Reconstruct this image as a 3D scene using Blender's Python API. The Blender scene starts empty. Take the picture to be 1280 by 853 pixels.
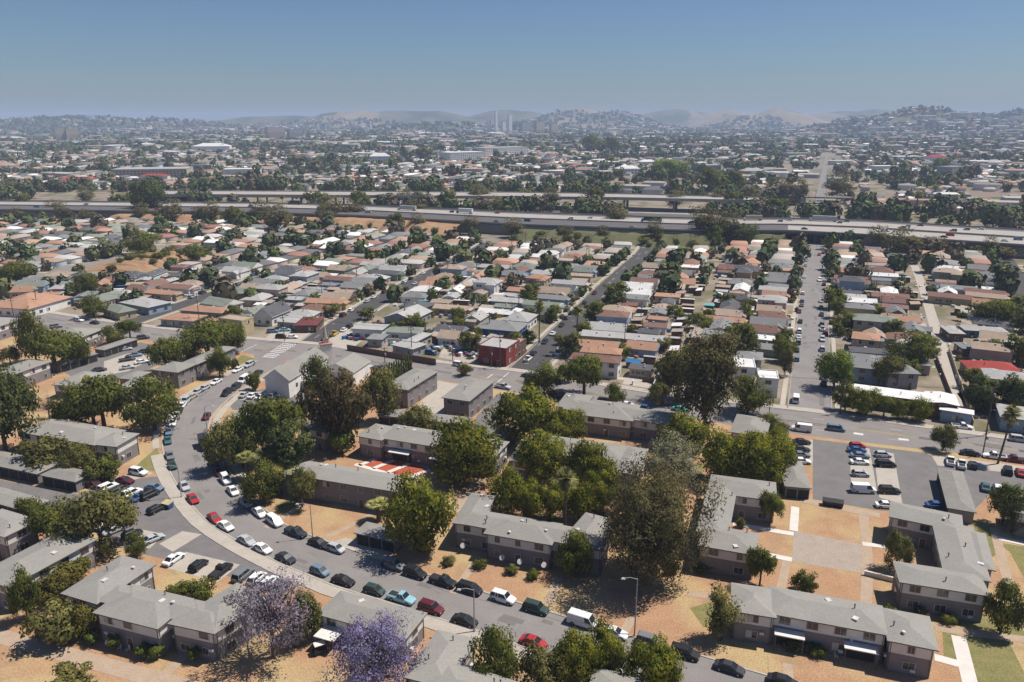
import bpy, math, random
import numpy as np
from mathutils import Vector, Matrix

# ------------------------------------------------------------------ camera, world, sun, exposure
F = 950.0; TILT = math.radians(16.2); CAMH = 82.0
scene = bpy.context.scene
COL = scene.collection
cam = bpy.data.cameras.new("camera"); camo = bpy.data.objects.new("camera", cam); COL.objects.link(camo)
cam.sensor_width = 36; cam.lens = F / 1280 * 36
cam.clip_start = 1; cam.clip_end = 60000
camo.location = (0, 0, CAMH); camo.rotation_euler = (math.pi / 2 - TILT, 0, 0)
scene.camera = camo

SUN_EL = math.radians(61)
SUN_AZ = math.radians(77)          # from +Y (away from camera) towards +X (right)
world = bpy.data.worlds.new("World"); scene.world = world; world.use_nodes = True
nt = world.node_tree; nt.nodes.clear()
sky = nt.nodes.new("ShaderNodeTexSky"); sky.sky_type = 'NISHITA'; sky.sun_disc = False
sky.sun_elevation = SUN_EL; sky.sun_rotation = SUN_AZ
sky.altitude = 0; sky.air_density = 1.1; sky.dust_density = 0.5; sky.ozone_density = 3.0
bg = nt.nodes.new("ShaderNodeBackground"); bg.inputs[1].default_value = 0.075
wo = nt.nodes.new("ShaderNodeOutputWorld")
tone = nt.nodes.new("ShaderNodeMix"); tone.data_type = 'RGBA'; tone.blend_type = 'MULTIPLY'; tone.inputs[0].default_value = 1
tone.inputs[7].default_value = (.54, .665, .86, 1)          # smoggy inland air, a duller blue than a clear sky
nt.links.new(sky.outputs[0], tone.inputs[6]); nt.links.new(tone.outputs[2], bg.inputs[0]); nt.links.new(bg.outputs[0], wo.inputs[0])
sun = bpy.data.lights.new("sun", 'SUN'); sun.energy = 5.0; sun.angle = math.radians(0.5); sun.color = (1, .94, .86)
suno = bpy.data.objects.new("sun", sun); COL.objects.link(suno)
sdir = Vector((math.sin(SUN_AZ) * math.cos(SUN_EL), math.cos(SUN_AZ) * math.cos(SUN_EL), math.sin(SUN_EL)))
suno.rotation_euler = sdir.to_track_quat('Z', 'Y').to_euler()
scene.view_settings.view_transform = 'Standard'; scene.view_settings.look = 'None'
scene.view_settings.gamma = 1; scene.view_settings.exposure = 0.22
scene.cycles.max_bounces = 5; scene.cycles.volume_bounces = 1; scene.cycles.transparent_max_bounces = 6
scene.cycles.diffuse_bounces = 2; scene.cycles.glossy_bounces = 2
HAZE_DENSITY = 0.000122

# ------------------------------------------------------------------ helpers
R = random.Random(11)
def P(x, y, z=0.0):
    """photo pixel (1280 wide) -> point of the plane at height z"""
    u = (x - 640) / F; v = -(y - 426.5) / F
    dy = math.cos(TILT) + v * math.sin(TILT); dz = -math.sin(TILT) + v * math.cos(TILT)
    t = (z - CAMH) / dz
    return Vector((u * t, dy * t, z))
def PIX(p):
    x, y, z = p[0], p[1], p[2] - CAMH
    d = y * math.cos(TILT) - z * math.sin(TILT)
    if d < 1: return (-9999, -9999, d)
    v = (y * math.sin(TILT) + z * math.cos(TILT)) / d
    return (640 + F * x / d, 426.5 - F * v, d)
def S(x, y):                     # pixels per metre at a ground pixel
    p = P(x, y); return F / PIX(p)[2]

MATS = {}
def mat(name, col, rough=.85, col2=None, scale=1.0, amt=.5, detail=4, spec=.3, metal=0, rand=0, stretch=None, col3=None, scale3=.05, fine=0, stain=None):
    if name in MATS: return MATS[name]
    m = bpy.data.materials.new(name); m.use_nodes = True
    n = m.node_tree; b = n.nodes["Principled BSDF"]
    b.inputs["Roughness"].default_value = rough; b.inputs["Metallic"].default_value = metal
    b.inputs["Specular IOR Level"].default_value = spec
    c = (*col, 1)
    if col2 is None: col2 = tuple(min(1, k * .72) for k in col)
    tc = n.nodes.new("ShaderNodeNewGeometry"); src = tc.outputs["Position"]
    if stretch:
        mp = n.nodes.new("ShaderNodeMapping"); mp.inputs["Scale"].default_value = stretch[:3]
        if len(stretch) > 3: mp.inputs["Rotation"].default_value = (0, 0, stretch[3])
        n.links.new(src, mp.inputs[0]); src = mp.outputs[0]
    tx = n.nodes.new("ShaderNodeTexNoise"); tx.inputs["Scale"].default_value = scale; tx.inputs["Detail"].default_value = detail
    tx.inputs["Roughness"].default_value = .65
    n.links.new(src, tx.inputs["Vector"])
    rp = n.nodes.new("ShaderNodeValToRGB"); e = rp.color_ramp.elements
    e[0].position = .5 - .5 * (1 - amt) * .6 - .02; e[1].position = .5 + .5 * (1 - amt) * .6 + .02
    e[0].color = (*col2, 1); e[1].color = c
    n.links.new(tx.outputs["Fac"], rp.inputs[0]); out = rp.outputs[0]
    def mixn(a, bb, fac, typ='MIX'):
        mx = n.nodes.new("ShaderNodeMix"); mx.data_type = 'RGBA'; mx.blend_type = typ
        if isinstance(fac, float): mx.inputs[0].default_value = fac
        else: n.links.new(fac, mx.inputs[0])
        n.links.new(a, mx.inputs[6])
        if isinstance(bb, tuple): mx.inputs[7].default_value = bb
        else: n.links.new(bb, mx.inputs[7])
        return mx.outputs[2]
    if col3 is not None:
        t3 = n.nodes.new("ShaderNodeTexNoise"); t3.inputs["Scale"].default_value = scale3; t3.inputs["Detail"].default_value = 5
        n.links.new(src, t3.inputs["Vector"])
        r3 = n.nodes.new("ShaderNodeValToRGB"); r3.color_ramp.elements[0].position = .45; r3.color_ramp.elements[1].position = .6
        n.links.new(t3.outputs["Fac"], r3.inputs[0]); out = mixn(out, (*col3, 1), r3.outputs[0])
    if fine:
        t4 = n.nodes.new("ShaderNodeTexNoise"); t4.inputs["Scale"].default_value = 3.5; t4.inputs["Detail"].default_value = 3
        n.links.new(src, t4.inputs["Vector"])
        r4 = n.nodes.new("ShaderNodeMapRange"); r4.inputs[1].default_value = .3; r4.inputs[2].default_value = .7
        r4.inputs[3].default_value = 1 - fine; r4.inputs[4].default_value = 1 + fine * .6
        n.links.new(t4.outputs["Fac"], r4.inputs[0])
        hs = n.nodes.new("ShaderNodeHueSaturation"); n.links.new(r4.outputs[0], hs.inputs["Value"]); n.links.new(out, hs.inputs["Color"]); out = hs.outputs[0]
    if stain:
        t5 = n.nodes.new("ShaderNodeTexNoise"); t5.inputs["Scale"].default_value = stain[0]; t5.inputs["Detail"].default_value = 9; t5.inputs["Roughness"].default_value = .75; t5.inputs["Distortion"].default_value = .8
        n.links.new(src, t5.inputs["Vector"]); r5 = n.nodes.new("ShaderNodeMapRange"); r5.inputs[1].default_value = stain[1]; r5.inputs[2].default_value = stain[1] + .09; r5.inputs[4].default_value = stain[2]
        n.links.new(t5.outputs["Fac"], r5.inputs[0]); out = mixn(out, (*stain[3], 1), r5.outputs[0])
    if rand:
        oi = n.nodes.new("ShaderNodeObjectInfo"); mr = n.nodes.new("ShaderNodeMapRange")
        mr.inputs[3].default_value = 1 - rand; mr.inputs[4].default_value = 1 + rand
        n.links.new(oi.outputs["Random"], mr.inputs[0])
        hs = n.nodes.new("ShaderNodeHueSaturation"); n.links.new(mr.outputs[0], hs.inputs["Value"]); n.links.new(out, hs.inputs["Color"]); out = hs.outputs[0]
    n.links.new(out, b.inputs["Base Color"])
    MATS[name] = m; return m
def attr_mat(name, rough=.85, translucent=0):
    m = bpy.data.materials.new(name); m.use_nodes = True; n = m.node_tree; b = n.nodes["Principled BSDF"]
    a = n.nodes.new("ShaderNodeAttribute"); a.attribute_name = "tint"
    n.links.new(a.outputs["Color"], b.inputs["Base Color"]); b.inputs["Roughness"].default_value = rough
    b.inputs["Specular IOR Level"].default_value = .2
    MATS[name] = m; return m
def leafmat(name, dark, light, rand=.16, tr=.34):
    if name in MATS: return MATS[name]
    m = bpy.data.materials.new(name); m.use_nodes = True; n = m.node_tree
    for x in list(n.nodes):
        if x.type != 'OUTPUT_MATERIAL': n.nodes.remove(x)
    o = [x for x in n.nodes if x.type == 'OUTPUT_MATERIAL'][0]
    g = n.nodes.new("ShaderNodeNewGeometry"); tx = n.nodes.new("ShaderNodeTexNoise"); tx.inputs["Scale"].default_value = .55; tx.inputs["Detail"].default_value = 5
    n.links.new(g.outputs["Position"], tx.inputs["Vector"])
    rp = n.nodes.new("ShaderNodeValToRGB"); rp.color_ramp.elements[0].position = .36; rp.color_ramp.elements[1].position = .64
    rp.color_ramp.elements[0].color = (*dark, 1); rp.color_ramp.elements[1].color = (*light, 1)
    n.links.new(tx.outputs["Fac"], rp.inputs[0])
    oi = n.nodes.new("ShaderNodeObjectInfo"); mr = n.nodes.new("ShaderNodeMapRange"); mr.inputs[3].default_value = 1 - rand; mr.inputs[4].default_value = 1 + rand
    n.links.new(oi.outputs["Random"], mr.inputs[0])
    hs = n.nodes.new("ShaderNodeHueSaturation"); n.links.new(mr.outputs[0], hs.inputs["Value"]); n.links.new(rp.outputs[0], hs.inputs["Color"])
    d = n.nodes.new("ShaderNodeBsdfDiffuse"); t = n.nodes.new("ShaderNodeBsdfTranslucent"); mx = n.nodes.new("ShaderNodeMixShader"); mx.inputs[0].default_value = tr
    n.links.new(hs.outputs[0], d.inputs[0]); n.links.new(hs.outputs[0], t.inputs[0])
    n.links.new(d.outputs[0], mx.inputs[1]); n.links.new(t.outputs[0], mx.inputs[2]); n.links.new(mx.outputs[0], o.inputs[0])
    MATS[name] = m; return m

class MB:
    def __init__(s, off=(0, 0, 0)): s.v = []; s.f = []; s.m = []; s.o = Vector(off)
    def vert(s, p): s.v.append((p[0] - s.o[0], p[1] - s.o[1], p[2] - s.o[2])); return len(s.v) - 1
    def face(s, pts, m=0):
        i = [s.vert(p) for p in pts]; s.f.append(i); s.m.append(m)
    def hexa(s, lo, hi, m=0):
        """lo, hi: 4 points each, same order (counter-clockwise from above)"""
        i = [s.vert(p) for p in lo] + [s.vert(p) for p in hi]
        for q in ((3, 2, 1, 0), (4, 5, 6, 7), (0, 1, 5, 4), (1, 2, 6, 5), (2, 3, 7, 6), (3, 0, 4, 7)):
            s.f.append([i[k] for k in q]); s.m.append(m)
    def box(s, c, size, rot=0, m=0):
        cx, cy, cz = c; a, b, h = size[0] / 2, size[1] / 2, size[2] / 2; co, si = math.cos(rot), math.sin(rot)
        def q(x, y, z): return (cx + x * co - y * si, cy + x * si + y * co, cz + z)
        s.hexa([q(-a, -b, -h), q(a, -b, -h), q(a, b, -h), q(-a, b, -h)], [q(-a, -b, h), q(a, -b, h), q(a, b, h), q(-a, b, h)], m)
    def cyl(s, p0, p1, r0, r1=None, n=8, m=0):
        r1 = r0 if r1 is None else r1
        p0 = Vector(p0); p1 = Vector(p1); d = (p1 - p0).normalized()
        a = d.orthogonal().normalized(); b = d.cross(a)
        k0 = [s.vert(p0 + (a * math.cos(t) + b * math.sin(t)) * r0) for t in [2 * math.pi * j / n for j in range(n)]]
        k1 = [s.vert(p1 + (a * math.cos(t) + b * math.sin(t)) * r1) for t in [2 * math.pi * j / n for j in range(n)]]
        for j in range(n):
            s.f.append([k0[j], k0[(j + 1) % n], k1[(j + 1) % n], k1[j]]); s.m.append(m)
        s.f.append(k0[::-1]); s.m.append(m); s.f.append(k1); s.m.append(m)
    def build(s, name, mats, parent=None, loc=None, smooth=False):
        me = bpy.data.meshes.new(name); me.from_pydata(s.v, [], s.f)
        if not isinstance(mats, (list, tuple)): mats = [mats]
        for k in mats: me.materials.append(k)
        if len(mats) > 1: me.polygons.foreach_set("material_index", s.m)
        if smooth: me.polygons.foreach_set("use_smooth", [True] * len(me.polygons))
        o = bpy.data.objects.new(name, me); COL.objects.link(o)
        if parent: o.parent = parent
        if loc is not None: o.location = loc
        elif not parent: o.location = s.o
        return o
def tag(o, label=None, cat=None, group=None, kind=None):
    if label: o["label"] = label
    if cat: o["category"] = cat
    if group: o["group"] = group
    if kind: o["kind"] = kind
    return o
def empty(name, loc, label=None, cat=None, group=None, rot=0):
    o = bpy.data.objects.new(name, None); COL.objects.link(o); o.location = loc; o.rotation_euler = (0, 0, rot)
    o.empty_display_size = .1
    return tag(o, label, cat, group)
def inst(src, parent=None, loc=(0, 0, 0), rot=0, name=None, mesh=None):
    c = src.copy(); c.location = loc; c.rotation_euler = (0, 0, rot); c.parent = parent; COL.objects.link(c)
    if name: c.name = name
    return c
def copy_tree(o, loc, rot=0, sc=None, label=None, group=None):
    c = o.copy(); COL.objects.link(c); c.location = loc; c.rotation_euler = (0, 0, rot)
    if sc: c.scale = sc
    if label: c["label"] = label
    if group: c["group"] = group
    for ch in o.children:
        k = ch.copy(); COL.objects.link(k); k.parent = c
        for g in ch.children:
            q = g.copy(); COL.objects.link(q); q.parent = k
    return c
def proto_hide(o):
    """prototypes live as the first placed copy; this drops an unused one"""
    for ch in list(o.children):
        for g in list(ch.children): bpy.data.objects.remove(g)
        bpy.data.objects.remove(ch)
    bpy.data.objects.remove(o)
ONES = "zeroth first second third fourth fifth sixth seventh eighth ninth tenth eleventh twelfth thirteenth fourteenth fifteenth sixteenth seventeenth eighteenth nineteenth twentieth".split()
def ordn(n):
    if n <= 20: return ONES[n]
    t = {2: "twenty", 3: "thirty", 4: "forty"}[n // 10]
    return t + "-" + ONES[n % 10] if n % 10 else {2: "twentieth", 3: "thirtieth", 4: "fortieth"}[n // 10]

# ------------------------------------------------------------------ materials
M_dirt = mat("dry_dirt_lawn", (.455, .272, .158), .95, (.33, .192, .112), .28, .0, 9, .1, col3=(.43, .315, .165), scale3=.07, fine=.3, stain=(.16, .54, .8, (.30, .215, .12)))
M_ground = mat("town_ground", (.36, .29, .225), .95, (.20, .165, .125), .12, .1, 8, .1, col3=(.15, .14, .08), scale3=.05, fine=.25)
M_asph = mat("worn_asphalt", (.26, .238, .222), .9, (.19, .173, .162), .14, .1, 8, .2, fine=.12, stain=(.35, .60, .6, (.13, .12, .11)))
M_asph_dark = mat("dark_asphalt", (.085, .08, .078), .9, (.06, .057, .055), .12, .3, 8, .25, fine=.12)
M_asph_lot = mat("lot_asphalt", (.20, .185, .178), .9, (.14, .13, .125), .25, .1, 8, .2, fine=.15, stain=(.3, .58, .55, (.10, .09, .088)))
M_asph_pale = mat("pale_asphalt", (.27, .25, .235), .9, (.18, .165, .16), .13, .1, 8, .2, fine=.16, stain=(.3, .56, .6, (.14, .125, .115)))
M_conc = mat("concrete_paving", (.46, .41, .35), .9, (.35, .31, .26), .4, .1, 7, .2, fine=.12, stain=(.5, .62, .5, (.22, .19, .16)))
M_walk = mat("dusty_path", (.44, .34, .25), .95, (.35, .255, .18), .5, .1, 7, .1, fine=.15)
M_whitec = mat("white_concrete", (.66, .62, .56), .9, (.55, .5, .45), .6, .2, 5, .2)
M_grass = mat("green_lawn", (.12, .15, .042), .95, (.30, .23, .11), .4, .05, 8, .1, fine=.3)
M_brush = mat("green_brush", (.075, .095, .038), .95, (.16, .14, .075), .15, .1, 8, .1, fine=.3)
M_bank = mat("bare_bank", (.46, .29, .165), .95, (.24, .15, .09), .12, .0, 8, .1, fine=.3)
M_red = mat("red_mat", (.42, .09, .045), .8, (.33, .07, .04), 1, .2)
M_paint = mat("road_paint", (.72, .70, .66), .8, (.4, .38, .35), 1.2, .0, 6)
M_yel = mat("yellow_paint", (.42, .31, .13), .8, (.27, .23, .18), 1.2, .0, 6)
M_roofg = mat("grey_shingles", (.295, .28, .25), .95, (.24, .228, .205), .25, .1, 8, .12, rand=.06, fine=.12, stain=(.45, .63, .4, (.2, .17, .14)))
M_roofg2 = mat("weathered_shingles", (.29, .275, .245), .95, (.20, .19, .17), .3, .0, 8, .12, rand=.05, fine=.14)
M_mauve = mat("mauve_stucco", (.235, .212, .208), .95, (.20, .18, .176), .5, .1, 6, .1, fine=.06)
M_cream = mat("pale_panel", (.72, .70, .66), .9, (.55, .53, .49), .6, .2, 6, .2)
M_glass = mat("dark_window", (.03, .032, .036), .15, (.05, .05, .055), 2, .5, 2, .6)
M_blind = mat("window_blind", (.5, .47, .43), .7, (.35, .33, .3), 2, .3, 2, .3)
M_frame = mat("window_frame", (.55, .53, .5), .6)
M_dark = mat("dark_opening", (.035, .033, .033), .95)
M_fascia = mat("brown_fascia", (.14, .12, .11), .8)
M_vent = mat("roof_vent", (.62, .60, .57), .5)
M_ventd = mat("rusty_vent", (.16, .09, .06), .7)
M_trunk = mat("bark", (.13, .10, .075), .95, (.07, .055, .04), 3, .2)
M_pale_trunk = mat("pale_bark", (.42, .37, .31), .9, (.25, .21, .17), 2, .2)
M_pole = mat("grey_steel", (.36, .35, .33), .6)
M_wood = mat("pole_wood", (.13, .095, .07), .9)
M_fwconc = mat("freeway_concrete", (.31, .28, .25), .9, (.40, .365, .32), .1, .2, 6, .2, fine=.08)
M_fwdark = mat("freeway_asphalt", (.13, .12, .115), .9, (.10, .09, .088), .1, .2, 6, .2)
M_fwwall = mat("freeway_wall", (.24, .225, .215), .95, (.17, .16, .15), .12, .1, 7, .1, stretch=(1, 1, .2))

# ------------------------------------------------------------------ terrain
def bump(X, Y, px, d, wx, wy, top):
    """a hill whose top shows at photo column px and row top when d metres away"""
    cx = (px - 640) / F * d * 1.04
    h = CAMH + (150.4 - top) / F * d
    return h * np.exp(-((X - cx) / wx) ** 2 - ((Y - d) / wy) ** 2)
HB = [(40, 5200, 700, 600, 150), (130, 5400, 800, 500, 146), (230, 5600, 600, 500, 149), (370, 6900, 900, 500, 144), (460, 6700, 650, 500, 140), (520, 7000, 800, 500, 137),
      (640, 7200, 600, 500, 137), (720, 6500, 500, 500, 137.5), (760, 6400, 350, 400, 139), (830, 8200, 700, 500, 138), (885, 7800, 500, 400, 138), (910, 6600, 350, 400, 141), (950, 6900, 420, 400, 137), (1010, 8000, 600, 500, 138),
      (1060, 7000, 500, 500, 139), (1110, 4300, 330, 420, 137), (1045, 4500, 260, 380, 146), (1180, 4600, 350, 420, 142), (1250, 4500, 420, 500, 133), (1320, 4300, 420, 600, 128), (1420, 4300, 600, 600, 128),
      (-80, 5200, 700, 600, 152), (1180, 3700, 500, 300, 160), (560, 5000, 500, 300, 153), (660, 5200, 300, 300, 152)]
def vnoise(X, Y, s, seed=0):
    X = X / s + seed * 17.3; Y = Y / s + seed * 5.1
    xi = np.floor(X).astype(np.int64); yi = np.floor(Y).astype(np.int64); fx = X - xi; fy = Y - yi
    fx = fx * fx * (3 - 2 * fx); fy = fy * fy * (3 - 2 * fy)
    def h(a, b):
        n = (a * 374761393 + b * 668265263) & 0xffffffff; n = ((n ^ (n >> 13)) * 1274126177) & 0xffffffff
        return ((n ^ (n >> 16)) & 0xffff) / 65535.0
    return (h(xi, yi) * (1 - fx) + h(xi + 1, yi) * fx) * (1 - fy) + (h(xi, yi + 1) * (1 - fx) + h(xi + 1, yi + 1) * fx) * fy
def height(X, Y):
    X = np.asarray(X, dtype=float); Y = np.asarray(Y, dtype=float)
    z = np.zeros_like(X)
    for b in HB: z = np.maximum(z, bump(X, Y, *b))
    n = vnoise(X, Y, 420, 1) * .6 + vnoise(X, Y, 170, 2) * .3 + vnoise(X, Y, 70, 3) * .1
    z = z * (.80 + .38 * n)
    return np.maximum(z - 6, 0)
def grid_mesh(name, xs, ys, fz, m):
    X, Y = np.meshgrid(xs, ys); Z = fz(X, Y)
    v = np.stack([X.ravel(), Y.ravel(), Z.ravel()], 1); nx, ny = len(xs), len(ys)
    i = np.arange(nx * ny).reshape(ny, nx)
    f = np.stack([i[:-1, :-1].ravel(), i[:-1, 1:].ravel(), i[1:, 1:].ravel(), i[1:, :-1].ravel()], 1)
    o = raw_mesh(name, v, f, m); o.data.polygons.foreach_set("use_smooth", [True] * len(f)); return o
def raw_mesh(name, v, f, m, tint=None):
    me = bpy.data.meshes.new(name); nf, k = f.shape
    me.vertices.add(len(v)); me.vertices.foreach_set("co", np.asarray(v, np.float32).ravel())
    me.loops.add(nf * k); me.loops.foreach_set("vertex_index", f.astype(np.int32).ravel())
    me.polygons.add(nf); me.polygons.foreach_set("loop_start", np.arange(0, nf * k, k, dtype=np.int32))
    if tint is not None:
        a = me.attributes.new("tint", 'FLOAT_COLOR', 'FACE'); t = np.ones((nf, 4), np.float32); t[:, :3] = tint; a.data.foreach_set("color", t.ravel())
    me.update(calc_edges=True); me.validate()
    for q in (m if isinstance(m, (list, tuple)) else [m]): me.materials.append(q)
    o = bpy.data.objects.new(name, me); COL.objects.link(o); return o

M_far = mat("far_ground", (.29, .25, .205), .95, (.18, .16, .125), .012, .2, 9, .1, col3=(.15, .145, .10), scale3=.006)
M_hill = mat("hill_brush", (.20, .175, .11), .95, (.075, .085, .05), .006, .0, 9, .1, col3=(.055, .07, .04), scale3=.004)
M_hill_bare = mat("hill_bare", (.36, .27, .18), .95, (.14, .13, .08), .006, .1, 9, .1)
b = MB(); b.face([(-14000, -300, -.02), (14000, -300, -.02), (14000, 16000, -.02), (-14000, 16000, -.02)])
# the ground: one sheet to the horizon
tag(b.build("ground", M_far), kind="structure")
o = grid_mesh("hills", np.linspace(-7000, 7000, 281), np.linspace(2800, 9400, 200), lambda X, Y: height(X, Y) - .4, [M_hill, M_hill_bare])
me = o.data
cen = np.zeros(len(me.polygons) * 3, np.float32); me.polygons.foreach_get("center", cen); cen = cen.reshape(-1, 3)
colm = cen[:, 0] / cen[:, 1] * F / 1.04 + 640
bare = ((np.abs(colm - 727) < 45) | (np.abs(colm - 915) < 70) | (np.abs(colm - 965) < 60) | (np.abs(colm - 445) < 40)) & (vnoise(cen[:, 0], cen[:, 1], 160, 8) > .38) & (cen[:, 1] > 5500)
me.polygons.foreach_set("material_index", bare.astype(np.int32))
tag(o, kind="structure")

def poly(name, pts, z, m, world=False, kind="structure", thick=0):
    b = MB(); q = [(p[0], p[1], z) if world else P(p[0], p[1], z) for p in pts]
    ar = sum(q[i][0] * q[(i + 1) % len(q)][1] - q[(i + 1) % len(q)][0] * q[i][1] for i in range(len(q)))
    if ar < 0: q = q[::-1]
    b.face(q)
    if thick:
        for i in range(len(q)):
            a, c = q[i], q[(i + 1) % len(q)]
            b.face([(a[0], a[1], z - thick), (c[0], c[1], z - thick), (c[0], c[1], z), (a[0], a[1], z)])
    o = b.build(name, m); tag(o, kind=kind); return o
def resample(pts, step):
    out = [pts[0]]
    for i in range(len(pts) - 1):
        p0 = pts[max(i - 1, 0)]; p1 = pts[i]; p2 = pts[i + 1]; p3 = pts[min(i + 2, len(pts) - 1)]
        L = (p2 - p1).length; n = max(1, int(L / step))
        for k in range(1, n + 1):
            t = k / n
            out.append(.5 * ((2 * p1) + (p2 - p0) * t + (2 * p0 - 5 * p1 + 4 * p2 - p3) * t * t + (3 * p1 - p0 - 3 * p2 + p3) * t ** 3))
    return out
def ribbon(name, left, right, z, m, n=80, kind="structure", thick=0):
    """surface between two lists of world points"""
    def even(pts, n):
        d = [0]
        for i in range(len(pts) - 1): d.append(d[-1] + (pts[i + 1] - pts[i]).length)
        o = []
        for k in range(n + 1):
            t = d[-1] * k / n; i = max(j for j in range(len(d)) if d[j] <= t + 1e-9); i = min(i, len(pts) - 2)
            o.append(pts[i].lerp(pts[i + 1], (t - d[i]) / max(1e-9, d[i + 1] - d[i])))
        return o
    a = even(left, n); c = even(right, n); b = MB()
    for i in range(n):
        q = [a[i], a[i + 1], c[i + 1], c[i]]; q = [(p[0], p[1], z) for p in q]
        ar = sum(q[k][0] * q[(k + 1) % 4][1] - q[(k + 1) % 4][0] * q[k][1] for k in range(4))
        if ar < 0: q = q[::-1]
        b.face(q)
        if thick:
            for s in (a, c):
                b.face([(s[i][0], s[i][1], z - thick), (s[i + 1][0], s[i + 1][1], z - thick), (s[i + 1][0], s[i + 1][1], z), (s[i][0], s[i][1], z)])
    o = b.build(name, m); tag(o, kind=kind); return o
def offs(pts, d):
    out = []
    for i in range(len(pts)):
        a = pts[max(0, i - 1)]; c = pts[min(len(pts) - 1, i + 1)]; t = (c - a).normalized()
        out.append(pts[i] + Vector((-t.y, t.x, 0)) * d)
    return out

# town ground and the dirt lawns of the apartment blocks
poly("town_ground", [(-420, 60), (520, 60), (900, 640), (900, 1100), (-900, 1100), (-900, 500)], 0.0, M_ground, world=True)
northcurb = [P(*q) for q in [(-120, 359), (0, 381), (25, 386), (120, 401), (213, 413), (306, 424), (400, 432), (435, 438), (515, 450), (596, 460), (645, 465), (703, 475), (793, 489), (846, 497), (945, 508), (1047, 520), (1143, 534), (1200, 542), (1267, 551), (1400, 570)]]
southcurb = [P(*q) for q in [(-120, 376), (0, 395), (60, 405), (175, 424), (240, 432), (300, 440), (330, 446), (420, 455), (466, 461), (548, 475), (620, 487), (690, 499), (750, 508), (830, 519), (975, 540), (1062, 551), (1154, 562), (1202, 567), (1280, 577), (1400, 594)]]
lawn = [(p.x, p.y) for p in southcurb] + [(200, 60), (-200, 60), (-330, 200)]
poly("dirt_lawns", lawn, .012, M_dirt, world=True)
NC = resample(northcurb, 6); SC = resample(southcurb, 6)
ribbon("boulevard", NC, SC, .03, M_asph, 120)
ribbon("pavement_north", offs(NC, .0), offs(NC, 3.2), .14, M_conc, 120, thick=.14)
leftc = [P(*q) for q in [(322, 451), (290, 467), (262, 482), (233, 498), (216, 514), (206, 535), (204, 560), (214, 591), (232, 620), (258, 650), (294, 674), (325, 691), (355, 706), (387, 719), (415, 731), (522, 764), (567, 779), (600, 789), (640, 803), (690, 820), (713, 829), (790, 855), (880, 888)]]
rightc = [P(*q) for q in [(350, 457), (331, 468), (306, 483), (283, 501), (265, 520), (259, 540), (264, 556), (275, 575), (295, 602), (310, 620), (330, 637), (355, 656), (390, 671), (435, 687), (480, 702), (515, 713), (537, 720), (607, 742), (650, 755), (690, 767), (713, 774), (782, 795), (832, 809), (880, 822), (960, 846), (1080, 880)]]
LC = resample(leftc, 4); RC = resample(rightc, 4)
ribbon("curving_road", LC, RC, .036, M_asph, 140)
poly("road_junction", [(318, 444), (360, 448), (352, 459), (340, 466), (300, 466), (316, 456)], .034, M_asph)
ribbon("kerb", offs(RC, .0), offs(RC, .35), .15, M_conc, 140, thick=.15)
ribbon("kerb", offs(LC, -.35), offs(LC, .0), .15, M_conc, 140, thick=.15)
ribbon("pavement_left", offs(LC[:], -3.2)[18:], offs(LC[:], -.4)[18:], .12, M_conc, 140, thick=.12)
ribbon("pavement_left", offs(LC[:], -2.6)[:18], offs(LC[:], -1.0)[:18], .12, M_conc, 40, thick=.12)
ribbon("pavement_right", offs(RC[:], 1.0)[:24], offs(RC[:], 3.0)[:24], .12, M_conc, 40, thick=.12)
b = MB()
for s in range(0, 119):                     # worn centre lines of the boulevard
    i = int(s * (len(NC) - 2) / 119); j = int(s * (len(SC) - 2) / 119)
    for k, w in ((.47, .006), (.53, .006)):
        a0 = NC[i].lerp(SC[j], k); a1 = NC[i + 1].lerp(SC[min(j + 1, len(SC) - 1)], k); d = (SC[j] - NC[i]).normalized() * .14
        b.face([(a0 + d)[:2] + (.045,), (a1 + d)[:2] + (.045,), (a1 - d)[:2] + (.045,), (a0 - d)[:2] + (.045,)])
tag(b.build("centre_line", M_yel), kind="structure")
b = MB()
def stripe(b, x0, y0, x1, y1, w=.35, z=.05):
    a = P(x0, y0); c = P(x1, y1); t = (c - a).normalized(); n = Vector((-t.y, t.x, 0)) * w / 2
    b.face([(a + n)[:2] + (z,), (a - n)[:2] + (z,), (c - n)[:2] + (z,), (c + n)[:2] + (z,)])
for k in range(9):                          # ladder crossing by the church
    t = k / 8; stripe(b, 330 + 26 * t, 446 - 16 * t, 344 + 26 * t, 447.5 - 16 * t, .8)
stripe(b, 302, 440, 321, 431, .3); stripe(b, 328, 447, 355, 429, .3); stripe(b, 343, 448, 369, 430, .3)
stripe(b, 609, 473, 616, 468); stripe(b, 622, 478, 636, 466); stripe(b, 1067, 542, 1079, 543.5, 1.4); stripe(b, 1123, 549, 1136, 550.5, 1.4)
for k in range(26):                         # lane dashes
    i = int(k * (len(NC) - 2) / 26); j = int(k * (len(SC) - 2) / 26)
    for q in (.27, .73):
        a0 = NC[i].lerp(SC[j], q); a1 = NC[i + 1].lerp(SC[j + 1], q); a1 = a0 + (a1 - a0).normalized() * 3; d = (SC[j] - NC[i]).normalized() * .07
        b.face([(a0 + d)[:2] + (.046,), (a1 + d)[:2] + (.046,), (a1 - d)[:2] + (.046,), (a0 - d)[:2] + (.046,)])
tag(b.build("road_markings", M_paint), kind="structure")

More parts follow.
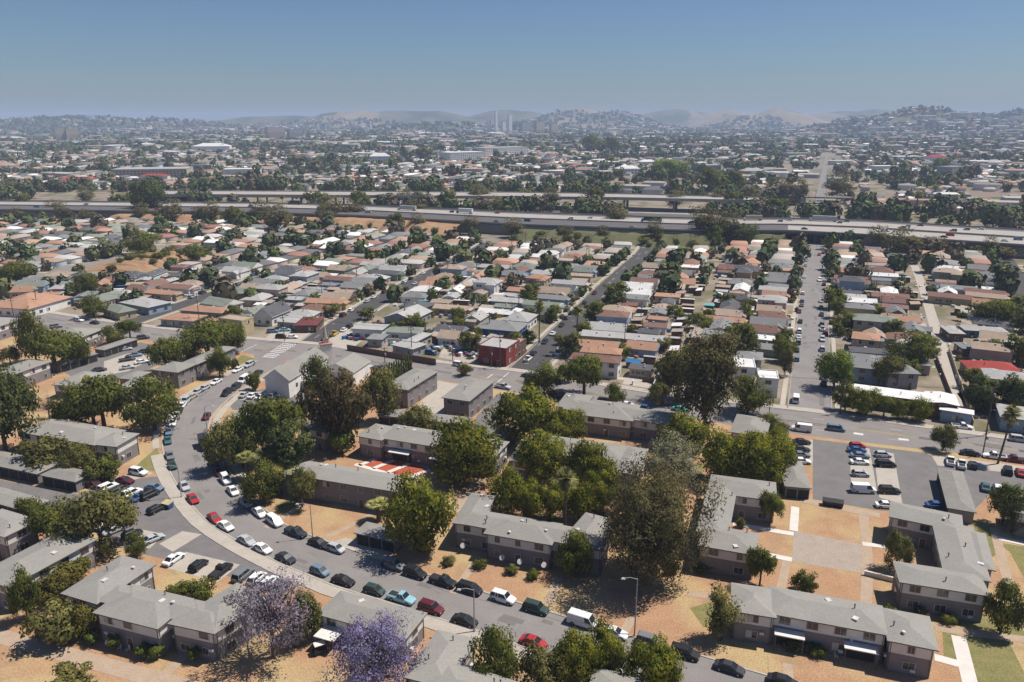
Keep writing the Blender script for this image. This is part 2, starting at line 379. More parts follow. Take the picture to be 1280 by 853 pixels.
# side streets
STREETS = {}
def street(key, name, px, width, m, walk=True):
    c = resample([P(*q) for q in px], 8); STREETS[key] = (c, width)
    ribbon(name, offs(c, width / 2), offs(c, -width / 2), .026 if key != 'alley' else .03, m, 70)
    if walk:
        for s in (1, -1):
            ribbon("pavement", offs(c, s * (width / 2 + .9)), offs(c, s * (width / 2 + 2.4)), .13, M_conc, 60, thick=.13)
            ribbon("kerb", offs(c, s * (width / 2)), offs(c, s * (width / 2 + .2)), .14, M_conc, 60, thick=.14)
street("bluff", "side_street", [(163, 403), (205, 389), (262, 370), (330, 347), (380, 333), (425, 321)], 10, M_asph_dark)
street("yard", "side_street", [(392, 428), (440, 396), (490, 367), (545, 339), (583, 320), (612, 304)], 10.5, M_asph_dark)
street("red", "side_street", [(655, 464), (686, 434), (718, 402), (752, 367), (787, 334), (806, 317), (812, 307)], 11, M_asph_dark)
street("wide", "side_street", [(1012, 514), (1014, 460), (1015.5, 410), (1017, 360), (1018.5, 320), (1019, 306), (1021, 285)], 12, M_asph_pale)
street("alley", "alley", [(1209, 541), (1190, 478), (1172, 420), (1160, 380), (1150, 350), (1143, 332)], 4.2, M_conc, False)
street("far_right", "side_street", [(1335, 480), (1300, 410), (1272, 352), (1254, 322)], 10, M_asph_dark, False)
street("far_left", "side_street", [(-60, 392), (30, 352), (95, 335), (150, 322), (240, 300)], 9, M_asph, False)
ribbon("side_street", [P(560, 302), P(640, 296), P(740, 300), P(812, 309)], [P(560, 305), P(640, 299), P(740, 303), P(812, 312)], .022, M_asph)

# yards of the apartment estate (pixel outlines)
poly("parking_lot", [(-60, 598), (0, 600), (98, 618), (118, 610), (150, 602), (190, 596), (205, 597), (219, 611), (252, 655), (262, 661), (300, 684), (352, 712), (362, 722), (352, 740), (290, 722), (210, 700), (165, 690), (110, 662), (50, 640), (-60, 622)], .02, M_asph_lot)
poly("concrete_pad", [(136, 600), (178, 586), (192, 592), (150, 606)], .03, M_conc)
poly("concrete_pad", [(147, 672), (168, 660), (206, 668), (187, 686)], .03, M_conc)
poly("concrete_pad", [(199, 680), (228, 664), (252, 668), (216, 690)], .03, M_conc)
poly("concrete_pad", [(201, 708), (232, 690), (300, 706), (272, 728)], .03, M_conc)
poly("concrete_apron", [(258, 668), (280, 661), (392, 722), (430, 738), (418, 742), (360, 722), (310, 701)], .028, M_conc)
poly("parking_lot", [(1016, 549), (1063, 555), (1154, 566), (1172, 572), (1230, 584), (1310, 594), (1310, 622), (1240, 615), (1206, 650), (1128, 640), (1096, 638), (1062, 632), (1016, 624)], .02, M_asph_lot)
poly("concrete_pad", [(1062, 557), (1087, 561), (1096, 613), (1064, 610)], .03, M_conc)
poly("concrete_pad", [(1092, 563), (1117, 567), (1128, 630), (1099, 622)], .03, M_conc)
poly("concrete_pad", [(988, 550), (1016, 550), (1016, 578), (985, 577)], .03, M_conc)
poly("concrete_pad", [(1164, 569), (1280, 583), (1310, 588), (1310, 596), (1172, 582)], .03, M_conc)
poly("parking_lot", [(70, 460), (125, 443), (175, 428), (212, 436), (206, 452), (170, 470), (140, 478), (95, 474)], .02, M_asph_lot)
poly("concrete_pad", [(130, 452), (160, 442), (196, 446), (160, 464), (130, 470)], .03, M_conc)
poly("parking_lot", [(60, 398), (150, 412), (140, 422), (30, 416)], .021, M_asph)
poly("parking_lot", [(283, 498), (330, 486), (380, 480), (390, 500), (340, 520), (290, 512)], .02, M_asph_lot)
poly("concrete_pad", [(300, 492), (345, 488), (345, 497), (300, 500)], .03, M_conc)
poly("driveway", [(548, 476), (590, 484), (560, 520), (520, 512)], .02, M_conc)
poly("parking_lot", [(622, 492), (650, 498), (615, 560), (585, 552), (596, 520)], .02, M_asph_lot)
poly("concrete_pad", [(555, 508), (582, 512), (575, 525), (540, 522)], .024, M_conc)
poly("driveway", [(432, 672), (490, 690), (478, 703), (400, 683)], .02, M_conc)
poly("concrete_court", [(992, 664), (1079, 681), (1080, 717), (990, 702)], .02, mat("cracked_slab", (.40, .34, .28), .95, (.31, .25, .2), .5, .1, 8, .1, fine=.2))
poly("red_court", [(444, 580), (476, 571), (542, 588), (510, 600)], .018, M_red)
b = MB()
for q in (((444, 580.5), (512, 600)), ((449, 582), (479, 570)), ((466, 586), (494, 575)), ((484, 591), (512, 580)), ((508, 598), (538, 587))): stripe(b, *q[0], *q[1], 1.3, .05)
tag(b.build("white_paths", M_whitec), kind="structure")
b = MB(); zp = .06
for q, w in ((((994, 634), (992, 664)), 1.7), (((916, 655), (992, 668)), 1.6), (((930, 688), (990, 700)), 1.6),
             ((((1198, 796), (1214, 860))), 2.2), (((1168, 822), (1205, 832)), 1.8), (((1078, 680), (1118, 685)), 1.5), (((1246, 673), (1290, 682)), 1.6), (((960, 608), (980, 600)), 1.4), (((960, 596), (985, 592)), 1.2)):
    q = resample([P(*k) for k in q], 4)
    zp += .0017
    for i in range(len(q) - 1):
        t = (q[i + 1] - q[i]).normalized(); n = Vector((-t.y, t.x, 0)) * w / 2; a, c = q[i], q[i + 1]
        b.face([(a + n)[:2] + (zp,), (a - n)[:2] + (zp,), (c - n)[:2] + (zp,), (c + n)[:2] + (zp,)])
tag(b.build("footpath", M_whitec), kind="structure")
b = MB(); zp = .032
for q, w in ((((-20, 790), (100, 823), (200, 850), (260, 866)), 3.0), (((568, 640), (600, 600), (640, 566), (655, 545)), 2.2), (((1243, 660), (1258, 720), (1285, 790)), 1.8), (((1168, 785), (1240, 795), (1285, 800)), 1.8),
             (((860, 742), (905, 748), (930, 756)), 1.6), (((1079, 640), (1084, 700), (1082, 760)), 2.0), (((984, 700), (975, 740)), 1.6), (((408, 672), (450, 652), (470, 640)), 1.4), (((332, 660), (380, 630)), 1.4), (((985, 830), (985, 860)), 1.5), (((566, 742), (592, 706)), 1.5), (((686, 755), (698, 722)), 1.6), (((778, 794), (790, 772)), 1.6), (((200, 850), (236, 815)), 1.6), (((1000, 625), (1100, 645)), 2.5)):
    q = resample([P(*k) for k in q], 4)
    zp += .0013
    for i in range(len(q) - 1):
        t = (q[i + 1] - q[i]).normalized(); n = Vector((-t.y, t.x, 0)) * w / 2; a, c = q[i], q[i + 1]
        b.face([(a + n)[:2] + (zp,), (a - n)[:2] + (zp,), (c - n)[:2] + (zp,), (c + n)[:2] + (zp,)])
tag(b.build("dirt_path", M_walk), kind="structure")
for g in ([(155, 598), (178, 575), (196, 560), (205, 580), (200, 590), (172, 586)], [(293, 452), (302, 444), (322, 449), (312, 457), (298, 458)], [(1178, 790), (1196, 792), (1206, 828), (1180, 826)], [(1168, 760), (1235, 770), (1255, 790), (1200, 784)],
          [(1205, 795), (1260, 800), (1290, 860), (1222, 860)], [(1246, 678), (1262, 690), (1290, 740), (1290, 685)], [(1215, 650), (1240, 655), (1250, 690), (1235, 700), (1220, 672)], [(1252, 705), (1268, 740), (1290, 775), (1290, 800), (1245, 790), (1258, 760)],
          [(856, 582), (880, 580), (876, 602), (852, 600)], [(672, 640), (706, 648), (702, 656), (668, 650)], [(960, 570), (985, 560), (985, 620), (968, 616)], [(345, 632), (370, 622), (378, 640), (352, 645)]):
    poly("lawn", g, .016, M_grass)
poly("dry_grass", [(862, 760), (890, 752), (905, 770), (880, 785)], .017, M_grass)

# ------------------------------------------------------------------ freeway
def pz(l, z): return [P(x, y, z) for x, y in l]
ZF = 8.0
fn = pz([(-60, 262), (320, 266), (450, 270), (640, 281), (860, 289), (985, 289), (1080, 294), (1380, 314)], ZF)
ff = pz([(-60, 251), (320, 254), (450, 257), (640, 265.5), (860, 273.5), (985, 273.5), (1080, 276), (1380, 294)], ZF)
fw = empty("freeway", (fn[3].x, fn[3].y, 0), "long multi lane freeway deck crossing the whole picture above the house rows", "freeway")
def fwpart(name, l, r, z, m, thick=0, n=60):
    o = ribbon(name, l, r, z, m, n, kind=None, thick=thick); o.parent = fw; o.location = -Vector(fw.location); return o
fwpart("deck", fn, ff, ZF, M_fwdark, 1.6)
def lerpl(a, b, t): return [p.lerp(q, t) for p, q in zip(a, b)]
fwpart("concrete_lanes", lerpl(fn, ff, .56), lerpl(fn, ff, .88), ZF + .02, M_fwconc)
fwpart("concrete_lanes", lerpl(fn, ff, .04)[5:], lerpl(fn, ff, .42)[5:], ZF + .02, M_fwconc)
for t in (0.0, .47, 1.0):
    l = lerpl(fn, ff, t)
    fwpart("parapet", offs(l, .0), offs(l, .35), ZF + .95, M_fwconc, .95)
def wallseg(px0, px1, m=M_fwwall, name="retaining_wall"):
    b = MB(fw.location); n = 30; pts = []
    q = resample(fn, 8)
    pts = [p for p in q if px0 <= PIX((p.x, p.y, ZF))[0] <= px1]
    back = [p + Vector((.35, .93, 0)) * 55 for p in pts]
    for i in range(len(pts) - 1):
        a, c = pts[i] + Vector((.1, .3, 0)), pts[i + 1] + Vector((.1, .3, 0)); b.face([(a.x, a.y, 0), (c.x, c.y, 0), (c.x, c.y, ZF - .9), (a.x, a.y, ZF - .9)])
    for a, c in ((pts[0], back[0]), (pts[-1], back[-1])):
        b.face([(a.x, a.y, 0), (c.x, c.y, 0), (c.x, c.y, ZF - 1), (a.x, a.y, ZF - 1)])
    o = b.build(name, m, fw); o.location = (0, 0, 0)
wallseg(380, 982); wallseg(1078, 1400); wallseg(-80, 300)
b = MB(fw.location)
for x in list(range(306, 380, 18)) + [1002, 1022, 1042, 1062]:
    for t in (.05, .5, .95):
        q = P(x, 270 if x < 500 else 290, 0)
        k = min(range(len(fn)), key=lambda j: abs(PIX(fn[j])[0] - x))
        c0 = min(resample(fn, 5), key=lambda p: abs(PIX(p)[0] - x)); c = c0 + Vector((.35, .93, 0)) * (t * 55)
        b.box((c.x, c.y, ZF / 2 - .8), (1.4, 1.4, ZF - 1.4), .4)
o = b.build("column", M_fwwall, fw); o.location = (0, 0, 0); o["kind"] = "stuff"
def bank(name, px, ztop, dist, m):
    b = MB(); q = resample([P(x, y, ztop) for x, y in px], 7); r = []
    for i, p in enumerate(q): r.append(p + Vector((-.35, -.93, 0)) * (dist * R.uniform(.75, 1.2)))
    mid = [a.lerp(c, .5) + Vector((0, 0, ztop * -.5 + ztop * R.uniform(.2, .62))) for a, c in zip(q, r)]
    for i in range(len(q) - 1):
        for a, c in ((r, mid), (mid, q)):
            za = (lambda p, row: (p.x, p.y, 0.0 if row is r else (p.z if row is mid else ztop)))
            b.face([za(a[i], a), za(a[i + 1], a), za(c[i + 1], c), za(c[i], c)])
    return tag(b.build(name, m), kind="structure")
bank("dirt_bank", [(375, 268), (450, 271.5), (520, 275), (578, 279)], 6.6, 32, M_bank)
bank("ivy_bank", [(655, 283.5), (740, 287), (840, 290), (900, 291)], 6.0, 34, M_brush)
bank("dirt_bank", [(150, 267), (230, 268), (305, 268)], 6.0, 22, M_bank)
bank("ivy_bank", [(925, 291), (982, 292)], 6.0, 20, M_brush)
b = MB()
cA = P(178, 343); cB = P(272, 318)            # dirt bluff above the side street on the left
t = (cB - cA).normalized(); nrm = Vector((t.y, -t.x, 0)); nb = 46; Lb = (cB - cA).length
prev = None
for i in range(nb + 1):
    s = i / nb; e = math.sin(math.pi * min(1, max(0, s))) ** .6; row = []
    for j, (d, h) in enumerate(((-4, 0), (2, .45), (6, .8), (10, 1), (24, 1), (34, .5), (46, 0))):
        p = cA + t * (Lb * s) - nrm * (d + R.uniform(-1.6, 1.6)); row.append((p.x, p.y, 6.0 * h * e * R.uniform(.82, 1.12) + (.01 if h else 0)))
    if prev:
        for j in range(6): b.face([prev[j], row[j], row[j + 1], prev[j + 1]])
    prev = row
tag(b.build("dirt_bluff", M_bank), kind="structure")

fb = empty("viaduct", P(420, 243, 0), "raised pale viaduct on columns running behind the main freeway", "viaduct")
vn = pz([(195, 244), (320, 244.5), (640, 246.5), (780, 248), (960, 252)], 12); vf = pz([(195, 239), (320, 239.5), (640, 241), (780, 243), (960, 248)], 12)
for nm, l, r, z, m, th in (("deck", vn, vf, 12, M_fwconc, 1.8), ("parapet", offs(vn, 0), offs(vn, .4), 13.0, M_fwconc, 1), ("parapet", offs(vf, 0), offs(vf, -.4), 13.0, M_fwconc, 1)):
    o = ribbon(nm, l, r, z, m, 40, kind=None, thick=th); o.parent = fb; o.location = -Vector(fb.location)
b = MB(fb.location)
for k, p in enumerate(resample(vn, 38)):
    for t in (2, 16): b.box((p.x + .35 * t, p.y + .93 * t, 5), (1.6, 1.6, 10.2), .4)
o = b.build("column", M_fwwall, fb); o.location = (0, 0, 0); o["kind"] = "stuff"
ribbon("lower_freeway", pz([(420, 256), (640, 261), (860, 268)], 0), pz([(420, 250), (640, 254), (860, 261)], 0), .05, M_fwconc)
ribbon("lower_freeway", pz([(-60, 259), (210, 258)], 0), pz([(-60, 252), (210, 251)], 0), .05, M_fwconc)
ribbon("lower_freeway", pz([(640, 268), (900, 276)], 0), pz([(640, 262), (900, 270)], 0), .05, M_fwdark)
op = empty("overpass", P(1036, 252), "short dark edged road bridge over the wide street beyond the freeway", "bridge")
b = MB(op.location); a = P(1005, 246, 7); c = P(1068, 247.5, 7); d = Vector((.1, 12, 0))
b.hexa([a - Vector((0, 0, 1.4)), c - Vector((0, 0, 1.4)), c + d - Vector((0, 0, 1.4)), a + d - Vector((0, 0, 1.4))], [a, c, c + d, a + d])
o = b.build("deck", M_fwwall, op); o.location = (0, 0, 0)
for p in (a, c):
    b = MB(op.location); b.box((p.x, p.y + 6, 2.8), (5, 11, 5.6)); o = b.build("abutment", M_fwconc, op); o.location = (0, 0, 0)
poly("rail_cutting", [(1075, 252), (1300, 243), (1300, 236), (1180, 239), (1075, 246)], .05, mat("rail_dirt", (.27, .20, .16), .95, (.18, .14, .11), .05, .1, 7, .1))
poly("brush_land", [(1078, 262), (1300, 262), (1300, 244), (1078, 254)], .045, M_brush)
ribbon("far_street", [P(1013, 268), P(1021, 240), P(1030, 205), P(1034.5, 178)], [P(1024, 268), P(1031, 240), P(1034.5, 205), P(1036.2, 178)], .06, M_asph_pale)
ribbon("far_street", [P(1100, 262), P(1140, 248), P(1145, 230), P(1155, 222)], [P(1108, 262), P(1149, 248), P(1152, 230), P(1160, 222)], .055, M_asph_pale)

# ------------------------------------------------------------------ buildings
RECTS = []          # footprints for the house filler (cx, cy, ux, uy, hl, hw)
def wing(a, bb, c, z):
    A = P(*a, z); B = P(*bb, z); C = P(*c, z); u = B - A; L = u.length; u.normalize(); n = Vector((-u.y, u.x, 0))
    w = (C - A).dot(n); cen = A + u * (L / 2) + n * (w / 2)
    return dict(c=Vector((cen.x, cen.y, 0)), u=u, n=n, l=L / 2, w=abs(w) / 2)
def inside(wg, p, m=0):
    d = p - wg['c']; return abs(d.dot(wg['u'])) < wg['l'] - m and abs(d.dot(wg['n'])) < wg['w'] - m
def hiproof(b, wg, z, slope, over=0, m=0, gable=False, fascia=.22, fm=1):
    c, u, n, l, w = wg['c'], wg['u'], wg['n'], wg['l'] + over, wg['w'] + over
    if l < w: u, n, l, w = n, -u, w, l
    def q(x, y, zz): p = c + u * x + n * y; return (p.x, p.y, zz)
    h = w * slope; rx = l if gable else max(.05, l - w)
    e = [q(-l, -w, z), q(l, -w, z), q(l, w, z), q(-l, w, z)]; e0 = [(p[0], p[1], z - fascia) for p in e]
    r0, r1 = q(-rx, 0, z + h), q(rx, 0, z + h)
    b.face([e[0], e[1], r1, r0], m); b.face([e[2], e[3], r0, r1], m)
    b.face([e[1], e[2], r1], m if not gable else fm); b.face([e[3], e[0], r0], m if not gable else fm)
    for i in range(4): b.face([e0[i], e0[(i + 1) % 4], e[(i + 1) % 4], e[i]], fm)
    b.face(e0[::-1], fm); return z + h
def boxwing(b, wg, z0, z1, inset=0, m=0, top=False):
    c, u, n, l, w = wg['c'], wg['u'], wg['n'], wg['l'] - inset, wg['w'] - inset
    q = [c - u * l - n * w, c + u * l - n * w, c + u * l + n * w, c - u * l + n * w]
    for i in range(4):
        a, d = q[i], q[(i + 1) % 4]; b.face([(a.x, a.y, z0), (d.x, d.y, z0), (d.x, d.y, z1), (a.x, a.y, z1)], m)
    if top: b.face([(p.x, p.y, z1) for p in q], m)
def winmesh(w, h, kind):
    b = MB(); t = .06
    b.box((0, -.03, 0), (w + .16, .06, h + .16), 0, 0)
    for s in (-1, 1):
        b.box((s * w / 4, -.06, 0), (w / 2 - .06, .04, h - .02), 0, 1 if (kind != 1 or s > 0) else 2)
    if kind == 3: b.box((0, -.2, h / 2 + .12), (w + .5, .4, .06), 0, 0)
    return b
WIN = []
for kd in (0, 1, 0, 2):
    b = winmesh(1.7, 1.25, kd); WIN.append(b.build("window", [M_frame, M_glass, M_blind if kd != 2 else M_glass]))
b = winmesh(1.0, 1.2, 0); WIN.append(b.build("window", [M_frame, M_glass, M_blind]))
b = MB(); b.box((0, -.03, 1.05), (1.25, .06, 2.1), 0, 0); b.box((0, -.06, 1.0), (1.0, .05, 1.95), 0, 1)
DOOR = b.build("door", [M_frame, M_ventd])
b = MB(); b.cyl((0, 0, .1), (0, 0, 5.35), .06, .06, 6); PIPE = b.build("downpipe", M_fascia)
b = MB(); b.box((0, 0, 0), (.7, .5, .42)); ACU = b.build("air_conditioner", M_vent)
PROTOS = WIN + [DOOR, PIPE, ACU]
VENTS = []
for m_, (r, h) in ((M_vent, (.28, .35)), (M_ventd, (.13, .75)), (M_vent, (.5, .22))):
    b = MB()
    if r > .4: b.box((0, 0, h / 2), (r * 2, r * 1.6, h))
    else:
        b.cyl((0, 0, 0), (0, 0, h), r * .7, r * .7, 8); b.cyl((0, 0, h), (0, 0, h + .12), r * 1.2, r, 8)
    VENTS.append(b.build("vent", m_))
PROTOS += VENTS
def apartment(name, label, wings, z=5.6, storeys=2, wallm=None, panel=True, roofm=None, slope=.26, gable=False, flat=False, cat="apartment block", vents=True, spacing=3.7, doors=2, group=None, garage=False, awn=0, seed=0, paneltop=None):
    rr = random.Random(hash_s(label)); W = [wing(*w, z) for w in wings]; base = W[0]['c'].copy()
    root = empty(name, base, label, cat, group); wallm = wallm or M_mauve; roofm = roofm or M_roofg
    for w in W: RECTS.append((w['c'].x, w['c'].y, w['u'].x, w['u'].y, w['l'], w['w']))
    ins = .1 if flat else (.35 if garage else .55)
    b = MB(base)
    for i, w in enumerate(W): boxwing(b, w, 0, z - .2 + i * .004, ins + i * .003)
    b.build("wall", wallm, root, (0, 0, 0))
    b = MB(base)
    for i, w in enumerate(W):
        if flat:
            boxwing(b, w, z - .25, z + .35 + .01 * i, 0, 1); boxwing(b, w, z - .2, z + .1 + .01 * i, .25, 0, True)
            c, u, n, l, ww = w['c'], w['u'], w['n'], w['l'], w['w']
            # parapet cap ring
            for (x0, y0, x1, y1) in ((-l, -ww, l, -ww + .25), (-l, ww - .25, l, ww), (-l, -ww + .25, -l + .25, ww - .25), (l - .25, -ww + .25, l, ww - .25)):
                q = [c + u * x + n * y for x, y in ((x0, y0), (x1, y0), (x1, y1), (x0, y1))]; b.face([(p.x, p.y, z + .35 + .01 * i) for p in q], 1)
        else: hiproof(b, w, z + i * .006, slope, 0, 0, gable, .2, 1)
    b.build("roof", [roofm, wallm if (gable or flat) else M_fascia], root, (0, 0, 0))
    if panel:
        b = MB(base)
        for i, w in enumerate(W): boxwing(b, w, z - 2.25, z - .25, ins - .035 + i * .003)
        b.build("upper_panel", M_cream, root, (0, 0, 0))
    nwin = 0; ndoor = 0
    for i, w in enumerate(W):
        for k, (d, t, half, dist) in enumerate(((-w['n'], w['u'], w['l'], w['w']), (w['u'], w['n'], w['w'], w['l']), (w['n'], -w['u'], w['l'], w['w']), (-w['u'], -w['n'], w['w'], w['l']))):
            tocam = -w['c'].normalized()
            if d.dot(tocam) < -.15: continue
            n = max(1, int((2 * half - 1.2) / spacing)); rot = math.atan2(d.x, -d.y)
            for j in range(n):
                s = ((j + .5) / n - .5) * (2 * half - 1.2)
                p = w['c'] + d * (dist - ins + .045) + t * s
                q = p + d * .3
                if any(inside(o, q, ins) for o in W if o is not w): continue
                if garage:
                    continue
                for st in range(storeys):
                    zz = 1.55 + st * (z - 2.7) if storeys == 2 else 1.6
                    if nwin > 90 or rr.random() < .06: continue
                    if st == 0 and storeys == 2 and ndoor < doors and j % 3 == 1:
                        inst(DOOR, root, (p.x - base.x, p.y - base.y, .05), rot); ndoor += 1; continue
                    s_ = WIN[rr.choice((0, 0, 1, 2, 3, 4))]
                    inst(s_, root, (p.x - base.x, p.y - base.y, zz), rot); nwin += 1
            if not garage and panel:
                for sg in (-1, 1):
                    p = w['c'] + d * (dist - ins + .1) + t * (sg * (half - ins - .15))
                    if not any(inside(o, p, ins) for o in W if o is not w): inst(PIPE, root, (p.x - base.x, p.y - base.y, 0), 0)
                for _ in range(max(1, int(half / 4))):
                    p = w['c'] + d * (dist - ins + .2) + t * rr.uniform(-.8, .8) * half
                    if rr.random() < .5 and not any(inside(o, p, ins) for o in W if o is not w): inst(ACU, root, (p.x - base.x, p.y - base.y, rr.choice((1.0, z - 3.45))), rot)
            if garage and k == 0 or garage and d.dot(tocam) > .5 and half > 6:
                nb_ = max(2, int(2 * half / 3.0))
                for j in range(nb_):
                    s = ((j + .5) / nb_ - .5) * (2 * half - .8); p = w['c'] + d * (dist - ins + .02) + t * s
                    g = MB(); g.box((0, -.03, 1.15), ((2 * half - .8) / nb_ - .35, .06, 2.1)); gg = g.build("garage_bay", M_dark, root, (p.x - base.x, p.y - base.y, 0)); gg.rotation_euler = (0, 0, rot)
    if vents and not flat:
        for i, w in enumerate(W):
            if w['l'] * w['w'] < 15: continue
            for j in range(rr.randint(1, 3) if w['l'] < 12 else rr.randint(3, 5)):
                x, y = rr.uniform(-.8, .8) * w['l'], rr.uniform(-.8, .8) * w['w']
                p = w['c'] + w['u'] * x + w['n'] * y
                lo, sh = (w['l'], w['w'])
                if lo >= sh: hh = min(sh - abs(y), lo - abs(x)) * slope
                else: hh = min(lo - abs(x), sh - abs(y)) * slope
                inst(VENTS[rr.choice((0, 1, 1, 2))], root, (p.x - base.x, p.y - base.y, z + hh - .05), rr.uniform(0, 3))
    for j in range(awn):
        w = W[min(j, len(W) - 1)]; 
    return root, W, base
def hash_s(s):
    h = 7
    for ch in s: h = (h * 31 + ord(ch)) % 1000003
    return h
def porch(root, base, W, wi, side, s0, s1, depth=2.0, z=3.0):
    """flat canopy over the ground floor, two posts and a step"""
    w = W[wi]; d = -w['n'] if side < 0 else w['n']
    if side == 0: d = w['n'] if w['n'].dot(-w['c']) > 0 else -w['n']
    t = w['u']; a = w['c'] + d * (w['w'] - .5) + t * (w['l'] * s0); c = w['c'] + d * (w['w'] - .5) + t * (w['l'] * s1)
    b = MB(base); q = [a, c, c + d * depth, a + d * depth]
    ar = (q[1] - q[0]).cross(q[2] - q[0]).z
    if ar < 0: q = q[::-1]
    b.hexa([(p.x, p.y, z - .15) for p in q], [(p.x, p.y, z) for p in q]); b.build("porch_roof", M_cream if z < 3.2 else M_roofg, root, (0, 0, 0))
    for p in (a + d * (depth - .2) + t * .2, c + d * (depth - .2) - t * .2):
        b = MB(base); b.box((p.x, p.y, z / 2), (.14, .14, z - .16)); b.build("post", M_fascia, root, (0, 0, 0))
    m_ = (a + c) / 2 + d * .08; b = MB(base); b.box((m_.x, m_.y, 1.3), ((c - a).length - .4, .1, 2.5), math.atan2(t.y, t.x)); b.build("doorway", M_dark, root, (0, 0, 0))
AP = "grey roofed apartment blocks of the estate"
apartment("apartment_block", "short two storey block cut by the left edge above the long block", [((5, 672), (50, 650), (0, 637))], group=AP)
apartment("apartment_block", "long two storey block running diagonally at the left edge below the lot", [((10, 735), (122, 674), (82, 661))], group=AP)
r_, W_, B_ = apartment("apartment_block", "stepped U shaped block at lower left with topiary bushes in front", [((75, 742), (152, 694), (195, 706)), ((115, 766), (197, 787), (165, 730)), ((268, 793), (338, 748), (236, 764)), ((209, 780), (268, 793), (247, 750)), ((118, 751), (262, 785), (250, 752))], group=AP)
r_, W_, B_ = apartment("apartment_block", "low grey roofed block half hidden by the bright purple jacaranda", [((395, 768), (508, 799), (402, 732))], group=AP, z=4.6)
porch(r_, B_, W_, 0, 0, -.85, -.4, 3.2, 2.7)
apartment("apartment_block", "L shaped grey roof cut by the bottom edge near the middle", [((505, 847), (547, 787), (597, 800)), ((556, 822), (664, 858), (545, 880))], group=AP)
apartment("apartment_block", "grey hipped roof at the bottom edge behind three round trees", [((742, 834), (806, 846), (722, 874))], group=AP, z=4.6)
r_, W_, B_ = apartment("apartment_block", "wide stepped block facing the curving road in the middle, palm behind it", [((565, 654), (589, 616), (618, 624)), ((604, 667), (690, 682), (668, 649)), ((566, 653), (754, 689), (690, 654)), ((740, 688), (770, 650), (715, 660))], group=AP)
r_, W_, B_ = apartment("apartment_block", "long block with canopied porches at lower right beside the pavement", [((914, 764), (971, 773), (920, 729)), ((960, 767), (1112, 795), (1073, 752)), ((1109, 801), (1174, 814), (1164, 771))], group=AP)
porch(r_, B_, W_, 1, 0, -.86, -.35); porch(r_, B_, W_, 1, 0, .3, .85)
apartment("apartment_block", "zigzag block right of the huge dark tree with a shaded court", [((889, 593), (970, 603), (958, 625)), ((889, 593), (870, 664), (922, 610)), ((872, 682), (946, 695), (915, 661))], group=AP)
r_, W_, B_ = apartment("apartment_block", "large L shaped block at right around a deep shaded court", [((1111, 646), (1205, 665.5), (1111, 626)), ((1164, 650), (1179, 716), (1212, 644)), ((1245, 714), (1232, 667), (1206, 664)), ((1124, 728), (1239, 746), (1121, 702))], group=AP)
G_ = "low garages and carports of the estate"
apartment("carport", "long low garage roof beside the right parking lot", [((1171, 585), (1184, 635), (1221, 641))], z=3, storeys=1, panel=False, garage=True, vents=False, cat="garage", group=G_, slope=.3, roofm=M_roofg2)
apartment("carport", "small dark garage between the dense trees and the right parking lot", [((981, 608), (1015, 611), (987, 575))], z=3, storeys=1, panel=False, garage=True, vents=False, cat="garage", group=G_, slope=.3, roofm=M_roofg2)
apartment("apartment_block", "block cut by the right edge above the green lawn path", [((1268, 640), (1340, 655), (1263, 616))], group=AP)
r_, W_, B_ = apartment("apartment_block", "block facing the red court with its white strips", [((445, 545), (477, 551), (467, 529)), ((470, 547), (620, 571), (550, 539))], group=AP)
porch(r_, B_, W_, 1, 0, -.75, -.4, 2); porch(r_, B_, W_, 1, 0, -.05, .3, 2)
apartment("apartment_block", "long plain block just below the red court", [((352, 592), (507, 617), (528, 598))], group=AP, panel=False)
apartment("carport", "low carport with four dark bays beside the curving road", [((442, 666), (494, 678), (458, 652))], z=2.7, storeys=1, panel=False, garage=True, vents=False, cat="garage", group=G_, slope=.1, roofm=M_roofg2)
apartment("apartment_block", "boxy hipped block beside the row of thin cypresses", [((510, 488), (549, 464), (485, 479))], group=AP, z=6, panel=False, roofm=M_roofg2, slope=.18)
apartment("apartment_block", "boxy pale roofed block between two driveways south of the boulevard", [((587, 502), (619, 476), (550, 498))], group=AP, z=6, panel=False, slope=.15)
apartment("carport", "long thin carport roof behind the block with the red court", [((471, 519), (582, 531), (477, 510))], z=2.9, storeys=1, panel=False, garage=True, vents=False, cat="garage", group=G_, slope=.12, roofm=M_roofg2)
apartment("bungalow", "small hipped grey bungalow inside the bend of the curving road", [((285, 520), (320, 526), (300, 505))], z=3.2, storeys=1, panel=False, cat="house", group=AP)
apartment("apartment_block", "dark two storey block sunk among the dense trees below the church", [((372, 533), (407, 541), (388, 514))], group=AP)
apartment("apartment_block", "block with white upper band beside the boulevard left of the tall eucalyptus", [((695, 508), (708, 491), (740, 497)), ((726, 519), (791, 527), (745, 500)), ((702, 511), (836, 532), (785, 508))], group=AP)
apartment("apartment_block", "block around the tree filled court behind the palm", [((636, 576), (652, 549), (672, 556)), ((655, 562), (780, 580), (745, 552)), ((762, 589), (780, 557), (796, 593))], group=AP)
apartment("apartment_block", "grey roof between the tall eucalyptus and the dense round trees", [((912, 540), (958, 547), (918, 517))], group=AP)
apartment("carport", "small grey garage at the end of the driveway by the round tree", [((603, 549), (624, 554), (628, 532))], z=3, storeys=1, panel=False, garage=True, vents=False, cat="garage", group=G_)
apartment("carport", "long row of dark garage bays at the left edge facing the lot", [((-40, 575), (46, 593), (68, 577))], z=2.8, storeys=1, panel=False, garage=True, vents=False, cat="garage", group=G_, roofm=M_roofg2)
apartment("carport", "garage with four dark bays at the right end of the left row", [((49, 594), (94, 603), (117, 590))], z=2.8, storeys=1, panel=False, garage=True, vents=False, cat="garage", group=G_, roofm=M_roofg2)
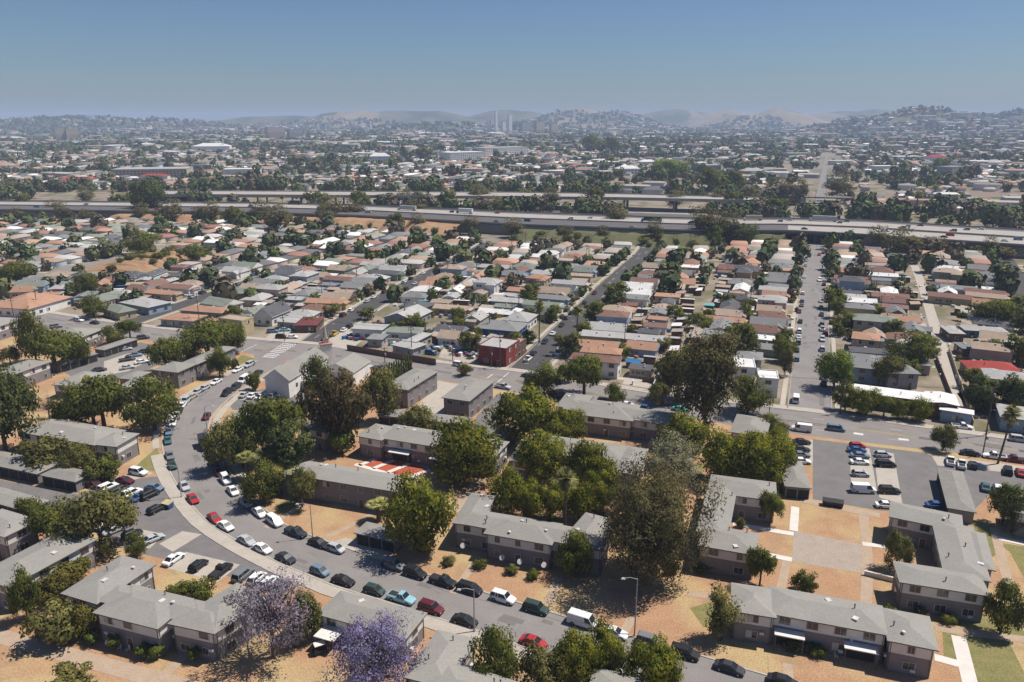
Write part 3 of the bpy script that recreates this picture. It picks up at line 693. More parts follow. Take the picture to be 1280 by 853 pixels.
apartment("carport", "low roof at the left edge between the garages and the blocks", [((-30, 622), (33, 640), (57, 624))], z=2.8, storeys=1, panel=False, garage=True, vents=False, cat="garage", group=G_, roofm=M_roofg2)
apartment("apartment_block", "long block with sunlit end wall left of the curving road", [((22, 540), (118, 557), (152, 537)), ((145, 559), (175, 542), (119, 551))], group=AP)
apartment("apartment_block", "block with bright upper windows at the far left", [((16, 469), (65, 452), (37, 449))], group=AP)
apartment("apartment_block", "low block behind the palm tree on the left", [((64, 481), (104, 464), (132, 471))], group=AP, z=4.5)
apartment("apartment_block", "narrow block between two round trees left of the curving road", [((162, 488), (190, 472), (150, 482))], group=AP, z=4.5)
apartment("carport", "small flat garage roof beside the upper left lot", [((168, 475), (190, 465), (152, 471))], z=2.9, storeys=1, panel=False, garage=True, vents=False, cat="garage", group=G_)
apartment("apartment_block", "long mauve block along the top of the curving road", [((222, 466), (247, 455), (199, 459)), ((246, 456), (296, 434), (230, 452))], group=AP, panel=False)
apartment("carport", "brown stained carport row beside the upper left lot", [((75, 457), (123, 442), (89, 446))], z=2.8, storeys=1, panel=False, garage=True, vents=False, cat="garage", group=G_, roofm=M_roofg2, slope=.12)
apartment("carport", "thin carport row nearest the boulevard at upper left", [((130, 438), (173, 424), (161, 422))], z=2.8, storeys=1, panel=False, garage=True, vents=False, cat="garage", group=G_, roofm=M_roofg2, slope=.12)
apartment("apartment_block", "pale roofed block behind the thin carport row", [((98, 424), (131, 411), (80, 412))], group=AP, z=5)
apartment("apartment_block", "block at the left edge beside the boulevard", [((-25, 416), (32, 398), (-30, 402))], group=AP)

# landmark buildings of the town, north of the boulevard
def cm(name, c, **k): return mat(name, c, .9, None, .4, .2, 6, .15, fine=.06, **k)
W_red = cm("red_wall", (.25, .06, .05)); W_white = cm("white_wall", (.80, .78, .74)); W_yel = cm("yellow_wall", (.52, .42, .24)); W_pink = cm("pink_wall", (.52, .38, .33))
W_blue = cm("blue_wall", (.30, .38, .48)); W_brown = cm("brown_wall", (.18, .11, .08)); W_grey = cm("grey_wall", (.36, .36, .36)); W_teal = cm("teal_wall", (.08, .26, .30)); W_tan = cm("tan_wall", (.50, .41, .32)); W_green = cm("green_wall", (.28, .33, .25)); W_deepblue = cm("deep_blue_wall", (.05, .12, .35))
def rf(name, c): return mat(name, c, .95, tuple(k * .74 for k in c), .35, .05, 8, .1, rand=.08, fine=.14)
R_or = rf("orange_shingles", (.42, .245, .165)); R_br = rf("brown_shingles", (.23, .135, .105)); R_gr = rf("mid_grey_shingles", (.24, .24, .235)); R_dk = rf("charcoal_shingles", (.12, .12, .125)); R_wh = rf("white_roofing", (.74, .72, .69)); R_tan = rf("tan_shingles", (.40, .31, .235)); R_gn = rf("green_grey_shingles", (.24, .265, .22)); R_rd = rf("red_shingles", (.34, .07, .06)); R_lg = rf("light_grey_roofing", (.42, .41, .39)); R_dirty = rf("dirty_roofing", (.38, .33, .28)); R_mar = rf("maroon_shingles", (.17, .06, .055))
LM = dict(cat="building")
apartment("shop_building", "red two storey corner shop beside the salvage yard", [((633, 437), (650, 426), (600, 431))], z=6.5, wallm=W_red, panel=False, flat=True, roofm=R_lg, **LM)
apartment("shop_annex", "tan topped dark annex behind the red corner shop", [((646, 432), (658, 424), (640, 428))], z=5.5, wallm=W_brown, panel=False, flat=True, roofm=R_tan, **LM)
apartment("apartment_house", "white two storey building with brown hipped roof at the street corner", [((710, 449), (774, 455), (779, 446))], z=5.6, wallm=W_white, panel=False, roofm=R_br, **LM)
apartment("apartment_house", "orange roofed building directly behind the white corner building", [((724, 440), (776, 444), (726, 432))], z=5.0, wallm=W_tan, panel=False, roofm=R_or, **LM)
apartment("apartment_house", "flat white roofed building beside the tall eucalyptus", [((916, 459), (945, 461), (921, 446))], z=5, wallm=W_white, panel=False, flat=True, roofm=R_wh, **LM)
apartment("apartment_house", "grey roofed house behind the flat white one", [((920, 448), (954, 451), (923, 438))], z=5, wallm=W_grey, panel=False, roofm=R_gr, **LM)
apartment("shop_building", "pale blue walled corner shop where the wide street meets the boulevard", [((948, 473), (974, 475), (952, 463))], z=6, wallm=W_white, panel=False, flat=True, roofm=R_wh, **LM)
r_, W_, B_ = apartment("apartment_house", "long white roofed building behind the hedge beside the boulevard", [((1067, 490), (1160, 502), (1070, 480)), ((1159, 503), (1200, 508), (1163, 490))], z=4.6, wallm=W_brown, panel=False, roofm=R_wh, slope=.12, gable=True, **LM)
apartment("apartment_house", "grey roofed blue walled building above the long white roof", [((1065, 459), (1114, 464), (1064, 441))], z=5.2, wallm=W_blue, panel=False, roofm=R_gr, **LM)
apartment("apartment_house", "grey two storey rear building beside the small white carport", [((1110, 467), (1152, 468), (1113, 456))], z=5.2, wallm=W_grey, panel=False, roofm=R_gr, **LM)
apartment("apartment_house", "tall pink building with green grey roof on the wide street", [((1066, 400), (1126, 405), (1066, 392))], z=6.4, wallm=W_pink, panel=False, roofm=R_gn, slope=.3, **LM)
apartment("apartment_house", "orange tiled house below the tall pink building", [((1064, 423), (1100, 427), (1066, 414))], z=5.0, wallm=W_tan, panel=False, roofm=R_or, **LM)
apartment("apartment_house", "charcoal roofed house below the orange tiled one", [((1063, 440), (1115, 444), (1064, 433))], z=3.6, storeys=1, wallm=W_grey, panel=False, roofm=R_dk, **LM)
apartment("house", "bright red roofed house with pink walls near the right edge", [((1212, 462), (1280, 466), (1214, 451))], z=3.2, storeys=1, wallm=W_pink, panel=False, roofm=R_rd, slope=.35, cat="house")
apartment("house", "turquoise walled long house right of the alley", [((1206, 413), (1262, 416), (1208, 407))], z=3, storeys=1, wallm=W_teal, panel=False, roofm=R_lg, slope=.2, cat="house")
apartment("house", "pale grey roofed shed house beside the alley bend", [((1187, 417), (1208, 418), (1184, 407))], z=3.4, storeys=1, wallm=W_brown, panel=False, roofm=R_lg, slope=.2, cat="house")
apartment("house", "brown walled grey roofed house right of the alley below the shed", [((1203, 436), (1256, 438), (1204, 428))], z=3.2, storeys=1, wallm=W_brown, panel=False, roofm=R_gr, slope=.25, cat="house")
apartment("shop_building", "yellow two storey building with arched windows on the boulevard", [((302, 402), (317, 397), (273, 398))], z=6, wallm=W_yel, panel=False, flat=True, roofm=R_tan, **LM)
apartment("house", "long orange roofed house on the corner left of the yellow building", [((198, 399), (241, 402), (213, 391))], z=3.2, storeys=1, wallm=W_grey, panel=False, roofm=R_or, cat="house")
apartment("house", "second long orange roof behind the corner one", [((223, 388), (277, 392), (236, 381))], z=3.2, storeys=1, wallm=W_grey, panel=False, roofm=R_or, cat="house")
apartment("house", "small orange roof tucked beside the yellow building", [((250, 405), (272, 405), (256, 398))], z=3.2, storeys=1, wallm=W_tan, panel=False, roofm=R_or, cat="house")
apartment("house", "green grey roofed house up the dark side street on the left", [((250, 379), (281, 384), (262, 371))], z=3.2, storeys=1, wallm=W_white, panel=False, roofm=R_gn, slope=.4, gable=True, cat="house")
apartment("house", "steep gabled grey house with white trim behind the shrubs", [((316, 395), (340, 397), (322, 383))], z=4, storeys=1, wallm=W_white, panel=False, roofm=R_dk, slope=.8, gable=True, cat="house")
apartment("house", "flat pale roofed house beside the gabled one", [((344, 402), (370, 404), (350, 393))], z=3.2, storeys=1, wallm=W_tan, panel=False, roofm=R_lg, slope=.1, cat="house")
apartment("house", "maroon roofed house at the corner of the salvage yard street", [((366, 407), (396, 407), (375, 396))], z=3.2, storeys=1, wallm=W_brown, panel=False, roofm=R_mar, slope=.25, cat="house")
apartment("house", "grey walled hipped house above the salvage yard", [((478, 397), (516, 401), (490, 384))], z=3.8, storeys=1, wallm=W_grey, panel=False, roofm=R_lg, slope=.35, gable=True, cat="house")
apartment("house", "charcoal roofed house behind the grey walled hipped one", [((497, 383), (527, 387), (505, 374))], z=3.6, storeys=1, wallm=W_grey, panel=False, roofm=R_dk, slope=.3, cat="house")
apartment("house", "orange roofed white house at the left end of the boulevard", [((36, 387), (92, 371), (62, 362))], z=4, storeys=1, wallm=W_white, panel=False, roofm=R_or, slope=.35, cat="house")
apartment("house", "pale blue roofed wide house at the left side street corner", [((148, 378), (185, 385), (160, 368))], z=3.5, storeys=1, wallm=W_blue, panel=False, roofm=R_lg, slope=.2, cat="house")
apartment("house", "olive walled house with a yellow porch on the boulevard", [((126, 385), (148, 392), (138, 377))], z=3.5, storeys=1, wallm=W_yel, panel=False, roofm=R_gn, slope=.35, cat="house")
apartment("house", "blue walled grey roofed house behind the red corner shop", [((592, 410), (648, 415), (603, 399))], z=3.5, storeys=1, wallm=W_deepblue, panel=False, roofm=R_gr, slope=.3, cat="house")
apartment("house", "pale hipped house above the blue walled one", [((628, 400), (660, 403), (636, 390))], z=4, storeys=1, wallm=W_white, panel=False, roofm=R_lg, slope=.4, cat="house")
YD = dict(cat="shed", group="metal roofed sheds of the salvage yard", panel=False, vents=False, storeys=1)
apartment("workshop", "white fronted flat workshop at the corner of the salvage yard", [((438, 411), (478, 413), (450, 404))], z=4.2, wallm=W_white, roofm=R_lg, slope=.06, **YD)
apartment("workshop", "ribbed pale shed in the middle of the salvage yard", [((520, 428), (542, 417), (509, 424))], z=4, wallm=W_tan, roofm=R_lg, slope=.2, **YD)
apartment("workshop", "low grey shed beside the salvage yard fence", [((488, 431), (516, 437), (500, 423))], z=3.4, wallm=W_grey, roofm=R_lg, slope=.15, **YD)
apartment("workshop", "small blue grey lean-to near the salvage yard corner", [((457, 424), (478, 425), (466, 417))], z=3.2, wallm=W_grey, roofm=R_gr, slope=.1, **YD)
apartment("apartment_house", "white walled low building with pale blue front right of the alley", [((1174, 512), (1218, 519), (1180, 507))], z=3.6, storeys=1, wallm=W_blue, panel=False, roofm=R_wh, slope=.1, **LM)
apartment("apartment_house", "pale building at the right edge behind the tall palm", [((1250, 521), (1300, 528), (1256, 505))], z=4, storeys=1, wallm=W_blue, panel=False, roofm=R_lg, slope=.15, **LM)

# church
CW = wing((361, 476), (411, 446), (333, 470), 6.0)
ch = empty("church", CW['c'], "white church with steep grey gabled roof beside the boulevard", "church"); RECTS.append((CW['c'].x, CW['c'].y, CW['u'].x, CW['u'].y, CW['l'], CW['w']))
b = MB(CW['c']); boxwing(b, CW, 0, 5.9, .5); b.build("wall", W_white, ch, (0, 0, 0))
b = MB(CW['c']); hiproof(b, CW, 6, .72, 0, 0, True, .2, 1); b.build("roof", [M_roofg, W_white], ch, (0, 0, 0))
w2 = wing((398, 462), (442, 466), (402, 446), 5.0); b = MB(CW['c']); boxwing(b, w2, 0, 4.9, .4); b.build("side_wing_wall", W_white, ch, (0, 0, 0))
b = MB(CW['c']); hiproof(b, w2, 5, .4, 0, 0, True, .2, 1); b.build("side_wing_roof", [M_roofg, W_white], ch, (0, 0, 0))
w3 = wing((376, 476), (400, 480), (380, 465), 3.5); b = MB(CW['c']); boxwing(b, w3, 0, 3.5, .1, 0, True); b.build("flat_annex", W_white, ch, (0, 0, 0))
for w in (w2, w3): RECTS.append((w['c'].x, w['c'].y, w['u'].x, w['u'].y, w['l'], w['w']))
tp = P(409, 458); b = MB(CW['c'])
b.box((tp.x, tp.y, 4), (3.6, 3.6, 8), .4, 0); b.box((tp.x, tp.y, 8.3), (4.0, 4.0, .5), .4, 1)
b.box((tp.x, tp.y, 9.4), (1.8, 1.8, 1.8), .4, 2); b.cyl((tp.x, tp.y, 10.4), (tp.x, tp.y, 14.5), .8, .25, 8, 2)
b.build("steeple", [W_white, cm("coral_trim", (.48, .27, .22)), W_tan], ch, (0, 0, 0))
q = P(346, 471) + Vector((0, 0, 0)); nn = -CW['u']; fp = CW['c'] - CW['u'] * (CW['l'] - .48)
b = MB(CW['c']); b.cyl((fp.x, fp.y, 7.2), ((fp - CW['u'] * .08).x, (fp - CW['u'] * .08).y, 7.2), .8, .8, 14); b.build("round_window", M_glass, ch, (0, 0, 0))
for k in (-.6, -.1, .4):
    sd = CW['n'] if CW['n'].dot(Vector((1, -.5, 0))) > 0 else -CW['n']
    p = CW['c'] + CW['u'] * (CW['l'] * k) + sd * (CW['w'] - .45); o = inst(WIN[4], ch, (p.x - CW['c'].x, p.y - CW['c'].y, 3), math.atan2(sd.x, -sd.y))

# ------------------------------------------------------------------ vegetation
GREEN = {
 'ficus': ((.075, .10, .014), (.28, .265, .035)), 'dark': ((.055, .074, .026), (.16, .17, .055)), 'olive': ((.09, .098, .03), (.25, .225, .07)), 'euc': ((.085, .08, .034), (.25, .215, .095)), 'eucl': ((.13, .13, .065), (.36, .34, .22)),
 'bright': ((.09, .13, .02), (.22, .26, .05)), 'purple': ((.15, .14, .20), (.36, .31, .52)), 'greyp': ((.17, .145, .165), (.31, .27, .34)), 'mid': ((.07, .095, .02), (.21, .21, .045)),
 'palm': ((.20, .20, .06), (.48, .45, .18)), 'yellow': ((.10, .09, .02), (.22, .19, .05)), 'brown': ((.065, .058, .024), (.165, .125, .06)), 'grey': ((.16, .13, .12), (.3, .26, .24))}
LM_ = {k: leafmat("leaves_" + k, *v) for k, v in GREEN.items()}
def crown(seed, n, leaf, shape='round', clumps=34, lumps=.5):
    """unit crown: radius 1 horizontally, z from 0 to ~1.5; leaf-sized quads in clumps"""
    rng = np.random.default_rng(seed)
    c = rng.normal(size=(clumps, 3)); c /= np.linalg.norm(c, axis=1)[:, None]
    rad = rng.uniform(.30, .80, clumps)[:, None]; c *= rad
    if shape == 'round': c[:, 2] = c[:, 2] * .72 + .72; sz = rng.uniform(.20, .36, clumps)
    elif shape == 'flat': c[:, 2] = np.abs(c[:, 2]) * .55 + .45; sz = rng.uniform(.18, .34, clumps)
    elif shape == 'tall': c[:, :2] *= .8; c[:, 2] = c[:, 2] * 1.15 + 1.2; sz = rng.uniform(.16, .38, clumps)
    elif shape == 'column':
        c[:, :2] *= .5; c[:, 2] = np.linspace(.1, 3.6, clumps); c[:, :2] *= (1 - c[:, 2:3] / 4.2); sz = .42 * (1.15 - c[:, 2] / 4.0)
    elif shape == 'sparse': c[:, 2] = c[:, 2] * .7 + .75; sz = rng.uniform(.10, .24, clumps)
    k = rng.integers(0, clumps, n); p = rng.normal(size=(n, 3)); p /= np.linalg.norm(p, axis=1)[:, None]
    p *= (rng.uniform(.35, 1, n) ** .4)[:, None] * sz[k][:, None] * (1 + lumps * (rng.random(n)[:, None] - .5)); p[:, 2] *= .78
    ctr = c[k] + p
    nr = p / np.maximum(1e-6, np.linalg.norm(p, axis=1)[:, None]) + rng.normal(size=(n, 3)) * .38; nr[:, 2] += .40; nr /= np.linalg.norm(nr, axis=1)[:, None]
    a = np.cross(nr, rng.normal(size=(n, 3))); a /= np.linalg.norm(a, axis=1)[:, None]; bb = np.cross(nr, a)
    s = (leaf * rng.uniform(.6, 1.35, n))[:, None]
    v = np.stack([ctr - a * s, ctr - bb * s * .62, ctr + a * s, ctr + bb * s * .62], 1).reshape(-1, 3)
    g = ctr - np.array([0, 0, ctr[:, 2].mean() * .8]); g /= np.linalg.norm(g, axis=1)[:, None]; pn = p / np.maximum(1e-6, np.linalg.norm(p, axis=1)[:, None])
    nn = pn * .75 + g * .45 + rng.normal(size=(n, 3)) * .16; nn[:, 2] += .15; nn /= np.linalg.norm(nn, axis=1)[:, None]
    crown.normals = np.repeat(nn, 4, 0)
    return v, np.arange(4 * n).reshape(-1, 4), c
def trunkmesh(b, c, h0, shape, rng, pale=False, r=.07, nb=7):
    b.cyl((0, 0, -.05), (0.02, 0.01, h0 * .9), r, r * .72, 8); top = Vector((.02, .01, h0 * .88))
    idx = rng.permutation(len(c))[:nb]
    for i in idx:
        e = Vector(c[i]); e.z += h0 * 0; mid = top.lerp(e, .5) + Vector((rng.normal() * .05, rng.normal() * .05, .04))
        b.cyl(top, mid, r * .5, r * .33, 6); b.cyl(mid, e, r * .33, r * .1, 5)
TREEP = {}
def make_tree(key, shape, leafkey, n, leaf, seed, h0=.35, clumps=34, pale=False, r=.06, nb=7, lumps=.5):
    rng = np.random.default_rng(seed + 99); v, f, c = crown(seed, n, leaf, shape, clumps, lumps); v[:, 2] += h0 * .5 - .12; c[:, 2] += h0 * .5 - .12
    root = empty("tree", (0, 0, 0)); o = raw_mesh("crown", v, f, LM_[leafkey]); o.parent = root
    o.data.polygons.foreach_set("use_smooth", [True] * len(f)); o.data.normals_split_custom_set_from_vertices(crown.normals.tolist())
    b = MB(); trunkmesh(b, c, h0 + .16, shape, rng, pale, r, nb); b.build("trunk", M_pale_trunk if pale else M_trunk, root, (0, 0, 0))
    zt = float(np.percentile(v[:, 2], 99.5)); xr = float(np.percentile(np.abs(v[:, :2]), 98))
    TREEP[key] = (root, zt, xr); return root
make_tree('ficus1', 'round', 'ficus', 9000, .036, 1, .3); make_tree('ficus2', 'round', 'ficus', 9000, .036, 2, .3, 44); make_tree('ficus3', 'round', 'ficus', 8000, .04, 3, .3, 26)
make_tree('mid1', 'round', 'mid', 7000, .04, 4, .3); make_tree('mid2', 'flat', 'mid', 6000, .04, 5, .35)
make_tree('dark1', 'round', 'dark', 7000, .04, 6, .3); make_tree('dark2', 'tall', 'dark', 7000, .05, 7, .3)
make_tree('olive1', 'round', 'olive', 6000, .042, 8, .35, 30, lumps=.9); make_tree('olive2', 'flat', 'olive', 5000, .045, 9, .4, 26, lumps=.9)
make_tree('big', 'round', 'euc', 40000, .0165, 10, .36, 64, True, .045, 22, .35); make_tree('euc1', 'tall', 'euc', 15000, .027, 11, .3, 75, True, .05, 14, .9); make_tree('euc2', 'tall', 'eucl', 14000, .024, 51, .3, 60, True, .05, 24, .8)
make_tree('loose', 'tall', 'olive', 3800, .045, 12, .4, 34, False, .05, 10, 1)
make_tree('bright', 'round', 'bright', 6000, .042, 13, .4)
make_tree('jaca', 'sparse', 'purple', 14000, .0175, 14, .34, 90, False, .04, 48, .8); make_tree('jacb', 'sparse', 'greyp', 6500, .020, 15, .5, 90, False, .045, 34, 1)
make_tree('bare', 'sparse', 'grey', 1500, .018, 16, .45, 60, False, .05, 34, 1)
make_tree('yellow', 'round', 'yellow', 5000, .045, 17, .25); make_tree('bush1', 'round', 'mid', 2600, .06, 18, .05); make_tree('bush2', 'round', 'olive', 2400, .065, 19, .05)
make_tree('brown', 'round', 'brown', 6000, .04, 20, .35)
make_tree('cyp', 'column', 'dark', 1800, .12, 21, .2, 26, nb=0, r=.1)
make_tree('topi', 'round', 'bright', 1800, .07, 22, .5, 30, nb=4, r=.06, lumps=0)
for i, (k, lk) in enumerate((('far1', 'mid'), ('far2', 'mid'), ('far3', 'olive'), ('far4', 'ficus'), ('far5', 'mid'))): make_tree(k, ('round', 'round', 'round', 'flat', 'tall')[i], lk, 1500, .075, 30 + i, .3, 22)
make_tree('fareuc', 'tall', 'euc', 2600, .055, 40, .5, 40, True, .04, 8, .9)
def make_palm(key, nf, trunk_r, seed, shag=True):
    rng = random.Random(seed); root = empty("palm_tree", (0, 0, 0)); b = MB()   # height 1 unit = trunk height; fronds radius in 'fr'
    fr = .2; v = []; 
    for k in range(nf):
        az = rng.uniform(0, 6.283); el = rng.uniform(-.9, 1.35); L = fr * rng.uniform(.8, 1.1)
        for j in range(9):                       # fan of leaflets
            a2 = az + (j - 4) * .13; e2 = el - abs(j - 4) * .05
            d = Vector((math.cos(a2) * math.cos(e2), math.sin(a2) * math.cos(e2), math.sin(e2))); base = Vector((0, 0, 1))
            s = Vector((-math.sin(a2), math.cos(a2), 0)) * (.011)
            m1 = base + d * L * .62 + Vector((0, 0, -.006)); tip = base + d * L + Vector((0, 0, -.05 * (1 - abs(el) / 2)))
            b.face([base, m1 - s, tip, m1 + s])
    b.build("crown", LM_['palm'], root, (0, 0, 0))
    t = MB(); t.cyl((0, 0, 0), (.005, 0, .5), trunk_r * 1.25, trunk_r, 9); t.cyl((.005, 0, .5), (0, 0, .98), trunk_r, trunk_r * .9, 9)
    t.build("trunk", M_trunk, root, (0, 0, 0))
    if shag:
        t = MB(); t.cyl((0, 0, .84), (0, 0, 1.0), trunk_r * 1.4, trunk_r * 3.2, 9); t.build("dead_frond_skirt", LM_['brown'], root, (0, 0, 0))
    TREEP[key] = (root, 1.12, .2)
make_palm('palm', 46, .016, 1); make_palm('palm2', 40, .018, 2); make_palm('shortpalm', 38, .035, 3, False)
USED = set(); TREES = []
KN = {'ficus1': 'broadleaf_tree', 'palm': 'palm_tree'}
def place_tree(key, p, width, heightm, label, group, cat="tree", name=None):
    root, zt, xr = TREEP[key]; s = width / 2 / xr; sz = heightm / zt; rot = R.uniform(0, 6.28)
    if key not in USED: USED.add(key); o = root; o.location = p; o.rotation_euler = (0, 0, rot); o.scale = (s, s, sz); tag(o, label, cat, group)
    else: o = copy_tree(root, p, rot, (s, s, sz), label, group); o["category"] = cat
    o.name = name or ("palm_tree" if 'palm' in key else "cypress" if key == 'cyp' else "shrub" if cat == "shrub" else "tree")
    for c in o.children:
        base = c.name.split('.')[0]
        if c.name != base: c.name = base
    return o
def tree(key, bx, by, wpx, hpx, label, group="trees of the apartment estate", cat="tree"):
    s = S(bx, by); p = P(bx, by); p.z = 0
    # height from the pixel of the top
    h = 0
    for k in range(1, 400):
        h = k * .15
        if PIX((p.x, p.y, h))[1] <= by - hpx: break
    TREES.append((p.x, p.y, wpx / s / 2))
    return place_tree(key, p, wpx / s, h, label, group, cat)
TL = """ficus1 528 690 78 92|dense round green tree beside the low carport
ficus2 583 602 78 74|dense round tree right of the red court
ficus3 655 556 74 68|largest round crown beside the driveway above the tree court
ficus1 703 560 56 46|round crown touching the block with the white upper band
ficus2 677 600 60 60|left round crown over the block with the court
ficus3 736 610 50 58|right round crown over the block with the court
ficus2 635 646 50 58|leftmost crown of the row behind the middle block
ficus1 662 652 42 48|second crown of the row behind the middle block
ficus3 688 652 42 48|third crown of the row, left of the palm
ficus2 724 650 42 46|fourth crown of the row, right of the palm
ficus1 754 642 50 52|rightmost crown of the row beside the huge tree
mid1 718 720 44 54|bushy dark green tree against the middle block's doorway
big 818 730 126 136|huge dark olive tree casting a wide shadow on the dirt
euc2 838 622 60 78|pale flecked eucalyptus behind the huge dark tree
bare 790 650 46 76|leafless grey tree left of the pale eucalyptus
euc1 880 548 70 132|tall dark eucalyptus standing by the boulevard
mid1 934 518 48 48|dark rounded tree at the right foot of the tall eucalyptus
olive1 846 500 50 62|loose crown left of the tall eucalyptus beyond the boulevard
ficus3 850 582 62 62|green crown squeezed below the tall eucalyptus
ficus1 905 602 62 64|left crown of the dense group above the zigzag block
ficus2 945 606 66 66|middle crown of the dense group above the zigzag block
ficus3 968 596 46 58|right crown of the dense group beside the dark garage
mid1 962 550 36 32|small green tree beside the boulevard left of the right lot
loose 901 801 38 66|thin leaning tree at the left end of the porch block
mid2 949 735 32 48|small tree at the right end of the zigzag block
bush1 1003 741 28 24|round bush above the roof of the porch block
olive1 1119 714 32 48|small tree left of the large L shaped block
mid1 1250 793 40 64|green tree at the right end of the large L shaped block
mid2 1252 655 32 48|green tree between the long garage and the right edge block
dark1 1264 665 30 40|dark tree in front of the right edge block
olive1 1178 564 28 32|small pale olive tree at the edge of the boulevard
mid2 962 657 26 40|small tree in front of the shaded court's right arm
bush2 925 660 12 12|little round shrub inside the shaded court
jaca 470 880 102 102|bright purple jacaranda in full bloom at the bottom
jacb 342 822 92 98|faded mauve jacaranda with bare branches beside the U shaped block
jacb 368 810 32 34|small mauve tree between the two jacarandas
mid1 383 800 38 58|fresh green tree between the two jacarandas
mid1 620 866 54 80|dark green tree cut by the bottom edge right of the L shaped roof
olive1 677 872 58 62|green tree below the red hatchback at the bottom edge
ficus2 720 866 58 76|leftmost of three yellowish trees at the bottom edge
ficus1 757 854 50 70|middle one of three yellowish trees at the bottom edge
ficus3 813 872 66 70|rightmost of three yellowish trees at the bottom edge
olive1 128 692 80 78|spreading olive tree over the left parking lot
mid1 76 684 62 58|dark tree between two long blocks at the left
mid2 40 662 28 38|small tree on the low garage roof's corner
mid1 172 698 22 32|small upright tree beside the silver parked car
mid1 35 777 30 66|upright tree at the corner of the diagonal block
bush2 75 802 62 46|broad brownish bush by the dirt path at lower left
yellow 82 744 62 34|yellowish bush against the diagonal block
mid2 102 725 26 26|small tree at the end of the yellowish bush
yellow 106 797 34 38|yellow green bush beside the U shaped block
bush1 225 749 30 20|left green shrub in the U shaped block's court
bush1 250 752 34 24|right green shrub in the U shaped block's court
bush2 90 866 54 32|dark bush cut by the bottom edge at lower left
dark1 8 568 78 104|large dark tree at the left edge
mid1 95 538 48 56|left dark crown beside the tall palm
mid2 131 536 62 62|broad dark crown right of the tall palm
mid1 194 538 62 66|round dark tree beside the parked row on the curve
bare 62 524 28 30|small leafless tree on the orange dirt
bush2 60 588 56 40|wide bush behind the left row of garages
olive1 98 592 38 34|olive bush in front of the long block's end
bush1 128 602 38 30|green bush with red flowers by the parking lot
mid1 46 454 34 66|tall green tree at upper left beside the boulevard
mid2 70 462 54 46|broad green crown above the bright windowed block
mid1 98 456 30 34|small dark crown behind the carports
olive2 14 458 26 24|small tree at the left edge beside a blue tarp
mid1 141 431 24 24|left of two round trees by the thin carport row
mid2 163 425 26 24|right of two round trees by the thin carport row
mid1 236 454 44 42|left crown of the group above the mauve block
mid2 262 449 52 46|middle crown of the group above the mauve block
mid1 292 440 36 36|right crown of the group near the lawn corner
mid2 209 466 36 42|tree at the left end of the mauve block
mid1 275 472 24 38|slim tree in front of the mauve block
bush1 294 461 10 12|clipped bush beside the lawn corner
bush1 317 488 16 22|small round tree beside the church car park
olive1 283 588 46 58|olive crown inside the bend behind the black truck
mid1 304 583 46 62|green crown behind the blue parked car
mid2 350 574 70 76|large dark crown left of the sunken block
mid1 330 630 48 52|dark green tree beside the silver car on the bend
dark2 368 602 52 74|tall dark crown behind the short palms
olive2 378 634 38 46|yellowish tree at the left end of the plain long block
brown 424 562 74 98|tall brownish green tree beside the church
olive1 476 528 44 66|tree between the brownish tree and the cypresses
bright 428 568 28 28|small bright tree at the foot of the brownish tree
mid1 400 505 34 60|dark tree against the church's annex
olive1 522 547 40 38|yellow green tree in front of the thin carport
yellow 580 470 18 16|small yellow bush beside the boulevard driveway
mid1 680 494 36 40|dark tree beside the boulevard at the red shop crossing
dark1 664 496 22 26|small dark bush tree at the red shop crossing
mid2 730 494 50 48|double crown in front of the white corner building
olive2 706 478 22 20|small tree at the white corner building's left side
mid1 768 507 24 28|small tree over a black parked car on the boulevard
olive1 822 506 28 28|small tree on the boulevard left of the eucalyptus
bright 1042 486 42 46|bright lime green tree on the wide street
mid1 1056 414 28 24|green crown beside the tall pink building
olive1 1109 482 36 36|tree in front of the grey roofed blue building
mid1 1141 458 54 42|broad dark crown beside the alley
mid2 1243 408 46 32|wide dark crown above the turquoise house
mid1 1244 452 36 26|dark crown beside the red roofed house
mid1 1056 514 28 34|first green crown of the boulevard hedge
ficus1 1077 519 36 34|second green crown of the boulevard hedge
mid2 1104 522 24 26|third green crown of the boulevard hedge
mid1 1122 524 22 24|fourth green crown of the boulevard hedge
ficus2 1146 526 28 28|fifth green crown of the boulevard hedge
dark2 1222 516 34 46|left tall dark conifer near the right edge
dark2 1256 518 32 48|middle tall dark conifer near the right edge
dark2 1276 520 26 42|right tall dark conifer near the right edge
dark1 930 444 36 30|dark round crown behind the white roofed building
mid1 873 412 32 20|low green crown in the orange roofed rows
olive1 981 470 18 34|small olive tree beside the corner shop
mid2 978 452 26 26|green crown on the left kerb of the wide street
dark1 187 271 36 46|big dark tree standing before the freeway at left
mid1 180 318 42 28|large dark crown above the dirt bluff
dark1 160 308 10 26|tall thin conifer above the dirt bluff
mid1 245 330 30 24|dark round tree on the dirt bluff
fareuc 880 302 34 44|dark eucalyptus left of the bridge beside the freeway
fareuc 905 304 34 40|second eucalyptus beside the freeway bridge
dark1 925 306 40 26|dark low crown beside the freeway bridge
fareuc 1128 322 36 36|dark tree against the freeway wall at right
fareuc 770 286 22 30|thin tree on the ivy bank
mid2 22 358 34 30|dark round crown at the left edge above the boulevard
mid1 110 372 32 30|dark tree beside the white walled orange house
mid1 118 397 30 28|dark tree at the corner of the boulevard's utility pole
ficus4 0 0 0 0|""".replace("ficus4 0 0 0 0|", "").strip().split("\n")
for l in TL:
    a, lab = l.split("|"); k, bx, by, w, h = a.split()
    isb = k.startswith('bush')
    tree(k, float(bx), float(by), float(w), float(h), lab, "bushes of the apartment estate" if isb else "trees of the apartment estate", "shrub" if isb else "tree")
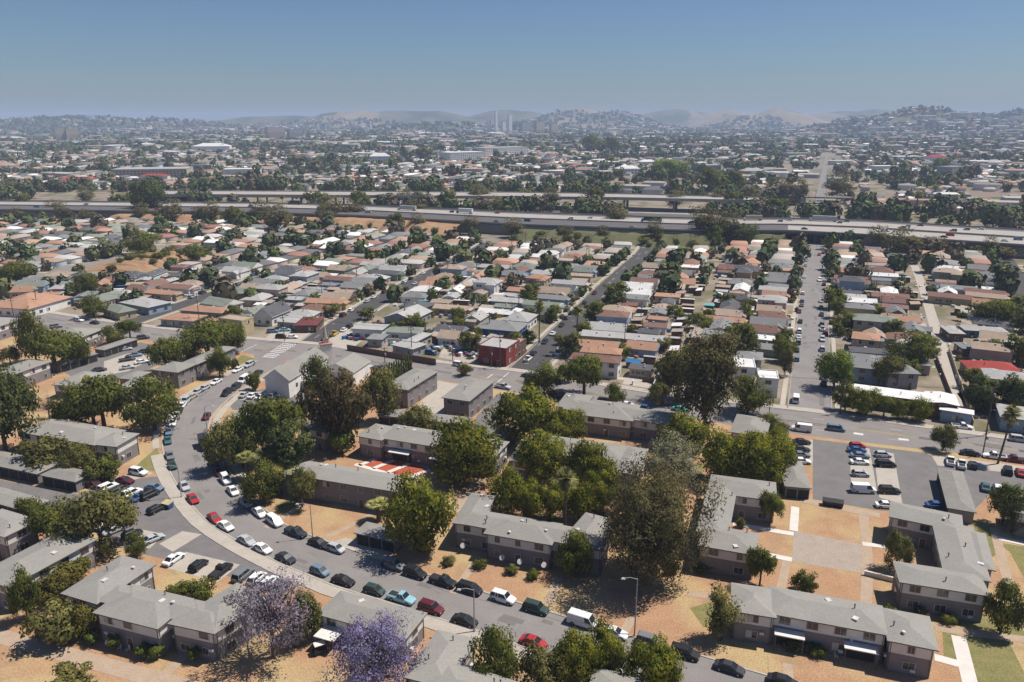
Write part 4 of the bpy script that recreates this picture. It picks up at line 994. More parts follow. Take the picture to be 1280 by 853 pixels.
for k, bx, by, hpx, lab in (('palm', 706, 674, 84, "tall fan palm rising behind the middle block's roof"), ('palm2', 118, 533, 60, "tall palm between the dark crowns at left"), ('shortpalm', 119, 538, 24, "shorter palm at the tall left palm's foot"), ('palm', 674, 428, 50, "left fan palm on the red shop's street"),
                         ('palm2', 721, 430, 47, "right fan palm on the red shop's street"), ('palm', 1247, 580, 70, "tall leaning palm at the right edge of the boulevard"), ('shortpalm', 338, 606, 46, "squat palm among the trees inside the bend"), ('shortpalm', 311, 600, 32, "smaller squat palm behind the white parked car"),
                         ('shortpalm', 474, 652, 26, "little palm in front of the plain long block"), ('shortpalm', 374, 616, 30, "squat palm over the plain long block's left end"), ('palm2', 144, 262, 26, "pair of faint palms before the left freeway"), ('palm', 434, 304, 22, "thin palm at the top of the salvage yard street"), ('palm', 354, 264, 20, "palm beside the freeway columns")):
    p = P(bx, by); h = next((k2 * .15 for k2 in range(1, 400) if PIX((p.x, p.y, k2 * .15))[1] <= by - hpx), 10)
    w = {'shortpalm': 5.4}.get(k, 5.6); o = place_tree(k, p, w, h, lab, "palms around the estate")
    if bx == 1247: o.rotation_euler = (0, math.radians(5), 0)
for i in range(12):
    x = 482 + i * 2.9; y = 484 - i * 1.35; p = P(x, y)
    place_tree('cyp', p, 1.5, 7.2 + .2 * (i % 3), "thin dark cypress in the row beside the boxy block, %s from its left end" % ordn(i + 1), "thin cypresses in a row", "tree")
for i, (x, y) in enumerate(((116, 806), (144, 812), (180, 822), (196, 824), (244, 826))):
    place_tree('topi', P(x, y), 2.1, 2.3, "clipped ball bush before the U shaped block, %s from the left" % ordn(i + 1), "clipped ball bushes", "shrub", "topiary_bush")

# ------------------------------------------------------------------ vehicles
def paint(name, c, r=.42):
    return mat("paint_" + name, c, r, tuple(k * .93 for k in c), 2, .5, 2, .35)
PC = {'white': (.74, .74, .72), 'silver': (.42, .43, .44), 'grey': (.17, .18, .19), 'black': (.018, .018, .02), 'dark': (.035, .037, .045), 'blue': (.03, .09, .24), 'red': (.38, .025, .03), 'maroon': (.11, .015, .025),
      'teal': (.05, .12, .14), 'lightblue': (.25, .45, .52), 'steel': (.14, .20, .27), 'green': (.03, .06, .05), 'beige': (.42, .37, .29), 'orange': (.5, .2, .05), 'yellow': (.55, .38, .06), 'turquoise': (.10, .42, .40)}
PN = {'dark': 'dark navy', 'steel': 'steel blue', 'lightblue': 'light blue', 'green': 'dark green'}
M_tyre = mat("tyre_rubber", (.02, .02, .02), .9); M_rim = mat("wheel_rim", (.35, .35, .36), .4, metal=.6); M_carglass = mat("car_glass", (.02, .024, .028), .22, spec=.5)
M_lamp = mat("headlamp_glass", (.7, .7, .68), .2); M_tail = mat("tail_lamp_glass", (.35, .02, .02), .3); M_trim = mat("black_trim", (.03, .03, .03), .7)
#        length, halfw, stations of lower body (x, z_bottom, z_belt), cabin base x0,x1, cabin top x0,x1, top z
CT = {'sedan': (4.7, .90, .92, (-1.75, 1.15), (-1.0, .35), 1.43), 'hatch': (4.1, .88, .95, (-1.95, 1.15), (-1.55, .4), 1.5), 'suv': (4.7, .95, 1.08, (-2.25, 1.1), (-2.0, .5), 1.78),
      'minivan': (4.9, .97, 1.05, (-2.35, 1.65), (-2.1, .75), 1.76), 'van': (5.4, 1.0, 1.15, (-2.6, 1.9), (-2.55, 1.25), 2.15), 'pickup': (5.3, .96, 1.05, (-.55, 1.2), (-.35, .55), 1.76)}
CARP = {}
def section(b, x, hw, z0, z1, m=0):
    return [b.vert(p) for p in ((x, -hw * .93, z0), (x, hw * .93, z0), (x, hw, z0 + .2), (x, hw * .99, z1 - .14), (x, hw * .86, z1), (x, -hw * .86, z1), (x, -hw * .99, z1 - .14), (x, -hw, z0 + .2))]
def car_proto(kind, colour, parts=True):
    key = (kind, colour)
    if key in CARP: return CARP[key]
    L, hw, belt, cb, ct, top = CT[kind]; root = empty("car", (0, 0, 0)); h = L / 2; pm = paint(colour, PC[colour])
    b = MB(); van = kind == 'van'; hood = belt - (.0 if kind in ('van',) else .10)
    st = [(-h, .80, .42, belt - .22), (-h + .12, .95, .28, belt - .06), (-h + .6, 1, .24, belt), (cb[0], 1, .24, belt), (cb[1], 1, .24, belt), (cb[1] + .25, 1, .24, hood + .04), (h - .45, .98, .26, hood - .08), (h - .1, .88, .30, hood - .2), (h, .74, .40, hood - .34)]
    if kind == 'pickup': st = [(-h, .9, .42, belt), (-h + .1, .98, .34, belt)] + st[3:]
    rings = [section(b, x, hw * k, z0, z1) for x, k, z0, z1 in st]
    for a, c in zip(rings, rings[1:]):
        for i in range(8): b.f.append([a[i], c[i], c[(i + 1) % 8], a[(i + 1) % 8]]); b.m.append(0)
    b.f.append(rings[0]); b.m.append(0); b.f.append(rings[-1][::-1]); b.m.append(0)
    tw = hw * (.74 if not van else .86); bw = hw * .88
    # roof slab and pillars
    def q(x, y, z): return (x, y, z)
    r0, r1 = ct; zt = top
    b.hexa([q(r0 - .03, -tw - .01, zt - .07), q(r1 + .03, -tw - .01, zt - .07), q(r1 + .03, tw + .01, zt - .07), q(r0 - .03, tw + .01, zt - .07)], [q(r0 + .08, -tw + .08, zt), q(r1 - .1, -tw + .08, zt), q(r1 - .1, tw - .08, zt), q(r0 + .08, tw - .08, zt)])
    def pillar(fx0, fx1, w_=.05):
        for s in (-1, 1):
            b.hexa([q(fx0 - w_, s * bw - .035, belt - .03), q(fx0 + w_, s * bw - .035, belt - .03), q(fx0 + w_, s * bw + .035, belt - .03), q(fx0 - w_, s * bw + .035, belt - .03)], [q(fx1 - w_, s * tw - .035, zt - .05), q(fx1 + w_, s * tw - .035, zt - .05), q(fx1 + w_, s * tw + .035, zt - .05), q(fx1 - w_, s * tw + .035, zt - .05)])
    pillar(cb[0], r0, .06); pillar(cb[1], r1); pillar((cb[0] + cb[1]) / 2 - .05, (r0 + r1) / 2 - .05)
    if kind in ('suv', 'minivan'): pillar(cb[0] + .95, r0 + .9, .07)
    if van:
        for s in (-1, 1): b.hexa([q(cb[0], s * bw - .03, belt - .03), q(.55, s * bw - .03, belt - .03), q(.55, s * bw + .03, belt - .03), q(cb[0], s * bw + .03, belt - .03)], [q(r0, s * tw - .03, zt - .05), q(.45, s * tw - .03, zt - .05), q(.45, s * tw + .03, zt - .05), q(r0, s * tw + .03, zt - .05)])
    if kind == 'pickup':
        b.box((-1.6, 0, belt + .012), (1.75, 1.35, .02), 0, 1)
    for x in (-h * .60, h * .62):                # wheel arches
        for s in (-1, 1): b.cyl((x, s * (hw - .02), .34), (x, s * (hw + .012), .34), .40, .40, 14, 1)
    b.build("body", [pm, M_trim], root, (0, 0, 0))
    g = MB(); e = .012
    g.hexa([q(cb[0] + e, -bw + e, belt - .05), q(cb[1] - e, -bw + e, belt - .05), q(cb[1] - e, bw - e, belt - .05), q(cb[0] + e, bw - e, belt - .05)], [q(r0 + e, -tw + e, zt - .04), q(r1 - e, -tw + e, zt - .04), q(r1 - e, tw - e, zt - .04), q(r0 + e, tw - e, zt - .04)])
    g.build("glazing", M_carglass, root, (0, 0, 0))
    if parts:
        w = MB(); w.cyl((0, -.11, 0), (0, .11, 0), .33, .33, 14); w.cyl((0, -.122, 0), (0, .122, 0), .19, .19, 10, 1)
        wp = w.build("wheel", [M_tyre, M_rim], root); first = True
        for x in (-h * .60, h * .62):
            for s in (-1, 1):
                o = wp if first else inst(wp, root); o.location = (x, s * (hw - .08), .33); first = False
        for x, m_, nm, sz in ((h - .09, M_lamp, "headlight", (.12, .34, .15)), (-h + .05, M_tail, "tail_light", (.1, .26, .2))):
            for s in (-1, 1):
                l = MB(); l.box((0, 0, 0), sz); o = l.build(nm, m_, root, (x, s * hw * .62, hood - .33 if x > 0 else belt - .32))
    CARP[key] = root; return root
CUSED = set(); NCAR = [0]
CN = {'hatch': 'hatchback', 'suv': 'SUV', 'sedan': 'sedan', 'minivan': 'minivan', 'van': 'panel van', 'pickup': 'pickup truck'}
def car(kind, colour, p, ang, label, group, z=.04, near=True):
    src = car_proto(kind, colour, near); NCAR[0] += 1
    loc = Vector((p[0], p[1], z))
    if (kind, colour) not in CUSED: CUSED.add((kind, colour)); o = src; o.location = loc; o.rotation_euler = (0, 0, ang); tag(o, label, "car", group)
    else: o = copy_tree(src, loc, ang, None, label, group); o["category"] = "car"
    o["category"] = {'van': 'van', 'pickup': 'pickup'}.get(kind, 'car'); o.name = {'van': 'parked_van', 'pickup': 'pickup_truck'}.get(kind, 'parked_car')
    for c in o.children:
        if '.' in c.name: c.name = c.name.split('.')[0]
    return o
def ang_along(pts, p):
    k = min(range(len(pts) - 1), key=lambda i: ((pts[i] + pts[i + 1]) / 2 - p).length); d = pts[k + 1] - pts[k]; return math.atan2(d.y, d.x)
def cname(c): return PN.get(c, c)
def carrow(rows, curve, group, where, flip=0):
    for i, (x, y, kind, colour) in enumerate(rows):
        p = P(x, y, .7); p.z = 0
        car(kind, colour, p, ang_along(curve, p) + (math.pi if (i * 7 + flip) % 10 < flip else 0) + R.uniform(-.02, .02), "%s %s, %s %s" % (cname(colour), CN[kind], ordn(i + 1), where), group)
LK = [(311, 456, 'suv', 'silver'), (297, 462, 'sedan', 'white'), (270, 477, 'sedan', 'white'), (255, 485, 'sedan', 'silver'), (246, 490, 'hatch', 'silver'), (239, 496, 'sedan', 'beige'), (232, 501, 'suv', 'silver'), (227, 507, 'sedan', 'white'), (223, 513, 'sedan', 'black'), (219, 519, 'sedan', 'white'), (216, 528, 'sedan', 'white'),
      (211, 539, 'sedan', 'steel'), (209.5, 550, 'sedan', 'teal'), (212, 569, 'sedan', 'grey'), (215, 581, 'sedan', 'green'), (230, 607, 'sedan', 'silver'), (282, 657, 'sedan', 'white'), (308, 675, 'sedan', 'silver'), (328, 685, 'sedan', 'white'), (357, 697, 'sedan', 'dark'), (400, 713, 'hatch', 'steel'), (429, 725, 'sedan', 'black'),
      (468, 737, 'hatch', 'green'), (502, 747, 'pickup', 'lightblue'), (539, 760, 'suv', 'maroon'), (581, 775, 'sedan', 'black'), (667, 802, 'sedan', 'red'), (762, 832, 'suv', 'white')]
carrow(LK, LC, "cars parked along the left kerb of the curving road", "down the left kerb of the curving road", 0)
RK = [(322, 466, 'sedan', 'dark'), (305, 475, 'van', 'white'), (294, 484, 'suv', 'dark'), (283, 491, 'suv', 'black'), (258, 520, 'sedan', 'maroon'), (264, 570, 'hatch', 'blue'), (267, 579, 'sedan', 'black'), (273, 589, 'sedan', 'maroon'), (282, 599, 'suv', 'white'), (291, 613, 'sedan', 'white'), (307, 628, 'hatch', 'silver'), (324, 640, 'sedan', 'white'), (343, 651, 'minivan', 'white'), (370, 665, 'pickup', 'dark'),
      (398, 678, 'sedan', 'black'), (420, 685, 'hatch', 'silver'), (492, 706, 'suv', 'grey'), (519, 716, 'suv', 'black'), (554, 726, 'pickup', 'black'), (587, 736, 'minivan', 'black'), (629, 747, 'suv', 'white'), (670, 760, 'suv', 'green'), (729, 777, 'van', 'white'), (768, 790, 'sedan', 'white'), (813, 802, 'suv', 'grey'), (856, 816, 'suv', 'black'), (912, 834, 'sedan', 'dark'), (979, 851, 'sedan', 'black')]
carrow(RK, RC, "cars parked along the right kerb of the curving road", "down the right kerb of the curving road", 0)
car('sedan', 'red', P(241, 623, .7), ang_along(LC, P(241, 623)), "red coupe driving alone near the lamp post on the bend", "cars on the curving road")
car('sedan', 'red', P(268, 647, .7), ang_along(LC, P(268, 647)), "bright red coupe just ahead of the parked white sedan", "cars on the curving road")
def lot(rows, a, bb, group, where, flip=False):
    d = P(*bb) - P(*a); A = math.atan2(d.y, d.x) + (math.pi if flip else 0)
    for i, (x, y, kind, colour) in enumerate(rows):
        car(kind, colour, P(x, y, .7), A + R.uniform(-.04, .04), "%s %s, %s %s" % (cname(colour), CN[kind], ordn(i + 1), where), group)
lot([(135, 609, 'suv', 'white'), (149, 613, 'minivan', 'dark'), (165, 616, 'suv', 'white'), (176, 620, 'sedan', 'blue'), (187, 618, 'suv', 'black'), (195, 636, 'hatch', 'black')], (144, 618), (166, 608), "cars in the left parking lot", "in the diagonal row by the lawn of the left lot")
lot([(173, 590, 'suv', 'white'), (156, 600, 'sedan', 'maroon'), (193, 609, 'sedan', 'steel'), (117, 606, 'pickup', 'maroon')], (144, 598), (175, 604), "cars in the left parking lot", "in the loose group beside the left lot's lawn")
lot([(120, 658, 'sedan', 'white'), (142, 662, 'sedan', 'silver'), (165, 667, 'hatch', 'black'), (191, 673, 'sedan', 'silver')], (180, 678), (202, 669), "cars in the left parking lot", "in the row beside the spreading olive tree")
lot([(217, 698, 'sedan', 'white'), (248, 706, 'hatch', 'black'), (276, 713, 'pickup', 'black'), (304, 718, 'suv', 'grey'), (321, 722, 'hatch', 'white'), (336, 727, 'hatch', 'white'), (351, 732, 'sedan', 'grey')], (208, 704), (227, 691), "cars in the left parking lot", "in the row above the U shaped block")
lot([(179, 422, 'suv', 'dark'), (157, 436, 'sedan', 'silver'), (168, 444, 'pickup', 'steel'), (159, 449, 'pickup', 'dark'), (177, 452, 'sedan', 'white'), (159, 459, 'sedan', 'silver'), (124, 462, 'sedan', 'dark'), (181, 439, 'sedan', 'black'), (70, 408, 'suv', 'grey'), (125, 472, 'van', 'white'), (135, 472, 'suv', 'black')], (150, 460), (168, 457), "cars in the upper left lot", "in the lot by the thin carports")
lot([(306, 493, 'sedan', 'silver'), (316, 494, 'sedan', 'white'), (326, 495, 'sedan', 'white'), (343, 494, 'suv', 'silver')], (300, 497), (312, 490), "cars beside the church", "in the church's side lot, counted from the road")
lot([(1002, 552, 'sedan', 'black'), (1001, 561, 'sedan', 'dark'), (1001, 568, 'sedan', 'grey'), (1002, 576, 'sedan', 'white')], (990, 562), (1012, 563), "cars in the right parking lot", "in the row above the small dark garage")
lot([(1072, 557, 'hatch', 'red'), (1071, 562, 'sedan', 'blue'), (1075, 569, 'sedan', 'steel'), (1075, 577, 'sedan', 'white'), (1076, 592, 'hatch', 'silver'), (1079, 612, 'van', 'white')], (1060, 577), (1090, 578.5), "cars in the right parking lot", "in the left column of the right lot")
lot([(1104, 568, 'hatch', 'silver'), (1107, 580, 'minivan', 'black'), (1112, 613, 'suv', 'black'), (1108, 631, 'sedan', 'white')], (1090, 577), (1120, 578.5), "cars in the right parking lot", "in the right column of the right lot")
lot([(1188, 576, 'pickup', 'white'), (1202, 580, 'pickup', 'white'), (1216, 581, 'hatch', 'dark'), (1260, 588, 'suv', 'black'), (1276, 590, 'sedan', 'red')], (1188, 582), (1187, 571), "cars in the right parking lot", "along the boulevard edge beside the tall palm")
lot([(1232, 608, 'sedan', 'teal'), (1247, 610, 'hatch', 'white'), (1263, 611, 'sedan', 'teal'), (1277, 613, 'hatch', 'grey')], (1232, 614), (1230, 602), "cars in the right parking lot", "in the short row by the long garage")
lot([(1171, 631, 'sedan', 'blue')], (1160, 631), (1182, 632), "cars in the right parking lot", "half behind the L shaped block's roof")
BC = [a.lerp(c, .5) for a, c in zip(NC[::2], SC[::2])] if False else SC
BV = [(99, 400, 'suv', 'white'), (393, 437, 'sedan', 'dark'), (458, 457, 'sedan', 'silver'), (475, 460, 'pickup', 'grey'), (539, 441, 'hatch', 'silver'), (574, 455.6, 'suv', 'white'), (629, 483, 'pickup', 'silver'), (690, 491, 'hatch', 'red'), (701, 495, 'suv', 'dark'), (756, 502, 'suv', 'black'), (784, 505.5, 'sedan', 'white'), (802, 509, 'hatch', 'blue'),
      (850, 511, 'sedan', 'turquoise'), (976, 532, 'sedan', 'maroon'), (1002, 536, 'van', 'white'), (1045, 535.5, 'minivan', 'steel'), (1213, 566, 'sedan', 'black'), (1243, 570, 'pickup', 'white'), (1268, 574, 'pickup', 'maroon'), (1274, 549, 'suv', 'silver'), (30, 386, 'sedan', 'black'), (118, 403, 'sedan', 'dark'), (660, 469, 'sedan', 'grey'), (1203, 533, 'pickup', 'white')]
carrow(BV, SC, "cars on the boulevard", "along the boulevard counted in a loose line", 4)
SD = {'red': "the red shop's street", 'yard': "the salvage yard's street", 'wide': "the wide pale street", 'bluff': "the dark street below the bluff", 'far_right': "the dark street at the right edge", 'far_left': "the street at the far left"}
HW = [(691, 416.6, 'sedan', 'white'), (681, 427, 'hatch', 'dark'), (666.5, 441, 'sedan', 'dark'), (660, 448.5, 'pickup', 'white'), (698.5, 441, 'van', 'white'), (710, 430, 'sedan', 'dark'), (715, 424, 'hatch', 'silver'), (702, 406, 'sedan', 'dark'), (708, 397, 'suv', 'grey'), (714, 391, 'sedan', 'black'), (733, 405, 'sedan', 'dark'), (745, 391, 'suv', 'black'), (750, 387, 'sedan', 'grey'), (731, 378, 'sedan', 'dark'), (743, 366, 'sedan', 'maroon'), (757, 378, 'suv', 'maroon'), (765, 370, 'hatch', 'white')]
carrow(HW, STREETS['red'][0], "cars on the red shop's street", "in the count up the red shop's street", 3)
HW = [(995, 499, 'van', 'white'), (1030, 479, 'sedan', 'black'), (1029.5, 471, 'hatch', 'silver'), (1028, 436, 'suv', 'silver'), (1028, 424, 'suv', 'silver'), (1028, 411, 'pickup', 'white'), (1027.5, 405, 'suv', 'grey'), (1027, 393, 'sedan', 'black'), (1026.5, 384, 'sedan', 'dark'), (1026.5, 376, 'sedan', 'white'), (996, 437, 'sedan', 'dark'), (999, 389, 'sedan', 'maroon'), (1024, 318, 'sedan', 'red'), (1002, 352, 'sedan', 'silver'), (1024.5, 350, 'suv', 'white')]
carrow(HW, STREETS['wide'][0], "cars on the wide pale street", "in the count up the wide pale street", 3)
HW = [(455, 391.5, 'van', 'white'), (466, 388.5, 'sedan', 'white'), (430, 412, 'sedan', 'white'), (418, 417, 'pickup', 'yellow'), (406, 423, 'sedan', 'black'), (467, 371, 'sedan', 'white'), (437, 408, 'suv', 'dark'), (519, 354, 'sedan', 'silver'), (529, 341, 'sedan', 'white'), (558, 338, 'suv', 'black'), (567, 330, 'sedan', 'silver')]
carrow(HW, STREETS['yard'][0], "cars on the salvage yard's street", "in the count up the salvage yard's street", 3)
HW = [(192, 388, 'sedan', 'black'), (211, 380, 'sedan', 'white'), (240, 371, 'suv', 'silver'), (253, 366, 'suv', 'dark'), (277, 361, 'van', 'red'), (297, 355, 'hatch', 'grey'), (310, 350, 'suv', 'white')]
carrow(HW, STREETS['bluff'][0], "cars on the dark street below the bluff", "in the count up the dark street below the bluff", 3)
# salvage yard vehicles
for i, (x, y, k, c, a) in enumerate(((438, 419, 'hatch', 'silver', 1.3), (446, 421, 'sedan', 'grey', 1.2), (551, 427, 'hatch', 'black', .3), (556, 426, 'hatch', 'silver', 1.4), (568, 426, 'sedan', 'blue', 1.2), (576, 427, 'sedan', 'silver', 1.3), (539, 441, 'suv', 'blue', -.4), (584, 438, 'suv', 'dark', 1.1), (590, 445, 'suv', 'grey', 1.1), (571, 419, 'pickup', 'orange', .9),
                                    (341, 414, 'suv', 'steel', .2), (356, 412, 'sedan', 'lightblue', .2), (352, 421, 'suv', 'black', 0), (365, 421, 'sedan', 'white', 0))):
    car(k, c, P(x, y, .7), a, "%s %s, %s in the yard by the boulevard, left to right" % (cname(c), CN[k], ordn(i + 1)), "cars in the yards along the boulevard")
# trucks
def truck(name, p, ang, label, L=9, cab='yellow', box='white', h=3.4, group="trucks", z=0.04):
    o = empty(name, (p[0], p[1], z), label, "truck", group, ang); bm_ = mat("truck_box_" + box, PC[box], .5); cm_ = paint(cab, PC[cab])
    b = MB(); b.box((-.9, 0, .85 + (h - .85) / 2), (L - 2.4, 2.5, h - .85)); b.build("cargo_box", bm_, o, (0, 0, 0))
    b = MB(); x0 = L / 2 - 1.9; b.hexa([(x0, -1.15, .5), (x0 + 2, -1.1, .5), (x0 + 2, 1.1, .5), (x0, 1.15, .5)], [(x0, -1.05, 2.3), (x0 + 1.1, -1, 2.3), (x0 + 1.1, 1, 2.3), (x0, 1.05, 2.3)]); b.build("cab", cm_, o, (0, 0, 0))
    b = MB(); b.hexa([(x0 + 1.62, -.95, 1.4), (x0 + 1.72, -.95, 1.35), (x0 + 1.72, .95, 1.35), (x0 + 1.62, .95, 1.4)], [(x0 + 1.14, -.9, 2.2), (x0 + 1.24, -.9, 2.2), (x0 + 1.24, .9, 2.2), (x0 + 1.14, .9, 2.2)]); b.build("windscreen", M_carglass, o, (0, 0, 0))
    for x in (-L / 2 + 1.2, -L / 2 + 2.3, L / 2 - 1.0):
        for s in (-1, 1): b = MB(); b.cyl((x, s * 1.0, .48), (x, s * 1.25, .48), .48, .48, 12); b.build("wheel", M_tyre, o, (0, 0, 0))
    return o
d = P(594, 438) - P(602, 424)
truck("box_truck", P(597, 434), math.atan2(d.y, d.x), "yellow cabbed box truck parked left of the red corner shop", 8.5, 'yellow', 'beige', group="trucks in the salvage yard")
truck("box_truck", P(576, 417), math.atan2(d.y, d.x), "orange tow truck with blue load at the back of the salvage yard", 6, 'orange', 'blue', 2.4, group="trucks in the salvage yard")
truck("box_truck", P(256, 557, .5), ang_along(RC, P(258, 553)), "black truck with pale roof parked at the tightest part of the bend", 6.5, 'black', 'dark', 2.9, group="trucks on the road")
def on_deck(x, t):
    c0 = min(resample(fn, 4), key=lambda p: abs(PIX((p.x, p.y, ZF))[0] - x)); w = 1 / .93
    f0 = min(resample(ff, 4), key=lambda p: (p - (c0 + Vector((.35, .93, 0)) * 60)).length); return c0.lerp(f0, t)
for i, (x, t, L, cab, box, h, lab) in enumerate(((1036, .80, 20, 'white', 'silver', 4.2, "long silver trailer truck crossing the bridge over the wide street"), (803, .62, 16, 'green', 'green', 4, "green container truck on the middle of the freeway"), (545, .7, 15, 'green', 'white', 4, "white trailer truck with green cab on the freeway"), (475, .7, 18, 'white', 'silver', 4, "silver trailer truck on the left part of the freeway"), (944, .85, 15, 'white', 'beige', 4, "beige trailer truck left of the freeway bridge"), (310, .9, 12, 'blue', 'dark', 3.5, "blue cabbed truck at the left end of the freeway"))):
    p = on_deck(x, t); a = ang_along(fn, p); truck("trailer_truck", p, a + (math.pi if t > .5 else 0), lab, L, cab, box, h, "trucks on the freeway", ZF + .05)
fwc = ['white', 'silver', 'black', 'grey', 'white', 'steel', 'dark', 'red', 'teal']
k = 0
for x in list(range(20, 560, 42)) + list(range(580, 900, 34)) + list(range(905, 1280, 17)):
    k += 1; t = (.14, .30, .60, .72, .84)[k % 5] + R.uniform(-.02, .02)
    if any(abs(x - q) < 16 for q in (1036, 803, 545, 475, 944, 310)): continue
    p = on_deck(x + R.uniform(-7, 7), t); c = fwc[(k * 5) % 9]; kd = ('sedan', 'suv', 'sedan', 'van', 'hatch')[(k * 3) % 5]
    car(kd, c, p, ang_along(fn, p) + (math.pi if t > .5 else 0), "%s %s on the freeway, %s from the left edge" % (cname(c), CN[kd], ordn(k)) if k <= 48 else "%s %s on the freeway near the right edge" % (cname(c), CN[kd]), "cars driving on the freeway", ZF + .05)

# ------------------------------------------------------------------ street furniture
def lamp(x, y, hpx, label, side=1, arm=2.4, group="street lamps"):
    p = P(x, y); h = next((k * .15 for k in range(1, 200) if PIX((p.x, p.y, k * .15))[1] <= y - hpx), 9)
    o = empty("street_lamp", p, label, "street lamp", group)
    b = MB(); b.cyl((0, 0, 0), (0, 0, h), .13, .08, 8); b.cyl((0, 0, 0), (0, 0, .4), .22, .2, 8); b.build("pole", M_pole, o, (0, 0, 0))
    b = MB(); b.cyl((0, 0, h - .1), (side * arm * .5, -.3, h + .45), .06, .05, 6); b.cyl((side * arm * .5, -.3, h + .45), (side * arm, -.6, h + .5), .05, .05, 6); b.build("arm", M_pole, o, (0, 0, 0))
    b = MB(); b.hexa([(side * arm - .35, -.8, h + .36), (side * arm + .35, -.8, h + .36), (side * arm + .35, -.4, h + .36), (side * arm - .35, -.4, h + .36)], [(side * arm - .2, -.72, h + .56), (side * arm + .2, -.72, h + .56), (side * arm + .2, -.48, h + .56), (side * arm - .2, -.48, h + .56)]); b.build("lamp_head", M_vent, o, (0, 0, 0))
lamp(593, 790, 52, "steel lamp post on the left kerb beside the black sedan", -1); lamp(793, 796, 72, "tall steel lamp post in front of the huge dark tree", -1); lamp(391, 673, 42, "lamp post on the dirt lawn above the black sedan", -1)
lamp(227, 622, 38, "lamp post on the inner bend beside the silver sedan", -1); lamp(260, 547, 38, "lamp post on the right kerb of the upper curve", 1); lamp(961, 522, 36, "lamp post on the boulevard beside the pale blue corner shop", 1); lamp(411, 430, 24, "lamp post at the salvage yard corner", 1)
def upole(x, y, hpx, label, arms=2):
    p = P(x, y); h = next((k * .15 for k in range(1, 200) if PIX((p.x, p.y, k * .15))[1] <= y - hpx), 9)
    o = empty("utility_pole", p, label, "utility pole", "wooden utility poles")
    b = MB(); b.cyl((0, 0, 0), (0, 0, h), .17, .12, 7); b.build("pole", M_wood, o, (0, 0, 0))
    for k in range(arms): b = MB(); b.box((0, 0, h - .5 - k * .9), (2.3, .12, .14), .4); b.build("crossarm", M_wood, o, (0, 0, 0))
    b = MB(); b.cyl((.3, -.2, h - 2.9), (.3, -.2, h - 2.1), .25, .25, 8); b.build("transformer", M_pole, o, (0, 0, 0)); return Vector((p.x, p.y, h - .4))
tops = []
for x, y, h, l in ((21, 416, 44, "utility pole at the far left of the boulevard"), (48, 391, 30, "utility pole before the orange roofed white house"), (120, 401, 36, "utility pole at the dark tree by the boulevard"), (250, 408, 42, "utility pole behind the dark tree group"), (356, 427, 34, "utility pole right of the shrubs by the crosswalk"), (482, 470, 36, "utility pole behind the church by the boulevard"),
                   (515, 446, 38, "utility pole in front of the salvage yard sheds"), (566, 451, 16, "short pole by the salvage yard fence"), (614, 460, 26, "first utility pole before the red corner shop"), (625, 461, 44, "second utility pole before the red corner shop"), (824, 487, 34, "utility pole behind the vacant lot wall"), (1050, 518, 44, "utility pole in the boulevard hedge"), (1232, 545, 62, "tall utility pole beside the leaning palm"), (1228, 570, 34, "thin pole at the edge of the right lot"),
                   (1017, 268, 30, "tall pole right of the freeway bridge street"), (990, 290, 30, "pole left of the freeway bridge"), (640, 400, 22, "pole in the grey roofed rows"), (850, 440, 22, "pole in the orange roofed rows"), (733, 330, 24, "pole in the rows above the red shop's street"), (560, 350, 24, "pole on the salvage yard's street")):
    tops.append(upole(x, y, h, l))
b = MB()
for i, j in ((0, 1), (1, 2), (2, 3), (3, 4), (4, 6), (6, 8), (8, 9), (9, 10), (10, 11), (11, 12)):
    for k in (-.8, 0, .8):
        a, c = tops[i] + Vector((k, k * .4, 0)), tops[j] + Vector((k, k * .4, 0)); n = 8
        pts = [a.lerp(c, s / n) - Vector((0, 0, 4 * .9 * (s / n) * (1 - s / n))) for s in range(n + 1)]
        for s in range(n): b.cyl(pts[s], pts[s + 1], .02, .02, 3)
tag(b.build("power_line", M_trim), "thin sagging power lines strung between the boulevard's wooden poles", "power line")
def fence(pts, h, label, m, name="fence", cat="fence", thick=.15, group=None, opens=False):
    q = [P(*p) for p in pts]; o = empty(name, q[0], label, cat, group)
    for i in range(len(q) - 1):
        a, c = q[i], q[i + 1]; t = c - a; b = MB(q[0])
        if opens:
            n = max(2, int(t.length / .5))
            for k in range(n + 1): p = a + t * (k / n); b.box((p.x, p.y, h / 2), (.05, .05, h))
            mm = (a + c) / 2; b.box((mm.x, mm.y, h - .1), (t.length, .05, .06), math.atan2(t.y, t.x))
        else:
            mm = (a + c) / 2; b.box((mm.x, mm.y, h / 2), (t.length, thick, h), math.atan2(t.y, t.x))
        b.build("panel", m, o, (0, 0, 0))
fence([(434, 438), (480, 446), (515, 452)], 2.2, "low rusty brown wall along the salvage yard front", W_brown); fence([(515, 452), (545, 457)], 2.4, "brown board fence right of the utility pole", W_brown)
fence([(545, 449), (590, 456)], 2.2, "open metal fence before the yellow truck's yard", M_pole, opens=True)
fence([(552, 410), (605, 419), (632, 424)], 2.4, "long brown wall behind the yellow truck's yard", W_brown); fence([(816, 487), (828, 458)], 1.8, "pale wall beside the vacant concrete lot", W_white)
fence([(1202, 533), (1170, 450)], 1.8, "dark fence along the alley's left side", W_brown); fence([(1216, 533), (1186, 440)], 1.8, "pale block wall along the alley's right side", W_tan)
poly("vacant_lot", [(778, 480), (818, 487), (826, 465), (790, 461)], .03, M_conc); poly("yard_slab", [(548, 447), (592, 455), (604, 424), (560, 418)], .03, M_conc)
poly("yard_slab", [(405, 428), (440, 436), (460, 420), (430, 412)], .03, M_conc)
